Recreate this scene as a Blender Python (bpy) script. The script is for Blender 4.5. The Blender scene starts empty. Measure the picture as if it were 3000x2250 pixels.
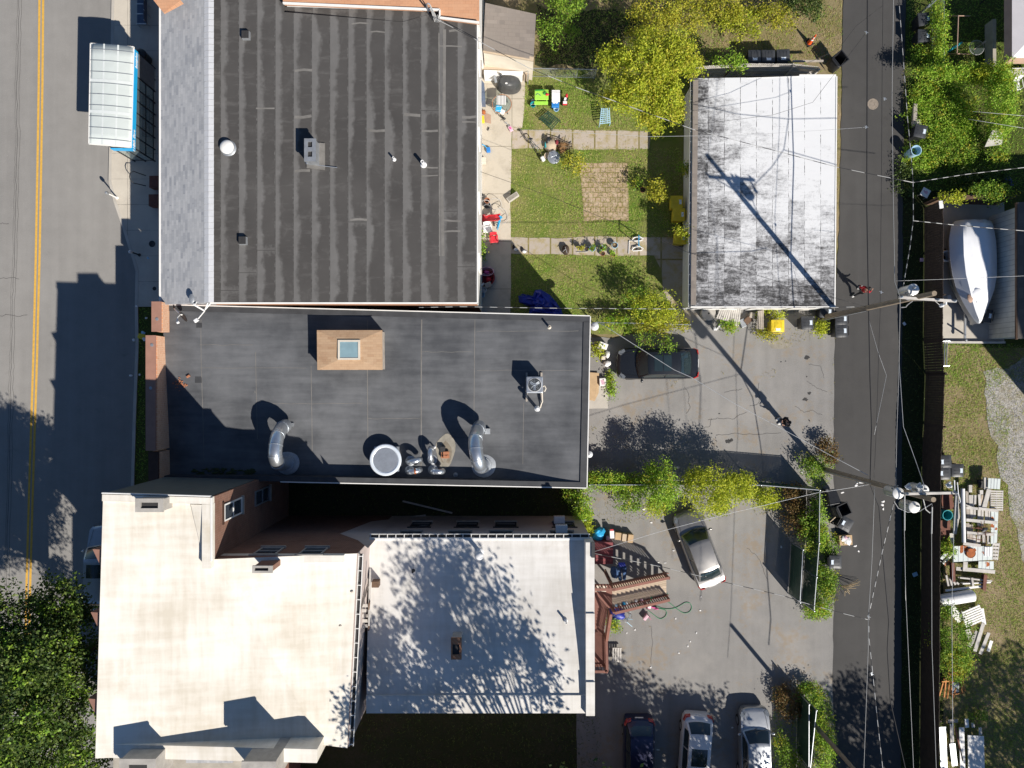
import bpy, bmesh, math, random
import numpy as np
from mathutils import Vector, Matrix

# ---------------------------------------------------------------- camera, sky, sun
scn = bpy.context.scene
COL = scn.collection
CAM_H = 43.75                      # drone height above the lots, metres
FPX = 2100.0                       # focal length in photo pixels (3000 wide)
cam_d = bpy.data.cameras.new('camera'); cam = bpy.data.objects.new('camera', cam_d)
COL.objects.link(cam)
cam.location = (0,0, CAM_H); cam.rotation_euler = (0,0,0)
cam_d.sensor_width = 36.0; cam_d.lens = 36.0 * FPX / 3000.0
cam_d.clip_start = 0.5; cam_d.clip_end = 600
scn.camera = cam

SUN_EL = math.radians(38.0)
SUN_DIR = Vector((0.640 * math.cos(SUN_EL),-0.768 * math.cos(SUN_EL), math.sin(SUN_EL)))   # towards the sun
world = bpy.data.worlds.new('World'); scn.world = world; world.use_nodes = True
wt = world.node_tree; wt.nodes.clear()
sky = wt.nodes.new('ShaderNodeTexSky'); sky.sky_type = 'NISHITA'; sky.sun_disc = False
sky.sun_elevation = SUN_EL; sky.sun_rotation = math.atan2(SUN_DIR.x, SUN_DIR.y)
sky.air_density = 1.0; sky.dust_density = 0.1; sky.ozone_density = 6.0
bgn = wt.nodes.new('ShaderNodeBackground'); bgn.inputs['Strength'].default_value = 0.058
wo = wt.nodes.new('ShaderNodeOutputWorld')
wt.links.new(sky.outputs[0], bgn.inputs[0]); wt.links.new(bgn.outputs[0], wo.inputs[0])
sd = bpy.data.lights.new('sun', 'SUN'); so = bpy.data.objects.new('sun', sd); COL.objects.link(so)
sd.energy = 5.0; sd.angle = math.radians(0.5); sd.color = (1.0,0.935,0.845)
so.rotation_euler = (-SUN_DIR).to_track_quat('-Z', 'Y').to_euler(); so.location = (30,-30,60)
scn.view_settings.view_transform = 'Standard'; scn.view_settings.look = 'None'
scn.view_settings.exposure = 0.42; scn.view_settings.gamma = 1.0
scn.cycles.max_bounces = 5; scn.cycles.transparent_max_bounces = 6
# survey windows: (x0, y0, photo pixels per unit); W() turns a spot seen in one into a point at height z
VW = {'D': (0,0,3000 / 2212), 'A': (0,0,.4521), 'B': (750,0,.4521), 'C': (1350,0,.4521), 'E': (1950,0,.3918),
      'F': (2400,0,.36166), 'G': (2400,500,.36166), 'K': (1350,500,.42194), 'L': (0,700,.4521), 'M': (0,1400,.51236),
      'N': (650,1100,.42194), 'O': (1200,1100,.42194), 'Q': (1700,850,.45208), 'R': (1700,1350,.5427),
      'S': (2350,1250,.3918), 'T': (2350,1650,.3617), 'U': (1730,1520,.2652), 'X': (2720,1330,.21097),
      'Y': (1390,180,.18082), 'Z': (1390,500,.18085), 'J': (2580,0,.19293), 'I': (1640,680,.14467), 'P': (0,0,1.0)}
def W(v, x, y, z=0.0):
    ox, oy, s = VW[v]; k = (CAM_H - z) / FPX
    return Vector(((ox + x * s - 1500) * k, (1125 - oy - y * s) * k, z))
def WL(v, pts, z=0.0):
    return [W(v, p[0], p[1], p[2] if len(p) > 2 else z) for p in pts]
rnd = random.Random(7)
def U(a, b): return rnd.uniform(a, b)

def _area(p): return sum(p[i][0] * p[(i + 1) % len(p)][1] - p[(i + 1) % len(p)][0] * p[i][1] for i in range(len(p))) / 2

class MB:
    """collects shapes for one mesh"""
    def __init__(s): s.v = []; s.f = []
    def add(s, vs, fs, mx=None):
        n = len(s.v)
        s.v += [tuple(mx @ Vector(v)) if mx is not None else tuple(v) for v in vs]
        s.f += [tuple(i + n for i in f) for f in fs]
        return s
    def box(s, c, d, rz=0.0, rx=0.0, ry=0.0, taper=1.0):
        x, y, z = d[0] / 2, d[1] / 2, d[2] / 2
        vs = [(-x, -y, -z),(x, -y, -z),(x, y, -z),(-x, y, -z)] + [(a * taper, b * taper, z) for a, b in ((-x, -y),(x, -y),(x, y),(-x, y))]
        mx = Matrix.Translation(Vector(c)) @ Matrix.Rotation(rz, 4, 'Z') @ Matrix.Rotation(ry, 4, 'Y') @ Matrix.Rotation(rx, 4, 'X')
        return s.add(vs, [(3,2,1,0),(4,5,6,7),(0,1,5,4),(1,2,6,5),(2,3,7,6),(3,0,4,7)], mx)
    def bx(s, x0, y0, z0, x1, y1, z1):
        return s.box(((x0 + x1) / 2,(y0 + y1) / 2,(z0 + z1) / 2),(abs(x1 - x0), abs(y1 - y0), abs(z1 - z0)))
    def beam(s, a, b, w, h, up=(0,0,1)):
        a = Vector(a); b = Vector(b); t = (b - a); L = t.length; t.normalize(); u = Vector(up)
        sd_ = t.cross(u)
        if sd_.length < 1e-4: sd_ = t.cross(Vector((0,1,0)))
        sd_.normalize(); u = sd_.cross(t)
        vs = [a + sd_ * (i * w / 2) + u * (j * h / 2) for i, j in ((-1,-1),(1,-1),(1,1),(-1,1))]
        vs += [p + t * L for p in vs]
        return s.add(vs, [(0,1,2,3),(7,6,5,4),(4,5,1,0),(5,6,2,1),(6,7,3,2),(7,4,0,3)])
    def prism(s, poly, z0, z1, z1f=None):
        p = list(poly)
        if _area(p) < 0: p.reverse()
        n = len(p); zt = z1f if z1f else (lambda x, y: z1)
        vs = [(q[0], q[1], z0) for q in p] + [(q[0], q[1], zt(q[0], q[1])) for q in p]
        return s.add(vs, [tuple(range(n - 1,-1,-1)), tuple(range(n, 2 * n))] + [(i, (i + 1) % n, n + (i + 1) % n, n + i) for i in range(n)])
    def sheet(s, poly, z=None):
        p = list(poly)
        if _area(p) < 0: p.reverse()
        return s.add([(q[0], q[1], q[2] if z is None else z) for q in p],[tuple(range(len(p)))])
    def tube(s, pts, r, n=7, cap=True):
        pts = [Vector(p) for p in pts]; m = len(pts)
        rs = r if isinstance(r, (list, tuple)) else [r] * m
        vs = []; ref = None
        for i, p in enumerate(pts):
            t = (pts[min(i + 1, m - 1)] - pts[max(i - 1,0)])
            if t.length < 1e-6: t = Vector((0,0,1))
            t.normalize()
            if ref is None: ref = Vector((0,0,1)) if abs(t.z) < .9 else Vector((1,0,0))
            a = t.cross(ref)
            if a.length < 1e-4: a = t.cross(Vector((0,1,0)))
            a.normalize(); b = t.cross(a); ref = a.cross(t)
            vs += [p + (a * math.cos(k * 2 * math.pi / n) + b * math.sin(k * 2 * math.pi / n)) * rs[i] for k in range(n)]
        fs = [(i * n + k, i * n + (k + 1) % n, (i + 1) * n + (k + 1) % n, (i + 1) * n + k) for i in range(m - 1) for k in range(n)]
        if cap: fs += [tuple(range(n - 1,-1,-1)), tuple((m - 1) * n + k for k in range(n))]
        return s.add(vs, fs)
    def lathe(s, c, prof, n=20, mx=None):
        m = len(prof); vs = []
        for r, z in prof:
            vs += [(r * math.cos(k * 2 * math.pi / n), r * math.sin(k * 2 * math.pi / n), z) for k in range(n)]
        fs = [(i * n + k, i * n + (k + 1) % n, (i + 1) * n + (k + 1) % n, (i + 1) * n + k) for i in range(m - 1) for k in range(n)]
        fs += [tuple(range(n - 1,-1,-1)), tuple((m - 1) * n + k for k in range(n))]
        M_ = Matrix.Translation(Vector(c))
        if mx is not None: M_ = M_ @ mx
        return s.add(vs, fs, M_)
    def blob(s, c, r, seed=0, amp=.18, nu=10, nv=7, flat=None):
        rg = random.Random(seed); vs = []; ph = [rg.uniform(0,6.3) for _ in range(6)]
        for j in range(nv + 1):
            th = math.pi * j / nv
            for i in range(nu):
                a = 2 * math.pi * i / nu
                k = 1 + amp * (math.sin(2 * a + ph[0] + 2 * th) + math.sin(3 * a + ph[1] - th * 3) * .7 + math.sin(5 * a + ph[2] + 4 * th) * .4) * math.sin(th)
                z = math.cos(th) * r[2]
                if flat is not None: z = max(z, flat)
                vs.append((c[0] + r[0] * k * math.sin(th) * math.cos(a), c[1] + r[1] * k * math.sin(th) * math.sin(a), c[2] + z))
        fs = [(j * nu + i, (j + 1) * nu + i, (j + 1) * nu + (i + 1) % nu, j * nu + (i + 1) % nu) for j in range(nv) for i in range(nu)]
        return s.add(vs, fs)
    def grid(s, nx, ny, fn):
        vs = [fn(i / nx, j / ny) for j in range(ny + 1) for i in range(nx + 1)]
        return s.add(vs, [(j * (nx + 1) + i, j * (nx + 1) + i + 1,(j + 1) * (nx + 1) + i + 1,(j + 1) * (nx + 1) + i) for j in range(ny) for i in range(nx)])
    def build(s, name, mat, parent=None, smooth=False, fix=True, bevel=0.0, solid=0.0, sub=0):
        me = bpy.data.meshes.new(name)
        off = Vector((0,0,0)); p = parent
        while p is not None: off += p.location; p = p.parent
        me.from_pydata([(v[0] - off.x, v[1] - off.y, v[2] - off.z) for v in s.v],[], s.f)
        if fix:
            b = bmesh.new(); b.from_mesh(me); bmesh.ops.recalc_face_normals(b, faces=b.faces); b.to_mesh(me); b.free()
        for m in (mat if isinstance(mat, (list, tuple)) else [mat]): me.materials.append(m)
        if smooth:
            me.polygons.foreach_set('use_smooth', [True] * len(me.polygons))
            if smooth != 'full': me.set_sharp_from_angle(angle=math.radians(38))
        me.update()
        o = bpy.data.objects.new(name, me); COL.objects.link(o)
        if parent is not None: o.parent = parent
        if solid: m_ = o.modifiers.new('solid', 'SOLIDIFY'); m_.thickness = solid; m_.offset = 0
        if bevel: m_ = o.modifiers.new('bevel', 'BEVEL'); m_.width = bevel; m_.segments = 2; m_.limit_method = 'ANGLE'
        if sub: m_ = o.modifiers.new('sub', 'SUBSURF'); m_.levels = sub; m_.render_levels = sub
        return o

def tag(o, label=None, cat=None, group=None, kind=None):
    if label: o['label'] = label
    if cat: o['category'] = cat
    if group: o['group'] = group
    if kind: o['kind'] = kind
    return o
def thing(name, label, cat, loc=(0,0,0), group=None):
    o = bpy.data.objects.new(name, None); COL.objects.link(o); o.location = loc; o.empty_display_size = .2
    return tag(o, label, cat, group)
def struct(o): o['kind'] = 'structure'; return o
def kids(o): return [c for c in COL.objects if c.parent == o]
CH = {}
def copy_tree(o, label=None, parent=None):
    c = o.copy(); COL.objects.link(c); c.parent = parent
    if label: c['label'] = label
    if o.name not in CH: CH[o.name] = kids(o)
    for ch in CH[o.name]: copy_tree(ch, None, c)
    return c
def place(o, loc, rz=0.0): o.location = loc; o.rotation_euler = (0,0, rz); return o

# ---------------------------------------------------------------- materials
class NG:
    def __init__(s, name):
        s.m = bpy.data.materials.new(name); s.m.use_nodes = True; s.t = s.m.node_tree; s.t.nodes.clear()
        s.out = s.t.nodes.new('ShaderNodeOutputMaterial')
    def n(s, typ, ins=None, **props):
        nd = s.t.nodes.new('ShaderNode' + typ)
        for k, v in props.items(): setattr(nd, k, v)
        for k, v in (ins or {}).items():
            sk = nd.inputs[k]
            if isinstance(v, bpy.types.NodeSocket): s.t.links.new(v, sk)
            else: sk.default_value = v
        return nd
    def math(s, op, a, b=0.0, c=None, clamp=False):
        ins = {0: a, 1: b}
        if c is not None: ins[2] = c
        return s.n('Math', ins, operation=op, use_clamp=clamp).outputs[0]
    def mix(s, f, a, b, bt='MIX'):
        a = tuple(a) + (1,) if isinstance(a, (tuple, list)) and len(a) == 3 else a
        b = tuple(b) + (1,) if isinstance(b, (tuple, list)) and len(b) == 3 else b
        return s.n('Mix', {0: f, 6: a, 7: b}, data_type='RGBA', blend_type=bt, clamp_factor=True).outputs[2]
    def obj(s): return s.n('TexCoord').outputs['Object']
    def pos(s): return s.n('NewGeometry').outputs['Position']
    def xyz(s, v): return s.n('SeparateXYZ', {0: v}).outputs
    def noise(s, vec, scale, detail=4, rough=.55, dist=0.0, stretch=None):
        if stretch: vec = s.n('Mapping', {'Vector': vec, 'Scale': stretch}).outputs[0]
        return s.n('TexNoise', {'Vector': vec, 'Scale': scale, 'Detail': detail, 'Roughness': rough, 'Distortion': dist}).outputs[0]
    def ramp(s, f, lo, hi): return s.n('MapRange', {0: f, 1: lo, 2: hi, 3: 0.0,4: 1.0}, clamp=True).outputs[0]
    def finish(s, col, rough=.8, metal=0.0, bump=None, bstr=.3, bdist=.02, spec=.5, coat=0.0, **extra):
        ins = {'Base Color': tuple(col) + (1,) if isinstance(col, (tuple, list)) and len(col) == 3 else col,
               'Roughness': rough, 'Metallic': metal, 'Specular IOR Level': spec, 'Coat Weight': coat}
        ins.update(extra)
        p = s.n('BsdfPrincipled', ins)
        if bump is not None:
            b = s.n('Bump', {'Height': bump, 'Strength': bstr, 'Distance': bdist}); s.t.links.new(b.outputs[0], p.inputs['Normal'])
        s.t.links.new(p.outputs[0], s.out.inputs[0]); return s.m

def sc(c, k): return tuple(min(1, x * k) for x in c)
def M(name, c, var=.25, scale=3.0, rough=.7, metal=0.0, bump=.15, fine=40.0, c2=None, spec=.4, coat=0.0, world_=False):
    """plain weathered surface: two sizes of noise between two tones"""
    g = NG(name); v = g.pos() if world_ else g.obj()
    a = g.noise(v, scale, 5); b = g.noise(v, fine, 3)
    f = g.math('ADD', g.math('MULTIPLY', a, .65), g.math('MULTIPLY', b, .35))
    f = g.ramp(f, .3,.7)
    col = g.mix(f, sc(c, 1 - var), c2 if c2 else sc(c, 1 + var))
    return g.finish(col, rough, metal, b, bump, .01, spec, coat)
# plain materials
MT = {}
def mk(k, *a, **kw): MT[k] = M(k, *a, **kw); return MT[k]
mk('white_paint', (.78,.77,.74),.07,2,.55)
mk('cream_paint', (.62,.56,.47),.15,1.2,.7)
mk('pale_siding', (.74,.73,.71),.08,1.5,.6)
mk('concrete', (.46,.43,.38),.16,1.2,.85, world_=True)
mk('old_concrete', (.36,.33,.28),.25,2.2,.9, world_=True)
mk('stone', (.36,.34,.31),.25,3,.9)
mk('galvanized', (.52,.55,.58),.14,4,.38,.75,.08)
mk('duct_metal', (.60,.64,.68),.16,3,.30,.85,.06)
mk('dull_metal', (.38,.40,.42),.2,5,.5,.6)
mk('black_plastic', (.022,.023,.026),.3,6,.42, spec=.5)
mk('charcoal_plastic', (.045,.048,.053),.25,4,.45)
mk('black_rubber', (.015,.015,.016),.3,8,.8)
mk('grey_plastic', (.16,.17,.18),.2,4,.5)
mk('yellow_plastic', (.70,.52,.03),.16,4,.45)
mk('white_plastic', (.76,.76,.76),.08,4,.45)
mk('blue_plastic', (.03,.20,.55),.2,5,.45)
mk('sky_plastic', (.03,.36,.66),.18,5,.45)
mk('light_blue_plastic', (.36,.56,.70),.15,5,.5)
mk('teal_plastic', (.02,.30,.34),.2,5,.5)
mk('lime_plastic', (.34,.66,.08),.12,5,.45)
mk('green_plastic', (.03,.25,.05),.2,5,.5)
mk('dark_green_metal', (.025,.07,.045),.3,5,.5)
mk('red_plastic', (.60,.035,.05),.2,5,.45)
mk('pink_plastic', (.62,.10,.30),.2,5,.45)
mk('pale_pink', (.66,.42,.50),.2,5,.5)
mk('orange_plastic', (.80,.11,.02),.15,5,.5)
mk('terracotta', (.38,.16,.085),.2,6,.8)
mk('soil', (.06,.042,.03),.4,8,.95, bump=.5)
mk('old_wood', (.36,.32,.275),.3,3,.85)
mk('grey_wood', (.50,.475,.44),.28,3,.85)
mk('orange_wood', (.52,.22,.07),.2,3,.8)
mk('tan_wood', (.50,.40,.29),.2,3,.8)
mk('brown_wood', (.14,.085,.055),.3,3,.8)
mk('dark_fence_wood', (.05,.036,.028),.35,4,.85)
mk('pole_wood', (.27,.215,.155),.28,3,.9)
mk('red_stain', (.20,.088,.066),.2,3,.7)
mk('maroon_paint', (.20,.045,.05),.2,2,.6)
mk('cardboard', (.48,.34,.20),.15,4,.85)
mk('rust', (.33,.10,.03),.4,6,.85)
mk('rusty_steel', (.16,.065,.045),.35,5,.8)
mk('rubber_membrane', (.05,.052,.056),.3,2,.6)
mk('dark_metal', (.045,.047,.05),.3,4,.5,.4)
mk('hose_green', (.06,.30,.14),.2,8,.5)
mk('tarp_blue', (.02,.035,.30),.3,3,.42)
mk('grill_cover', (.06,.062,.064),.3,4,.45)
mk('denim', (.05,.10,.22),.3,8,.9)
mk('paper_white', (.78,.77,.76),.08,6,.8)
mk('sticker', (.62,.70,.78),.08,8,.5)
mk('clay_cap', (.31,.165,.12),.14,2.5,.8)
mk('awning_cloth', (.55,.56,.58),.08,3,.8)
mk('canvas_white', (.74,.70,.70),.08,1.2,.8)
mk('canvas_tan', (.40,.27,.20),.15,2,.85)
mk('shrink_wrap', (.83,.84,.86),.04,1.6,.38, bump=.1)
mk('hull_grey', (.55,.55,.55),.08,3,.35)
mk('sky_fascia', (.02,.40,.78),.06,4,.4)
mk('roof_panel', (.58,.63,.61),.06,1.6,.42)
mk('roof_rib', (.66,.70,.69),.06,3,.4)
mk('insulator', (.30,.33,.36),.2,6,.3)
mk('cutout_grey', (.62,.64,.66),.1,5,.4)
mk('wire_black', (.02,.02,.022),.2,8,.5)
mk('wire_grey', (.45,.46,.47),.15,8,.5,.3)
mk('wire_white', (.42,.42,.41),.1,8,.5)
mk('bark', (.13,.10,.075),.3,8,.95, bump=.6)
mk('twig', (.20,.15,.09),.3,8,.9)
mk('dead_stalk', (.42,.32,.18),.3,6,.9)
mk('brown_leaf', (.22,.12,.05),.4,8,.9)
mk('skin', (.40,.24,.17),.08,10,.55)
mk('hair_dark', (.02,.016,.013),.3,20,.6)
mk('red_shirt', (.30,.018,.025),.2,10,.9)
mk('black_cloth', (.018,.018,.022),.3,10,.9)
mk('maroon_cloth', (.18,.02,.03),.2,10,.9)
mk('white_shoe', (.7,.7,.69),.08,10,.6)
mk('drain_dirt', (.20,.17,.13),.35,4,.95)
mk('light_dust', (.26,.24,.20),.3,3,.9)
mk('moss', (.045,.055,.02),.4,8,.95)
mk('iron_cover', (.29,.245,.20),.25,8,.7,.3)
mk('seam_grey', (.17,.162,.15),.3,2,.8)
mk('tar', (.035,.034,.034),.3,6,.7)
mk('road_yellow', (.62,.36,.06),.22,6,.8, world_=True)
mk('brown_tile', (.06,.03,.02),.3,4,.7)
mk('blue_metal', (.10,.13,.19),.2,4,.45)

def glass_mat(name, c, rough=.06):
    g = NG(name); a = g.noise(g.obj(),2,2)
    return g.finish(g.mix(a, sc(c, .7), sc(c, 1.3)), rough, 0, spec=.9)
MT['car_glass'] = glass_mat('car_glass', (.020,.032,.036))
MT['window_glass'] = glass_mat('window_glass', (.05,.06,.075))
MT['skylight_glass'] = glass_mat('skylight_glass', (.22,.33,.37),.15)
def clear_glass(name, tint, alpha):
    g = NG(name)
    t = g.n('BsdfTransparent', {'Color': tint + (1,)}); p = g.n('BsdfGlossy', {'Roughness': .05, 'Color': (.8,.85,.9,1)})
    d = g.n('BsdfDiffuse', {'Color': (.35,.42,.42,1)})
    m1 = g.n('MixShader', {0: .4,1: p.outputs[0],2: d.outputs[0]}); m2 = g.n('MixShader', {0: alpha, 1: t.outputs[0],2: m1.outputs[0]})
    g.t.links.new(m2.outputs[0], g.out.inputs[0]); return g.m
MT['shelter_glass'] = clear_glass('shelter_glass', (.93,.97,.96),.34)
MT['table_glass'] = clear_glass('table_glass', (.84,.90,.87),.22)
def paint(name, c, metal=.4, rough=.3, dirt=.12):
    g = NG(name); a = g.noise(g.obj(),3,5); b = g.noise(g.obj(),260,1)
    col = g.mix(g.ramp(a, .35,.75), sc(c, 1), sc(c, 1 - dirt)); col = g.mix(g.math('MULTIPLY', b, .12 if c[0] > .2 else .02), col, (.6,.6,.6))
    return g.finish(col, g.math('ADD', g.math('MULTIPLY', a, .15), rough - .06), metal, spec=.5, coat=.6, **{'Coat Roughness': .08})
MT['paint_black'] = paint('paint_black', (.012,.015,.020),.3,.28)
MT['paint_grey'] = paint('paint_grey', (.27,.26,.25),.75,.34)
MT['paint_blue'] = paint('paint_blue', (.010,.014,.06),.4,.3)
MT['paint_white'] = paint('paint_white', (.74,.74,.74),0,.3)
MT['paint_silver'] = paint('paint_silver', (.45,.47,.49),.75,.34)
def emissive_red():
    g = NG('tail_light'); return g.finish((.35,.012,.015),.15, spec=.7, coat=.5)
MT['tail_light'] = emissive_red()
MT['head_light'] = NG('head_light').finish((.20,.22,.24),.12,.2, spec=.8, coat=.5)
MT['chrome'] = NG('chrome').finish((.62,.63,.65),.18,1.0)
MT['sky_tint_metal'] = (lambda g: g.finish(g.mix(g.noise(g.obj(),3,3),(.74,.82,.90),(.86,.91,.95)),.30,.25))(NG('sky_tint_metal'))  # sky reflection put into the pale blue base colour

# ---- ground surfaces
def asphalt(name, c, lo=.8, hi=1.2, speck=.5, patch=.12, light=None, dirt=None):
    g = NG(name); p = g.pos()
    big = g.noise(p, patch, 5,.6); med = g.noise(p, 1.1,5,.6); fin = g.noise(p, 22,3,.7)
    streak = g.noise(p, .5,4,.5, stretch=(3.0,.12,1))
    f = g.math('ADD', g.math('MULTIPLY', big, .45), g.math('ADD', g.math('MULTIPLY', med, .25), g.math('MULTIPLY', streak, .3)))
    col = g.mix(g.ramp(f, .34,.66), sc(c, lo), sc(c, hi))
    col = g.mix(g.math('MULTIPLY', g.ramp(fin, .42,.78), speck), col, sc(c, 1.6))
    vor = g.n('TexVoronoi', {'Vector': p, 'Scale': 3.1}).outputs['Distance']
    col = g.mix(g.math('MULTIPLY', g.math('LESS_THAN', vor, .028),.7), col, sc(c, 2.4))
    dk = g.ramp(g.noise(p, .9,4,.65),.64,.74)
    col = g.mix(g.math('MULTIPLY', dk, .28), col, sc(c, .5))
    if light: col = g.mix(g.math('MULTIPLY', g.ramp(g.noise(p, .22,5,.6),.56,.72),.6), col, light)
    if dirt: col = g.mix(g.math('MULTIPLY', g.ramp(g.math('ADD', g.math('MULTIPLY', g.noise(p, .38,5,.65),.6), g.math('MULTIPLY', g.noise(p, 3.2,5,.7),.4)),.53,.62),.5), col, dirt)
    return g.finish(col, .9,0, fin, .35,.012,.3)
MT['street_asphalt'] = asphalt('street_asphalt', (.252,.243,.229),.78,1.14,.3)
MT['lane_asphalt'] = asphalt('lane_asphalt', (.061,.0595,.058),.80,1.22,.3, light=(.088,.086,.083))
MT['lot_asphalt'] = asphalt('lot_asphalt', (.232,.225,.215),.72,1.2,.45, light=(.33,.31,.285), dirt=(.27,.20,.12))
def walk():
    g = NG('sidewalk_concrete'); p = g.pos()
    br = g.n('TexBrick', {'Vector': p, 'Color1': (.50,.455,.385,1), 'Color2': (.45,.41,.35,1), 'Mortar': (.13,.12,.105,1), 'Scale': 1.0, 'Mortar Size': .012, 'Brick Width': 2.6, 'Row Height': 1.56}, offset=0.0)
    n1 = g.noise(p, .8,6,.65); n2 = g.noise(p, 18,3)
    col = g.mix(g.ramp(n1,.35,.7), br.outputs[0], g.mix(.75, br.outputs[0],(.60,.555,.47)))
    col = g.mix(g.math('MULTIPLY', g.ramp(n2,.55,.8),.25), col, (.28,.26,.22))
    return g.finish(col, .85,0, n2,.2,.01,.3)
MT['sidewalk'] = walk()
def patio():
    g = NG('patio_concrete'); p = g.pos()
    br = g.n('TexBrick', {'Vector': p, 'Color1': (.54,.48,.39,1), 'Color2': (.49,.44,.36,1), 'Mortar': (.17,.145,.10,1), 'Scale': 1.0, 'Mortar Size': .014, 'Brick Width': 2.3, 'Row Height': 2.9}, offset=0.0)
    n1 = g.noise(p, 1.2,6,.65); n2 = g.noise(p, 16,3)
    col = g.mix(g.math('MULTIPLY', g.ramp(n1,.48,.78),.6), br.outputs[0],(.30,.26,.20))
    col = g.mix(g.math('MULTIPLY', g.ramp(n2,.6,.8),.3), col, (.26,.22,.17))
    return g.finish(col, .9,0, n2,.2,.01,.3)
MT['patio'] = patio()
def slabs():
    g = NG('path_slabs'); p = g.n('Mapping', {'Vector': g.pos(), 'Location': (.35,2.4,0)}).outputs[0]
    br = g.n('TexBrick', {'Vector': p, 'Color1': (.44,.38,.32,1), 'Color2': (.37,.325,.275,1), 'Mortar': (.19,.16,.06,1), 'Scale': 1.0, 'Mortar Size': .05, 'Brick Width': 1.35, 'Row Height': 5.0}, offset=0.0)
    n1 = g.noise(p, 2.0,6,.7); n2 = g.noise(p, 22,3)
    col = g.mix(g.ramp(n1,.47,.66), br.outputs[0],(.33,.27,.13))
    col = g.mix(g.math('MULTIPLY', g.ramp(n2,.55,.8),.4), col, (.24,.2,.14))
    return g.finish(col, .9,0, n2,.3,.01,.3)
MT['slabs'] = slabs()
def pavers():
    g = NG('paver_grid'); p = g.pos()
    br = g.n('TexBrick', {'Vector': p, 'Color1': (.46,.33,.24,1), 'Color2': (.36,.27,.20,1), 'Mortar': (.16,.145,.05,1), 'Scale': 1.0, 'Mortar Size': .035, 'Mortar Smooth': .4, 'Brick Width': .30, 'Row Height': .30}, offset=.5)
    n1 = g.noise(p, 2.2,6,.7); n2 = g.noise(p, 9,4,.7)
    col = g.mix(g.ramp(n2,.46,.62), br.outputs[0],(.27,.23,.09)); col = g.mix(g.math('MULTIPLY', g.ramp(n1,.46,.66),.7), col, (.52,.41,.31))
    return g.finish(col, .95,0, n2,.6,.03,.2)
MT['pavers'] = pavers()
def turf(name, a, b, c, s=.35):
    g = NG(name); p = g.pos()
    n1 = g.noise(p, s, 6,.65); n2 = g.noise(p, 5,5,.7); n3 = g.noise(p, 30,3,.7)
    col = g.mix(g.ramp(n1,.40,.62), a, b); col = g.mix(g.ramp(n2,.45,.68), col, c)
    col = g.mix(g.math('MULTIPLY', g.ramp(n3,.4,.75),.5), col, sc(c, .45))
    return g.finish(col, .95,0, n3,.8,.05,.15)
MT['lawn'] = turf('lawn_soil', (.13,.20,.035),(.30,.25,.12),(.19,.22,.05))
MT['dry_ground'] = turf('dry_ground', (.33,.26,.16),(.18,.18,.055),(.27,.21,.12))
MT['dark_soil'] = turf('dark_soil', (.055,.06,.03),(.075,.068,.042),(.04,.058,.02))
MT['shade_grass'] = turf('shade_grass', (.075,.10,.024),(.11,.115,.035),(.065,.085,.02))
def gravel():
    g = NG('gravel'); p = g.pos()
    v = g.n('TexVoronoi', {'Vector': p, 'Scale': 14.0}); n1 = g.noise(p, .5,5,.65)
    col = g.mix(g.xyz(v.outputs['Color'])[0],(.20,.195,.185),(.40,.385,.36))
    col = g.mix(g.math('MULTIPLY', g.ramp(n1,.5,.66),.75), col, (.25,.215,.12))
    return g.finish(col, .95,0, v.outputs['Distance'],.6,.03,.2)
MT['gravel'] = gravel()
MT['shade_dark_turf'] = turf('shade_dark_turf', (.030,.042,.012),(.05,.05,.02),(.028,.038,.012))  # turf darkened so the fence's shade sits in the colour

# ---- roofs and walls
def brickwall(name, c1, c2, mortar, white=0.0):
    g = NG(name); o = g.pos(); x, y, z = g.xyz(o)
    vec = g.n('CombineXYZ', {0: g.math('ADD', x, y),1: z, 2: 0.0}).outputs[0]
    br = g.n('TexBrick', {'Vector': vec, 'Color1': c1 + (1,), 'Color2': c2 + (1,), 'Mortar': mortar + (1,), 'Scale': 1.0, 'Mortar Size': .009, 'Brick Width': .215, 'Row Height': .072, 'Bias': -.1})
    n1 = g.noise(o, .9,6,.7); n2 = g.noise(o, 9,4)
    col = g.mix(g.math('MULTIPLY', g.ramp(n1,.5,.75),.5), br.outputs[0], sc(c1,.45))
    if white: col = g.mix(g.ramp(g.noise(o, 1.6,6,.75),.62 - white * .3,.66 - white * .3), col, (.46,.42,.385))
    return g.finish(col, .9,0, br.outputs['Fac'],-.4,.01,.2)
MT['brick'] = brickwall('brick', (.24,.105,.07),(.17,.075,.052),(.26,.21,.17))
MT['brick_orange'] = brickwall('brick_orange', (.42,.19,.10),(.33,.15,.085),(.40,.31,.23))
MT['brick_dark'] = brickwall('brick_dark', (.15,.07,.05),(.11,.055,.04),(.16,.13,.11))
def bricktop():
    g = NG('parapet_brick'); p = g.pos(); x, y, z = g.xyz(p)
    vec = g.n('CombineXYZ', {0: y, 1: z, 2: 0.0}).outputs[0]
    br = g.n('TexBrick', {'Vector': vec, 'Color1': (.56,.26,.14,1), 'Color2': (.64,.35,.20,1), 'Mortar': (.60,.50,.40,1), 'Scale': 1.0, 'Mortar Size': .010, 'Brick Width': .20, 'Row Height': .07})
    n2 = g.noise(p, 7,4); col = g.mix(g.ramp(n2,.58,.78), br.outputs[0],(.36,.17,.10))
    return g.finish(col, .9,0, br.outputs['Fac'],-.4,.01,.2)
MT['parapet_brick'] = bricktop()
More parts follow.
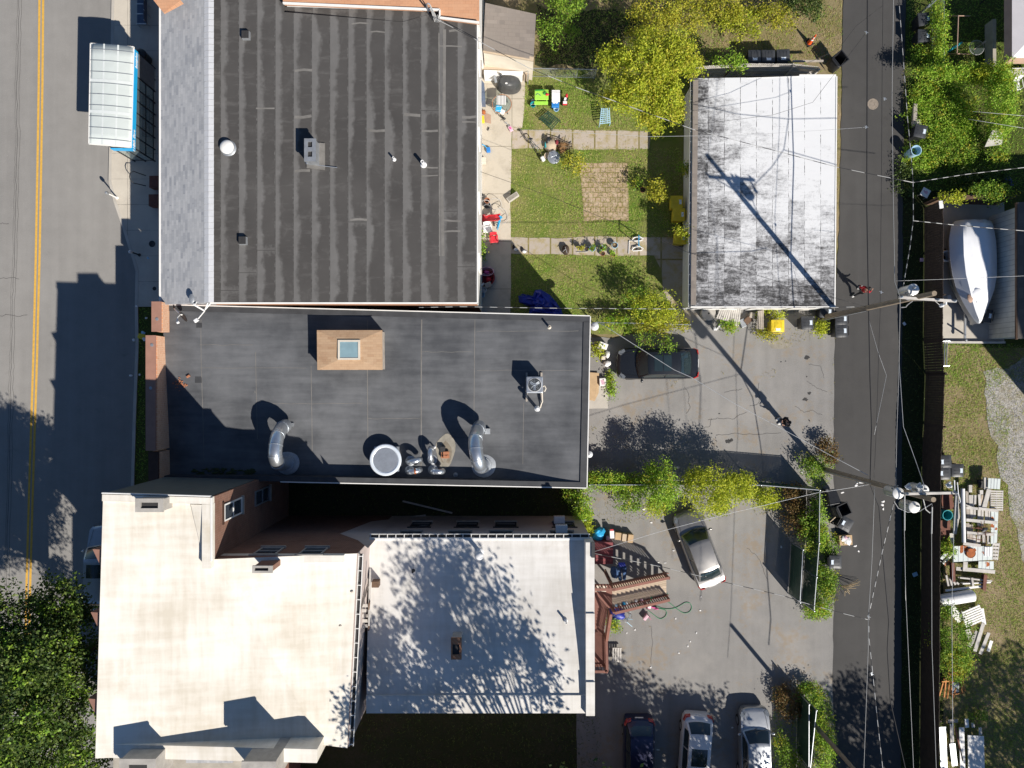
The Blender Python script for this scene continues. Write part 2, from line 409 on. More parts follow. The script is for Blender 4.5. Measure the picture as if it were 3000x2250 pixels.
def siding(name, c, vertical=False, pitch=.12, amp=.5):
    g = NG(name); p = g.pos(); x, y, z = g.xyz(p)
    u = g.math('ADD', x, y) if vertical else z
    fr = g.math('FRACT', g.math('DIVIDE', u, pitch)); n = g.noise(p, 2,5)
    line = g.math('LESS_THAN', fr, .12)
    col = g.mix(g.ramp(n, .35,.7), sc(c, .88), sc(c, 1.08)); col = g.mix(g.math('MULTIPLY', line, amp), col, sc(c, .4))
    return g.finish(col, .6,0, fr, .5,.02,.3)
MT['slate_siding'] = siding('slate_siding', (.115,.135,.130))
MT['metal_siding'] = siding('metal_siding', (.62,.61,.56), True, .30,.55)
MT['lap_siding'] = siding('lap_siding', (.72,.71,.69), False, .14,.25)
MT['painted_wall'] = M('painted_wall', (.46,.385,.35),.14,.8,.85, c2=(.54,.47,.44), world_=True)
def shingle(name, c1, c2, c3, w, h, rot=True):
    g = NG(name); p = g.pos(); x, y, z = g.xyz(p)
    vec = g.n('CombineXYZ', {0: y if rot else x, 1: x if rot else y, 2: 0.0}).outputs[0]
    br = g.n('TexBrick', {'Vector': vec, 'Color1': c1 + (1,), 'Color2': c2 + (1,), 'Mortar': sc(c1,.55) + (1,), 'Scale': 1.0, 'Mortar Size': .006, 'Brick Width': w, 'Row Height': h})
    v = g.n('TexBrick', {'Vector': vec, 'Color1': (0,0,0,1), 'Color2': (1,1,1,1), 'Mortar': (.5,.5,.5,1), 'Scale': 1.0, 'Mortar Size': 0.0, 'Brick Width': w * 1.7, 'Row Height': h}, offset=.37).outputs[0]
    n1 = g.noise(p, .6,5,.6); n2 = g.noise(p, 45,2)
    col = g.mix(g.math('MULTIPLY', v, .55), br.outputs[0], c3); col = g.mix(g.math('MULTIPLY', g.ramp(n1,.4,.75),.35), col, sc(c1,.8))
    col = g.mix(g.math('MULTIPLY', n2,.3), col, sc(c3,1.15))
    return g.finish(col, .9,0, n2,.4,.01,.25)
MT['grey_shingle'] = shingle('grey_shingle', (.34,.35,.37),(.20,.215,.245),(.52,.52,.52),.30,.14)
MT['tan_shingle'] = shingle('tan_shingle', (.40,.26,.155),(.32,.19,.11),(.50,.36,.24),.28,.13, False)
MT['orange_shingle'] = shingle('orange_shingle', (.47,.235,.13),(.40,.20,.115),(.52,.31,.19),.30,.14, False)
MT['taupe_shingle'] = shingle('taupe_shingle', (.225,.195,.17),(.165,.145,.13),(.28,.245,.215),.42,.22, False)
MT['brown_shingle'] = shingle('brown_shingle', (.115,.105,.095),(.08,.074,.07),(.16,.145,.13),.36,.2)
def membrane1():
    g = NG('rolled_roofing'); p = g.pos(); x, y, z = g.xyz(p)
    wob = g.noise(p, .42,4,.6, stretch=(1.6,.7,1)); wob2 = g.noise(p, 6,4,.7); wob3 = g.noise(p, 1.7,4,.6)
    u = g.math('ADD', x, g.math('MULTIPLY', g.math('SUBTRACT', wob2,.5),.22))
    t = g.math('DIVIDE', g.math('ADD', u, 40.08),.954); fr = g.math('FRACT', t); idx = g.math('FLOOR', t)
    wd = g.math('ADD', g.math('MULTIPLY', g.ramp(g.math('ADD', g.math('MULTIPLY', wob, .7), g.math('MULTIPLY', wob3,.3)),.36,.68),.46),.10)
    edge = g.math('SUBTRACT', 1.0, g.ramp(g.math('SUBTRACT', fr, wd),-.08,.12))
    x0 = g.math('FRACT', g.math('DIVIDE', g.math('ADD', x, 40.08),.954)); seam = g.math('LESS_THAN', x0,.03)
    xs = g.noise(p, 1.6,5,.7, stretch=(.35,1.6,1)); n3 = g.noise(p, .35,4)
    cell = g.n('TexWhiteNoise', {'W': idx}, noise_dimensions='1D').outputs[0]
    yj = g.math('MULTIPLY', g.math('ABSOLUTE', g.math('SUBTRACT', g.math('FRACT', g.math('ADD', g.math('DIVIDE', y, 23.0), cell)),.5)),23.0)
    joint = g.math('LESS_THAN', yj, .02); jd = g.math('SUBTRACT', 1.0, g.ramp(g.math('ADD', yj, g.math('MULTIPLY', g.math('SUBTRACT', wob2,.5),.9)),.05,.30))
    col = g.mix(g.ramp(n3,.35,.7),(.056,.053,.051),(.076,.072,.069))
    lft = g.math('SUBTRACT', 1.0, g.ramp(x, -15.5,-12.5)); col = g.mix(g.math('MULTIPLY', g.ramp(g.math('ADD', xs, g.math('MULTIPLY', lft, .06)),.56,.72),.5), col, (.135,.13,.125)); bl = g.noise(p, .9,6,.75,.5); col = g.mix(g.math('MULTIPLY', g.ramp(bl, .55,.70),.45), col, (.125,.12,.115))
    col = g.mix(g.math('MULTIPLY', edge, .8), col, g.mix(wob3,(.115,.112,.108),(.20,.195,.19))); col = g.mix(g.math('MULTIPLY', jd, .5), col, (.15,.145,.14))
    col = g.mix(g.math('MULTIPLY', g.math('MAXIMUM', seam, joint),.6), col, (.028,.027,.026))
    fine = g.noise(p, 30,2); col = g.mix(g.math('MULTIPLY', fine, .2), col, (.08,.076,.07))
    return g.finish(col, .85,0, fine, .25,.01,.3)
MT['rolled_roofing'] = membrane1()
def membrane2():
    g = NG('black_membrane'); p = g.pos()
    n1 = g.noise(p, .45,6,.6); n2 = g.noise(p, 1.4,5,.6, stretch=(.25,2.0,1)); n3 = g.noise(p, 24,3); n4 = g.noise(p, .18,4)
    f = g.math('ADD', g.math('MULTIPLY', n1,.5), g.math('ADD', g.math('MULTIPLY', n2,.25), g.math('MULTIPLY', n4,.25)))
    col = g.mix(g.ramp(f, .41,.60),(.052,.056,.063),(.132,.137,.146))
    v = g.n('TexVoronoi', {'Vector': p, 'Scale': 4.2}).outputs['Distance']
    col = g.mix(g.math('MULTIPLY', g.math('LESS_THAN', v, .022),.8), col, (.40,.39,.37))
    col = g.mix(g.math('MULTIPLY', n3,.2), col, (.11,.11,.112))
    return g.finish(col, .62,0, n3,.12,.01,.4)
MT['black_membrane'] = membrane2()
def white_roof(name, a, b, stain):
    g = NG(name); p = g.pos()
    n1 = g.noise(p, .35,6,.6); n2 = g.noise(p, 1.5,5,.6, stretch=(2.5,.25,1)); n4 = g.noise(p, 1.2,5,.6, stretch=(.2,2.2,1)); n3 = g.noise(p, 30,2)
    f = g.math('ADD', g.math('MULTIPLY', n1,.5), g.math('ADD', g.math('MULTIPLY', n2,.25), g.math('MULTIPLY', n4,.25)))
    col = g.mix(g.ramp(f, .38,.56), a, b); st = g.ramp(g.noise(p, .55,6,.7),.58,.76)
    col = g.mix(g.math('MULTIPLY', st, .6), col, stain)
    return g.finish(col, .65,0, n3,.08,.01,.3)
MT['white_roof'] = white_roof('white_roof', (.58,.53,.44),(.76,.725,.655),(.56,.48,.36))
MT['wing_roof'] = white_roof('wing_roof', (.55,.525,.48),(.72,.70,.665),(.48,.43,.35))
def garage_roof():
    g = NG('worn_white_roof'); p = g.pos(); x, y, z = g.xyz(p)
    wob = g.noise(p, 3.0,4,.7); t = g.math('DIVIDE', g.math('SUBTRACT', g.math('ADD', x, g.math('MULTIPLY', g.math('SUBTRACT', wob, .5),.12)),11.28),.923); idx = g.math('FLOOR', t); fr = g.math('FRACT', g.math('DIVIDE', g.math('SUBTRACT', x, 11.28),.923))
    cv = g.n('CombineXYZ', {0: g.math('MULTIPLY', idx, 7.31),1: g.math('MULTIPLY', g.math('ADD', y, g.math('MULTIPLY', wob, .5)),.55),2: 0.0}).outputs[0]
    blk = g.noise(cv, 1.0,3,.6); big = g.noise(p, .30,4,.6); b = g.noise(p, 3.4,6,.75,.6,(.40,1.7,1)); c = g.noise(p, 7,6,.8,.8); d = g.noise(p, 1.5,6,.7,1.0)
    gy = g.ramp(y, 4.5,17.5); gx = g.ramp(x, 10.5,16.5); sw_ = g.math('MULTIPLY', gy, gx)
    v = g.math('ADD', g.math('MULTIPLY', blk, .27), g.math('ADD', g.math('MULTIPLY', big, .13), g.math('ADD', g.math('MULTIPLY', b, .25), g.math('ADD', g.math('MULTIPLY', c, .22), g.math('MULTIPLY', d, .13)))))
    v = g.math('ADD', v, g.math('SUBTRACT', g.math('MULTIPLY', sw_, .22),.044))
    col = g.mix(g.ramp(v, .405,.455),(.035,.035,.036),(.16,.16,.165)); col = g.mix(g.ramp(v, .445,.50), col, (.40,.405,.415)); col = g.mix(g.ramp(v, .485,.56), col, (.66,.67,.68)); col = g.mix(g.ramp(v, .60,.8), col, (.72,.73,.735))
    seam = g.math('LESS_THAN', fr, .04)
    col = g.mix(g.math('MULTIPLY', seam, g.ramp(d, .45,.6)), col, (.07,.07,.072))
    fine = g.noise(p, 26,2); return g.finish(col, .8,0, fine, .15,.01,.3)
MT['garage_roof'] = garage_roof()
def woodboards(name, c, pitch, ax, dark=.4):
    g = NG(name); p = g.pos(); x, y, z = g.xyz(p); u = (x, y, z)[ax]
    t = g.math('DIVIDE', u, pitch); fr = g.math('FRACT', t); cell = g.n('TexWhiteNoise', {'W': g.math('FLOOR', t)}, noise_dimensions='1D').outputs[0]
    st = [2.0,2.0,2.0]; st[1 - ax if ax < 2 else 0] = 12
    n = g.noise(p, 1.5,5,.6, stretch=tuple(st))
    col = g.mix(cell, sc(c, .75), sc(c, 1.2)); col = g.mix(g.math('MULTIPLY', n, .5), col, sc(c, .6)); col = g.mix(g.math('LESS_THAN', fr, .06), col, sc(c, dark * .4))
    return g.finish(col, .85,0, n, .3,.01,.2)
MT['deck_boards'] = woodboards('deck_boards', (.56,.45,.34),.14,1)
def striped():
    g = NG('striped_cloth'); x, y, z = g.xyz(g.pos()); fr = g.math('FRACT', g.math('DIVIDE', x, .085))
    return g.finish(g.mix(g.math('LESS_THAN', fr, .55),(.14,.14,.15),(.72,.72,.70)),.9)
MT['striped'] = striped()
def twisted():
    g = NG('twisted_cable'); p = g.pos(); x, y, z = g.xyz(p)
    fr = g.math('FRACT', g.math('DIVIDE', g.math('ADD', g.math('MULTIPLY', x, .8), y),.62))
    return g.finish(g.mix(g.math('LESS_THAN', fr, .5),(.025,.025,.027),(.42,.42,.41)),.5,0)
MT['twisted_cable'] = twisted()
def leafmat(name, cols, trans=.35, rough=.6):
    g = NG(name); r = g.n('NewGeometry').outputs['Random Per Island']
    cr = g.n('ValToRGB', {0: r}); el = cr.color_ramp.elements
    for i, c in enumerate(cols):
        e = el[i] if i < 2 else el.new(1.0)
        e.position = i / (len(cols) - 1); e.color = tuple(c) + (1,)
    p = g.n('BsdfPrincipled', {'Base Color': cr.outputs[0], 'Roughness': rough, 'Specular IOR Level': .3})
    t = g.n('BsdfTranslucent', {'Color': cr.outputs[0]})
    m = g.n('MixShader', {0: trans, 1: p.outputs[0],2: t.outputs[0]}); g.t.links.new(m.outputs[0], g.out.inputs[0]); return g.m
MT['leaf_yellow'] = leafmat('leaf_yellow', [(.314,.426,.034),(.560,.605,.050),(.426,.515,.045),(.694,.672,.067),(.213,.325,.028)],.4)
MT['leaf_gold'] = leafmat('leaf_gold', [(.528,.495,.055),(.396,.440,.039),(.660,.572,.066),(.286,.374,.033),(.462,.396,.077)],.4)
MT['leaf_green'] = leafmat('leaf_green', [(.120,.252,.026),(.216,.384,.036),(.324,.492,.054),(.096,.192,.024),(.408,.504,.072)],.35)
MT['leaf_bright'] = leafmat('leaf_bright', [(.240,.456,.036),(.336,.576,.054),(.468,.624,.084),(.156,.300,.024),(.504,.576,.084)],.4)
MT['leaf_dark'] = leafmat('leaf_dark', [(.030,.062,.016),(.052,.098,.02),(.085,.14,.028),(.15,.20,.05),(.06,.085,.02)],.25,.5)
MT['leaf_rust'] = leafmat('leaf_rust', [(.140,.070,.028),(.224,.126,.042),(.112,.112,.028),(.308,.210,.084),(.168,.098,.042)],.3)
MT['grass_blade'] = leafmat('grass_blade', [(.204,.336,.036),(.312,.408,.060),(.480,.432,.156),(.240,.360,.042),(.552,.468,.228),(.360,.444,.072)],.3,.7)
MT['grass_green'] = leafmat('grass_green', [(.144,.324,.030),(.240,.444,.042),(.324,.492,.060),(.396,.456,.108),(.180,.348,.036)],.3,.7)
MT['grass_dry'] = leafmat('grass_dry', [(.459,.351,.176),(.351,.297,.108),(.257,.257,.061),(.540,.419,.243),(.203,.230,.041)],.3,.8)
# ---------------------------------------------------------------- the ground and the paved surfaces
def ground(name, poly, z, m, rough=.035):
    if rough:
        q = []
        for a, b in zip(poly, list(poly[1:]) + [poly[0]]):
            a, b = Vector(a[:2]), Vector(b[:2]); k_ = max(1, min(60, int((b - a).length / .5)))
            q += [tuple(a.lerp(b, i / k_) + Vector((U(-rough, rough), U(-rough, rough)))) for i in range(k_)]
        poly = q
    return struct(MB().sheet(poly, z).build(name, MT[m], fix=False))
ground('ground', [(-220,-220),(220,-220),(220,220),(-220,220)],-.03, 'dry_ground', 0)
CURB = [(330,-900),(330,0),(323,434),(321,533),(335,590),(353,642),(384,741),(392,765),(400,795),(398,899),(400,1016),(393,1197),(387,1410),(376,1800),(364,2300),(350,3400)]
ground('street', WL('P', [(-3500,-900)] + CURB + [(-3500,3400)]),-.004, 'street_asphalt', 0)
CIN = [(p[0] + 9, p[1]) for p in CURB]
ground('planting_strip', WL('P', [(p[0], p[1]) for p in CIN if p[1] >= 880] + [(760,3400),(760,880)]),.06, 'shade_grass')
swk = [p for p in CIN if p[1] < 899]
struct(MB().prism(WL('P', swk + [(399,899),(650,899),(650,-900)]),-.02,.12).build('sidewalk', MT['sidewalk']))
kb = MB()
for a, b in zip(CURB[:-1], CURB[1:]):
    kb.prism([W('P', *a), W('P', a[0] + 9, a[1]), W('P', b[0] + 9, b[1]), W('P', *b)],-.03,.13)
struct(kb.build('kerb', MT['concrete']))
def strip(pts, w, z):
    m = MB(); L = []; R_ = []
    for i, p in enumerate(pts):
        t = (pts[min(i + 1, len(pts) - 1)] - pts[max(i - 1,0)]).normalized(); n = Vector((-t.y, t.x, 0)) * w / 2
        L.append((p.x + n.x, p.y + n.y, z)); R_.append((p.x - n.x, p.y - n.y, z))
    for i in range(len(pts) - 1): m.add([L[i], L[i + 1], R_[i + 1], R_[i]],[(0,1,2,3)])
    return m
YC = [(121,-900),(121,0),(119,250),(115,500),(110.5,750),(103,1050),(90.3,1450),(83.7,1692),(70,2300),(30,3400)]
ym = MB()
for off in (-5.4,5.4):
    q = strip(WL('P', [(p[0] + off, p[1]) for p in YC]),.135,.002); ym.add(q.v, q.f)
struct(ym.build('centre_line_marking', MT['road_yellow'], fix=False))
cm = MB(); cr_pts = [(58,-100),(54,80),(50,250),(51,420),(46,560),(43,760),(36,900),(33,1060),(30,1200),(26,1400),(18,1800),(8,2300)]
dense = []
for a, b in zip(cr_pts[:-1], cr_pts[1:]):
    for k in range(9): t = k / 9; dense.append((a[0] + (b[0] - a[0]) * t + U(-1.6,1.6), a[1] + (b[1] - a[1]) * t))
for dx, w in ((0,.022),(7,.016),(-5,.012)):
    q = strip(WL('P', [(p[0] + dx + U(-1,1), p[1]) for p in dense]), w, .001); cm.add(q.v, q.f)
for y0, x1 in ((815,60),(924,84),(654,30)):
    q = strip(WL('P', [(k * x1 / 8 - 4, y0 + U(-3,3)) for k in range(9)]),.02,.0015); cm.add(q.v, q.f)
struct(cm.build('street_crack', MT['tar'], fix=False))

ground('alley_lane', WL('P', [(2480,-900),(2471,0),(2459,650),(2447,900),(2443,1212),(2442,1309),(2446,1697),(2442,1813),(2439,1939),(2439,2048),(2447,2175),(2442,2250),(2440,3400),(2632,3400),(2639,2250),(2642,1600),(2642,1000),(2646,480),(2653,0),(2658,-900)]),.004, 'lane_asphalt')
ground('parking_lot', WL('P', [(1690,985),(1790,990),(1990,958),(2010,900),(2448,897),(2446,1212),(2445,1309),(2449,1697),(2445,1813),(2442,1939),(2441,2048),(2450,2175),(2444,2250),(2440,3400),(1690,3400)]),.0, 'lot_asphalt')
ground('garden_lawn', WL('P', [(1490,205),(2040,205),(2040,960),(1800,980),(1490,985)]),-.012, 'lawn')
ground('patio_slab', WL('C', [(70,380),(418,470),(412,700),(396,828),(330,852),(326,1100),(320,1300),(325,1530),(326,1800),(320,2150),(60,2150)]),.012, 'patio', .015)
ground('garden_path', WL('C', [(332,842),(600,838),(860,846),(1226,848),(1224,966),(980,970),(620,966),(334,962)]),.006, 'slabs')
ground('garden_path', WL('K', [(343,462),(660,470),(900,455),(1308,462),(1560,462),(1560,592),(1305,590),(900,588),(640,580),(345,578)]),.008, 'slabs')
ground('garage_path', WL('K', [(1390,690),(1330,560),(1560,560),(1600,1090),(1540,1110),(1490,1020),(1400,830)]),.004, 'slabs')
ground('paver_patch', WL('C', [(772,1060),(1082,1052),(1088,1432),(900,1420),(800,1436)]),.004, 'pavers')
ground('boat_pad', WL('G', [(1000,190),(1500,190),(1500,1390),(1000,1390)]),.0, 'concrete', .01)
ground('doorstep_slab', WL('Q', [(20,540),(180,566),(178,766),(20,770)]),.05, 'concrete', .01)
ground('gravel_drive', WL('P', [(2885,1095),(2880,1150),(2900,1250),(2930,1360),(2955,1450),(2980,1560),(3010,1690),(3060,1800),(3400,1800),(3400,1030),(2995,1040),(2940,1075)]),-.006, 'gravel', .22)
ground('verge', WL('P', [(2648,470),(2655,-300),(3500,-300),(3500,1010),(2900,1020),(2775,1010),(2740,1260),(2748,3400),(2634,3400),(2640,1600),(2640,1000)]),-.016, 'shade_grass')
ground('shade_tinted_verge', WL('P', [(2640,560),(2762,560),(2766,3400),(2634,3400)]),-.013, 'shade_dark_turf')
ground('shade_toned_bed', WL('C', [(500,40),(760,70),(1000,60),(1180,140),(1100,330),(900,440),(500,430)]),-.02, 'dark_soil', .2)  # dark mulch tone, laid over the tree's shadow to deepen its shade
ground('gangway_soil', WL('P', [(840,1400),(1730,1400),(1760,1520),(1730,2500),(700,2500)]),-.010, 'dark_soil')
# patches, cracks and stains of the lots
pm = MB()
def patch(v, x, y, r, seed, z, m=pm):
    rg = random.Random(seed); n = 14; c = W(v, x, y, z)
    m.sheet([(c.x + r * math.cos(k * 2 * math.pi / n) * rg.uniform(.5,1.2), c.y + r * .8 * math.sin(k * 2 * math.pi / n) * rg.uniform(.5,1.2)) for k in range(n)], z)
for i, (x, y, r) in enumerate([(1470,435,.18),(1485,668,.14),(1458,708,.17),(960,980,.2),(980,970,.14),(1300,465,.06),(1330,460,.05),(900,800,.07),(1467,560,.07)]): patch('Q', x, y, r, i, .004)
struct(pm.build('oil_stain', MT['tar'], fix=False))
ck = MB()
for v, pts in (('Q', [(680,630),(705,680),(700,730),(712,760),(690,800)]),('Q', [(930,660),(1010,650),(1050,640)]),('Q', [(1100,750),(1150,740),(1165,700),(1150,660),(1160,600)]),('Q', [(830,840),(900,830),(1000,835),(1020,815),(1080,790)]),
               ('Q', [(880,940),(1000,930),(1120,935),(1300,925)]),('Q', [(1470,590),(1500,610),(1540,640),(1600,660)]),('Q', [(1390,750),(1450,790),(1500,780),(1570,810)]),('Q', [(780,900),(840,880),(850,830)]),('Q', [(1480,480),(1560,490),(1580,570)]),
               ('R', [(380,890),(390,1000),(382,1100)]),('R', [(900,470),(960,520),(1010,640)]),('R', [(120,180),(80,150),(60,100)])):
    P_ = []
    for a, b in zip(pts[:-1], pts[1:]):
        for k in range(6): t = k / 6; P_.append((a[0] + (b[0] - a[0]) * t + U(-4,4), a[1] + (b[1] - a[1]) * t + U(-4,4)))
    q = strip(WL(v, P_ + [pts[-1]]),.02,.005); ck.add(q.v, q.f)
struct(ck.build('lot_crack', MT['tar'], fix=False))
cp = MB(); cp.sheet(WL('Q', [(1215,345),(1250,300),(1330,310),(1380,350),(1340,385),(1240,378)]),.004)
struct(cp.build('concrete_patch', MT['light_dust'], fix=False))
c = W('F', 434,843); tag(MB().lathe((c.x, c.y, .005),[(.0,.0),(.34,.0),(.335,.012),(.29,.014),(.285,.006),(.2,.006),(.195,.014),(.1,.014),(.095,.006),(.0,.006)],28).build('manhole_cover', MT['iron_cover'], smooth=True), 'round rusty manhole cover set in the dark alley asphalt', 'manhole cover')
for x, y, r, lb in ((985,1580,.20, 'larger round iron cover set in the shaded sidewalk'),(1000,1870,.12, 'small round iron cover in the shaded sidewalk near the brick parapet')):
    c = W('A', x, y, .13); tag(MB().lathe((c.x, c.y, .121),[(0,0),(r, 0),(r * .96,.01),(r * .6,.01),(r * .55,.004),(0,.004)],20).build('utility_cover', MT['dark_metal'], smooth=True), lb, 'utility cover', 'covers in the sidewalk')

# ---------------------------------------------------------------- buildings
def panel(m, p0, p1, z0, z1, t, out):
    """upright panel from p0 to p1 (2-D), thickness t, standing off by out along the left normal"""
    a = Vector((p0[0], p0[1],0)); b = Vector((p1[0], p1[1],0)); d = (b - a).normalized(); n = Vector((d.y, -d.x, 0))
    c = (a + b) / 2 + n * (out + t / 2)
    return m.box((c.x, c.y, (z0 + z1) / 2),((b - a).length, t, z1 - z0), math.atan2(d.y, d.x))
def window(parent, p0, p1, z0, z1, frame='white_paint', glass='window_glass', lintel=None):
    """window in a wall that runs p0 -> p1 with its outside on the right-hand side"""
    a = Vector((p0[0], p0[1],0)); b = Vector((p1[0], p1[1],0)); d = (b - a).normalized(); m = MB(); f = .07
    panel(m, a, b, z0, z0 + f, .06,.0); panel(m, a, b, z1 - f, z1,.06,.0); zm = (z0 + z1) / 2
    panel(m, a, a + d * f, z0 + f, z1 - f, .06,0); panel(m, b - d * f, b, z0 + f, z1 - f, .06,0); panel(m, a + d * f, b - d * f, zm - f / 2, zm + f / 2,.06,0)
    w = m.build('window', MT[frame], parent)
    g = MB(); panel(g, a + d * f, b - d * f, z0 + f, zm - f / 2,.02,.012); panel(g, a + d * f, b - d * f, zm + f / 2, z1 - f, .02,.012); g.build('pane', MT[glass], w)
    s = MB(); panel(s, a - d * .06, b + d * .06, z0 - .10, z0 - .002,.13,0); s.build('sill', MT['stone'], w)
    if lintel:
        s = MB(); panel(s, a - d * .12, b + d * .12, z1 + .002, z1 + .16,.05,0); s.build('lintel', MT[lintel], w)
    return w
def pipe_vent(v, x, y, z, h, r, name, label, mat='white_plastic', cap=False, group='small pipe vents on the roofs'):
    c = W(v, x, y, z); m = MB()
    m.lathe((c.x, c.y, z),[(r * 1.9,0),(r * 1.7,.03),(r, .06),(r, h),(r * .72, h),(r * .72, h - .12)],14)
    if cap: m.lathe((c.x, c.y, z + h - .16),[(r * 1.02,0),(r * 1.35,.02),(r * 1.35,.16),(r * 1.1,.20),(.0,.20)],14)
    return tag(m.build(name, MT[mat], smooth=True), label, 'vent pipe', group)

# --- long low building with the rolled roof and a grey shingle front slope
Z1 = 6.2; xw, xr, xe = -18.73,-15.80,-1.86; ys = 4.26; yn = 30.0
k = (CAM_H - Z1) / FPX
NB = [(xr + .15, yn),(W('B', 180,20, Z1).x, yn),(W('B', 180,30, Z1).x, W('B', 180,30, Z1).y),(W('B', 1192,72, Z1).x, W('B', 1192,72, Z1).y),(W('B', 1192,122, Z1).x, W('B', 1192,122, Z1).y),(xe, W('B', 1440,152, Z1).y)]
rh = thing('row_building', 'long low building with a streaked dark roof and grey shingle slope along the street', 'building', (-10,10,0))
wl = MB(); wl.prism([(xw + .35, ys),(xe, ys),(xe, 20.1),(-10,21),(xw + .35, yn)],0,5.45); wl.build('wall', MT['brick_orange'], rh)
sw = MB(); sw.bx(xe, ys + .02,0, xe + .04,19.0,5.98); sw.build('siding', MT['lap_siding'], rh)
sl = MB(); sl.add([(xw, ys - .02,5.52),(xr, ys - .02,6.42),(xr, yn, 6.42),(xw, yn, 5.52),(xw, ys - .02,5.42),(xr, ys - .02,5.42),(xr, yn, 5.42),(xw, yn, 5.42)],[(0,1,2,3),(4,7,6,5),(0,4,5,1),(1,5,6,2),(2,6,7,3),(3,7,4,0)])
sl.build('shingle_slope', MT['grey_shingle'], rh)
rc = MB()
for i in range(80):
    y0 = ys + i * .32
    if y0 > yn: break
    rc.add([(xr - .26, y0,6.345 + .012),(xr, y0,6.445),(xr + .26, y0,6.40),(xr + .26, y0 + .318,6.38),(xr, y0 + .318,6.425),(xr - .26, y0 + .318,6.338)],[(0,1,4,5),(1,2,3,4)])
rc.build('ridge_cap', MT['awning_cloth'], rh)
p0 = W('B', 180,78, Z1); p1 = W('B', 950,142, Z1)
deck = [(xr + .02, ys + .02),(xe + .02, ys + .02),(xe + .02, NB[5][1]),(NB[4][0], NB[4][1]),(NB[4][0], NB[3][1] - .02),(p1.x, p1.y),(p0.x, p0.y),(p0.x, yn),(xr + .02, yn)]
fr_ = MB().prism(deck, 5.46, Z1); fr_.build('flat_roof', MT['rolled_roofing'], rh)
lo = MB(); lo.add([(p0.x, p0.y + .005,5.98),(p1.x, p1.y + .005,6.17),(NB[4][0], NB[3][1] - .01,6.19),(NB[3][0], NB[3][1],6.19),(NB[2][0], NB[2][1],6.0)],[(0,1,2,3,4)]); lo.build('roof_valley', MT['rolled_roofing'], rh)
ed = MB(); ed.bx(xe + .022, ys, 6.02, xe + .075, NB[5][1],6.225); ed.bx(xr, ys - .05,6.02, xe + .022, ys + .018,6.225); ed.build('roof_edge', MT['white_paint'], rh)
ge = MB(); ge.bx(xw - .09, ys, 5.42, xw - .002, yn, 5.53); ge.build('gutter', MT['white_paint'], rh)
for seg in ([(1185,215),(1188,700),(1190,1659)],[(1222,190),(1218,780),(1205,1300),(1212,1659)]):
    q = strip(WL('B', seg, Z1),.07 if seg[0][0] < 1200 else .16, Z1 + .006); q.build('roof_patch', MT['seam_grey'], rh, fix=False)
for x0, x1, y in ((1190,1335,300),(1335,1430,790),(1335,1430,755),(725,835,845),(725,835,205),(960,1065,745),(610,720,1420),(1215,1325,1430),(1215,1325,1500),(1070,1180,1140),(1090,1180,1085),(1075,1180,850),(250,365,455),(0,120,700),(250,360,755),(250,350,1110),(1250,1335,200),(620,730,150)):
    strip(WL('B', [(x0, y + U(-5,5)),((x0 + x1) / 2, y + U(-6,6)),(x1, y + U(-5,5))], Z1), U(.05,.16), Z1 + .005).build('roof_patch', MT['seam_grey'], rh, fix=False)
for y0, y1 in ((645,880),(1185,1425)):
    a = W('A', 1000, y0,2.9).y; b = W('A', 1000, y1,2.9).y; m = MB(); x0, x1 = -20.15,-18.4
    m.add([(x0, b + .35,2.75),(x0, a - .35,2.75),(x1, a, 3.35),(x1, b, 3.35),(x0, b + .35,2.6),(x0, a - .35,2.6),(x1, a, 3.2),(x1, b, 3.2)],[(0,1,2,3),(7,6,5,4),(0,4,5,1),(1,5,6,2),(3,2,6,7),(0,3,7,4)])
    m.build('awning', MT['awning_cloth'], rh)
for y0 in (16.5,12.2,8.0): window(rh, (xw + .35, y0 + 1.3),(xw + .35, y0),1.2,2.6)
for y0 in (17.2,13.0,9.5,6.2): window(rh, (xe + .04, y0),(xe + .04, y0 + .9),3.6,5.0)

# roof furniture of that building
def chim(name, label, v, x0, y0, x1, y1, zb, zt, mat, flues, cap='stone', group=None, flash=None):
    a = W(v, x0, y0, zt); b = W(v, x1, y1, zt); X0, X1, Y0, Y1 = a.x, b.x, b.y, a.y
    t = thing(name, label, 'chimney', ((X0 + X1) / 2,(Y0 + Y1) / 2, zb), group)
    MB().bx(X0 + .04, Y0 + .04, zb, X1 - .04, Y1 - .04, zt - .10).build('stack', MT[mat], t)
    m = MB(); n = len(flues)          # cap as a ring of bars round the flue openings
    fx = [(X0 + (X1 - X0) * f[0], X0 + (X1 - X0) * f[1], Y1 - (Y1 - Y0) * f[2], Y1 - (Y1 - Y0) * f[3]) for f in flues]
    xs = sorted({X0, X1} | {q for f in fx for q in f[:2]}); ys_ = sorted({Y0, Y1} | {q for f in fx for q in f[2:]})
    for i in range(len(xs) - 1):
        for j in range(len(ys_) - 1):
            cx, cy = (xs[i] + xs[i + 1]) / 2,(ys_[j] + ys_[j + 1]) / 2
            if any(f[0] < cx < f[1] and f[3] < cy < f[2] for f in fx): continue
            m.bx(xs[i], ys_[j], zt - .10, xs[i + 1], ys_[j + 1], zt)
    m.build('cap', MT[cap], t)
    for f in fx: MB().bx(f[0], f[3], zt - .098, f[1], f[2], zt - .085).build('flue', MT['tar'], t)
    if flash: MB().prism([(X0 - .1, Y0 - .1),(X1 + flash, Y0 - .2),(X1 + flash, Y1 + .02),(X0 - .1, Y1 + .1)], zb - .01, zb + .07).build('flashing', MT['seam_grey'], t)
    return t
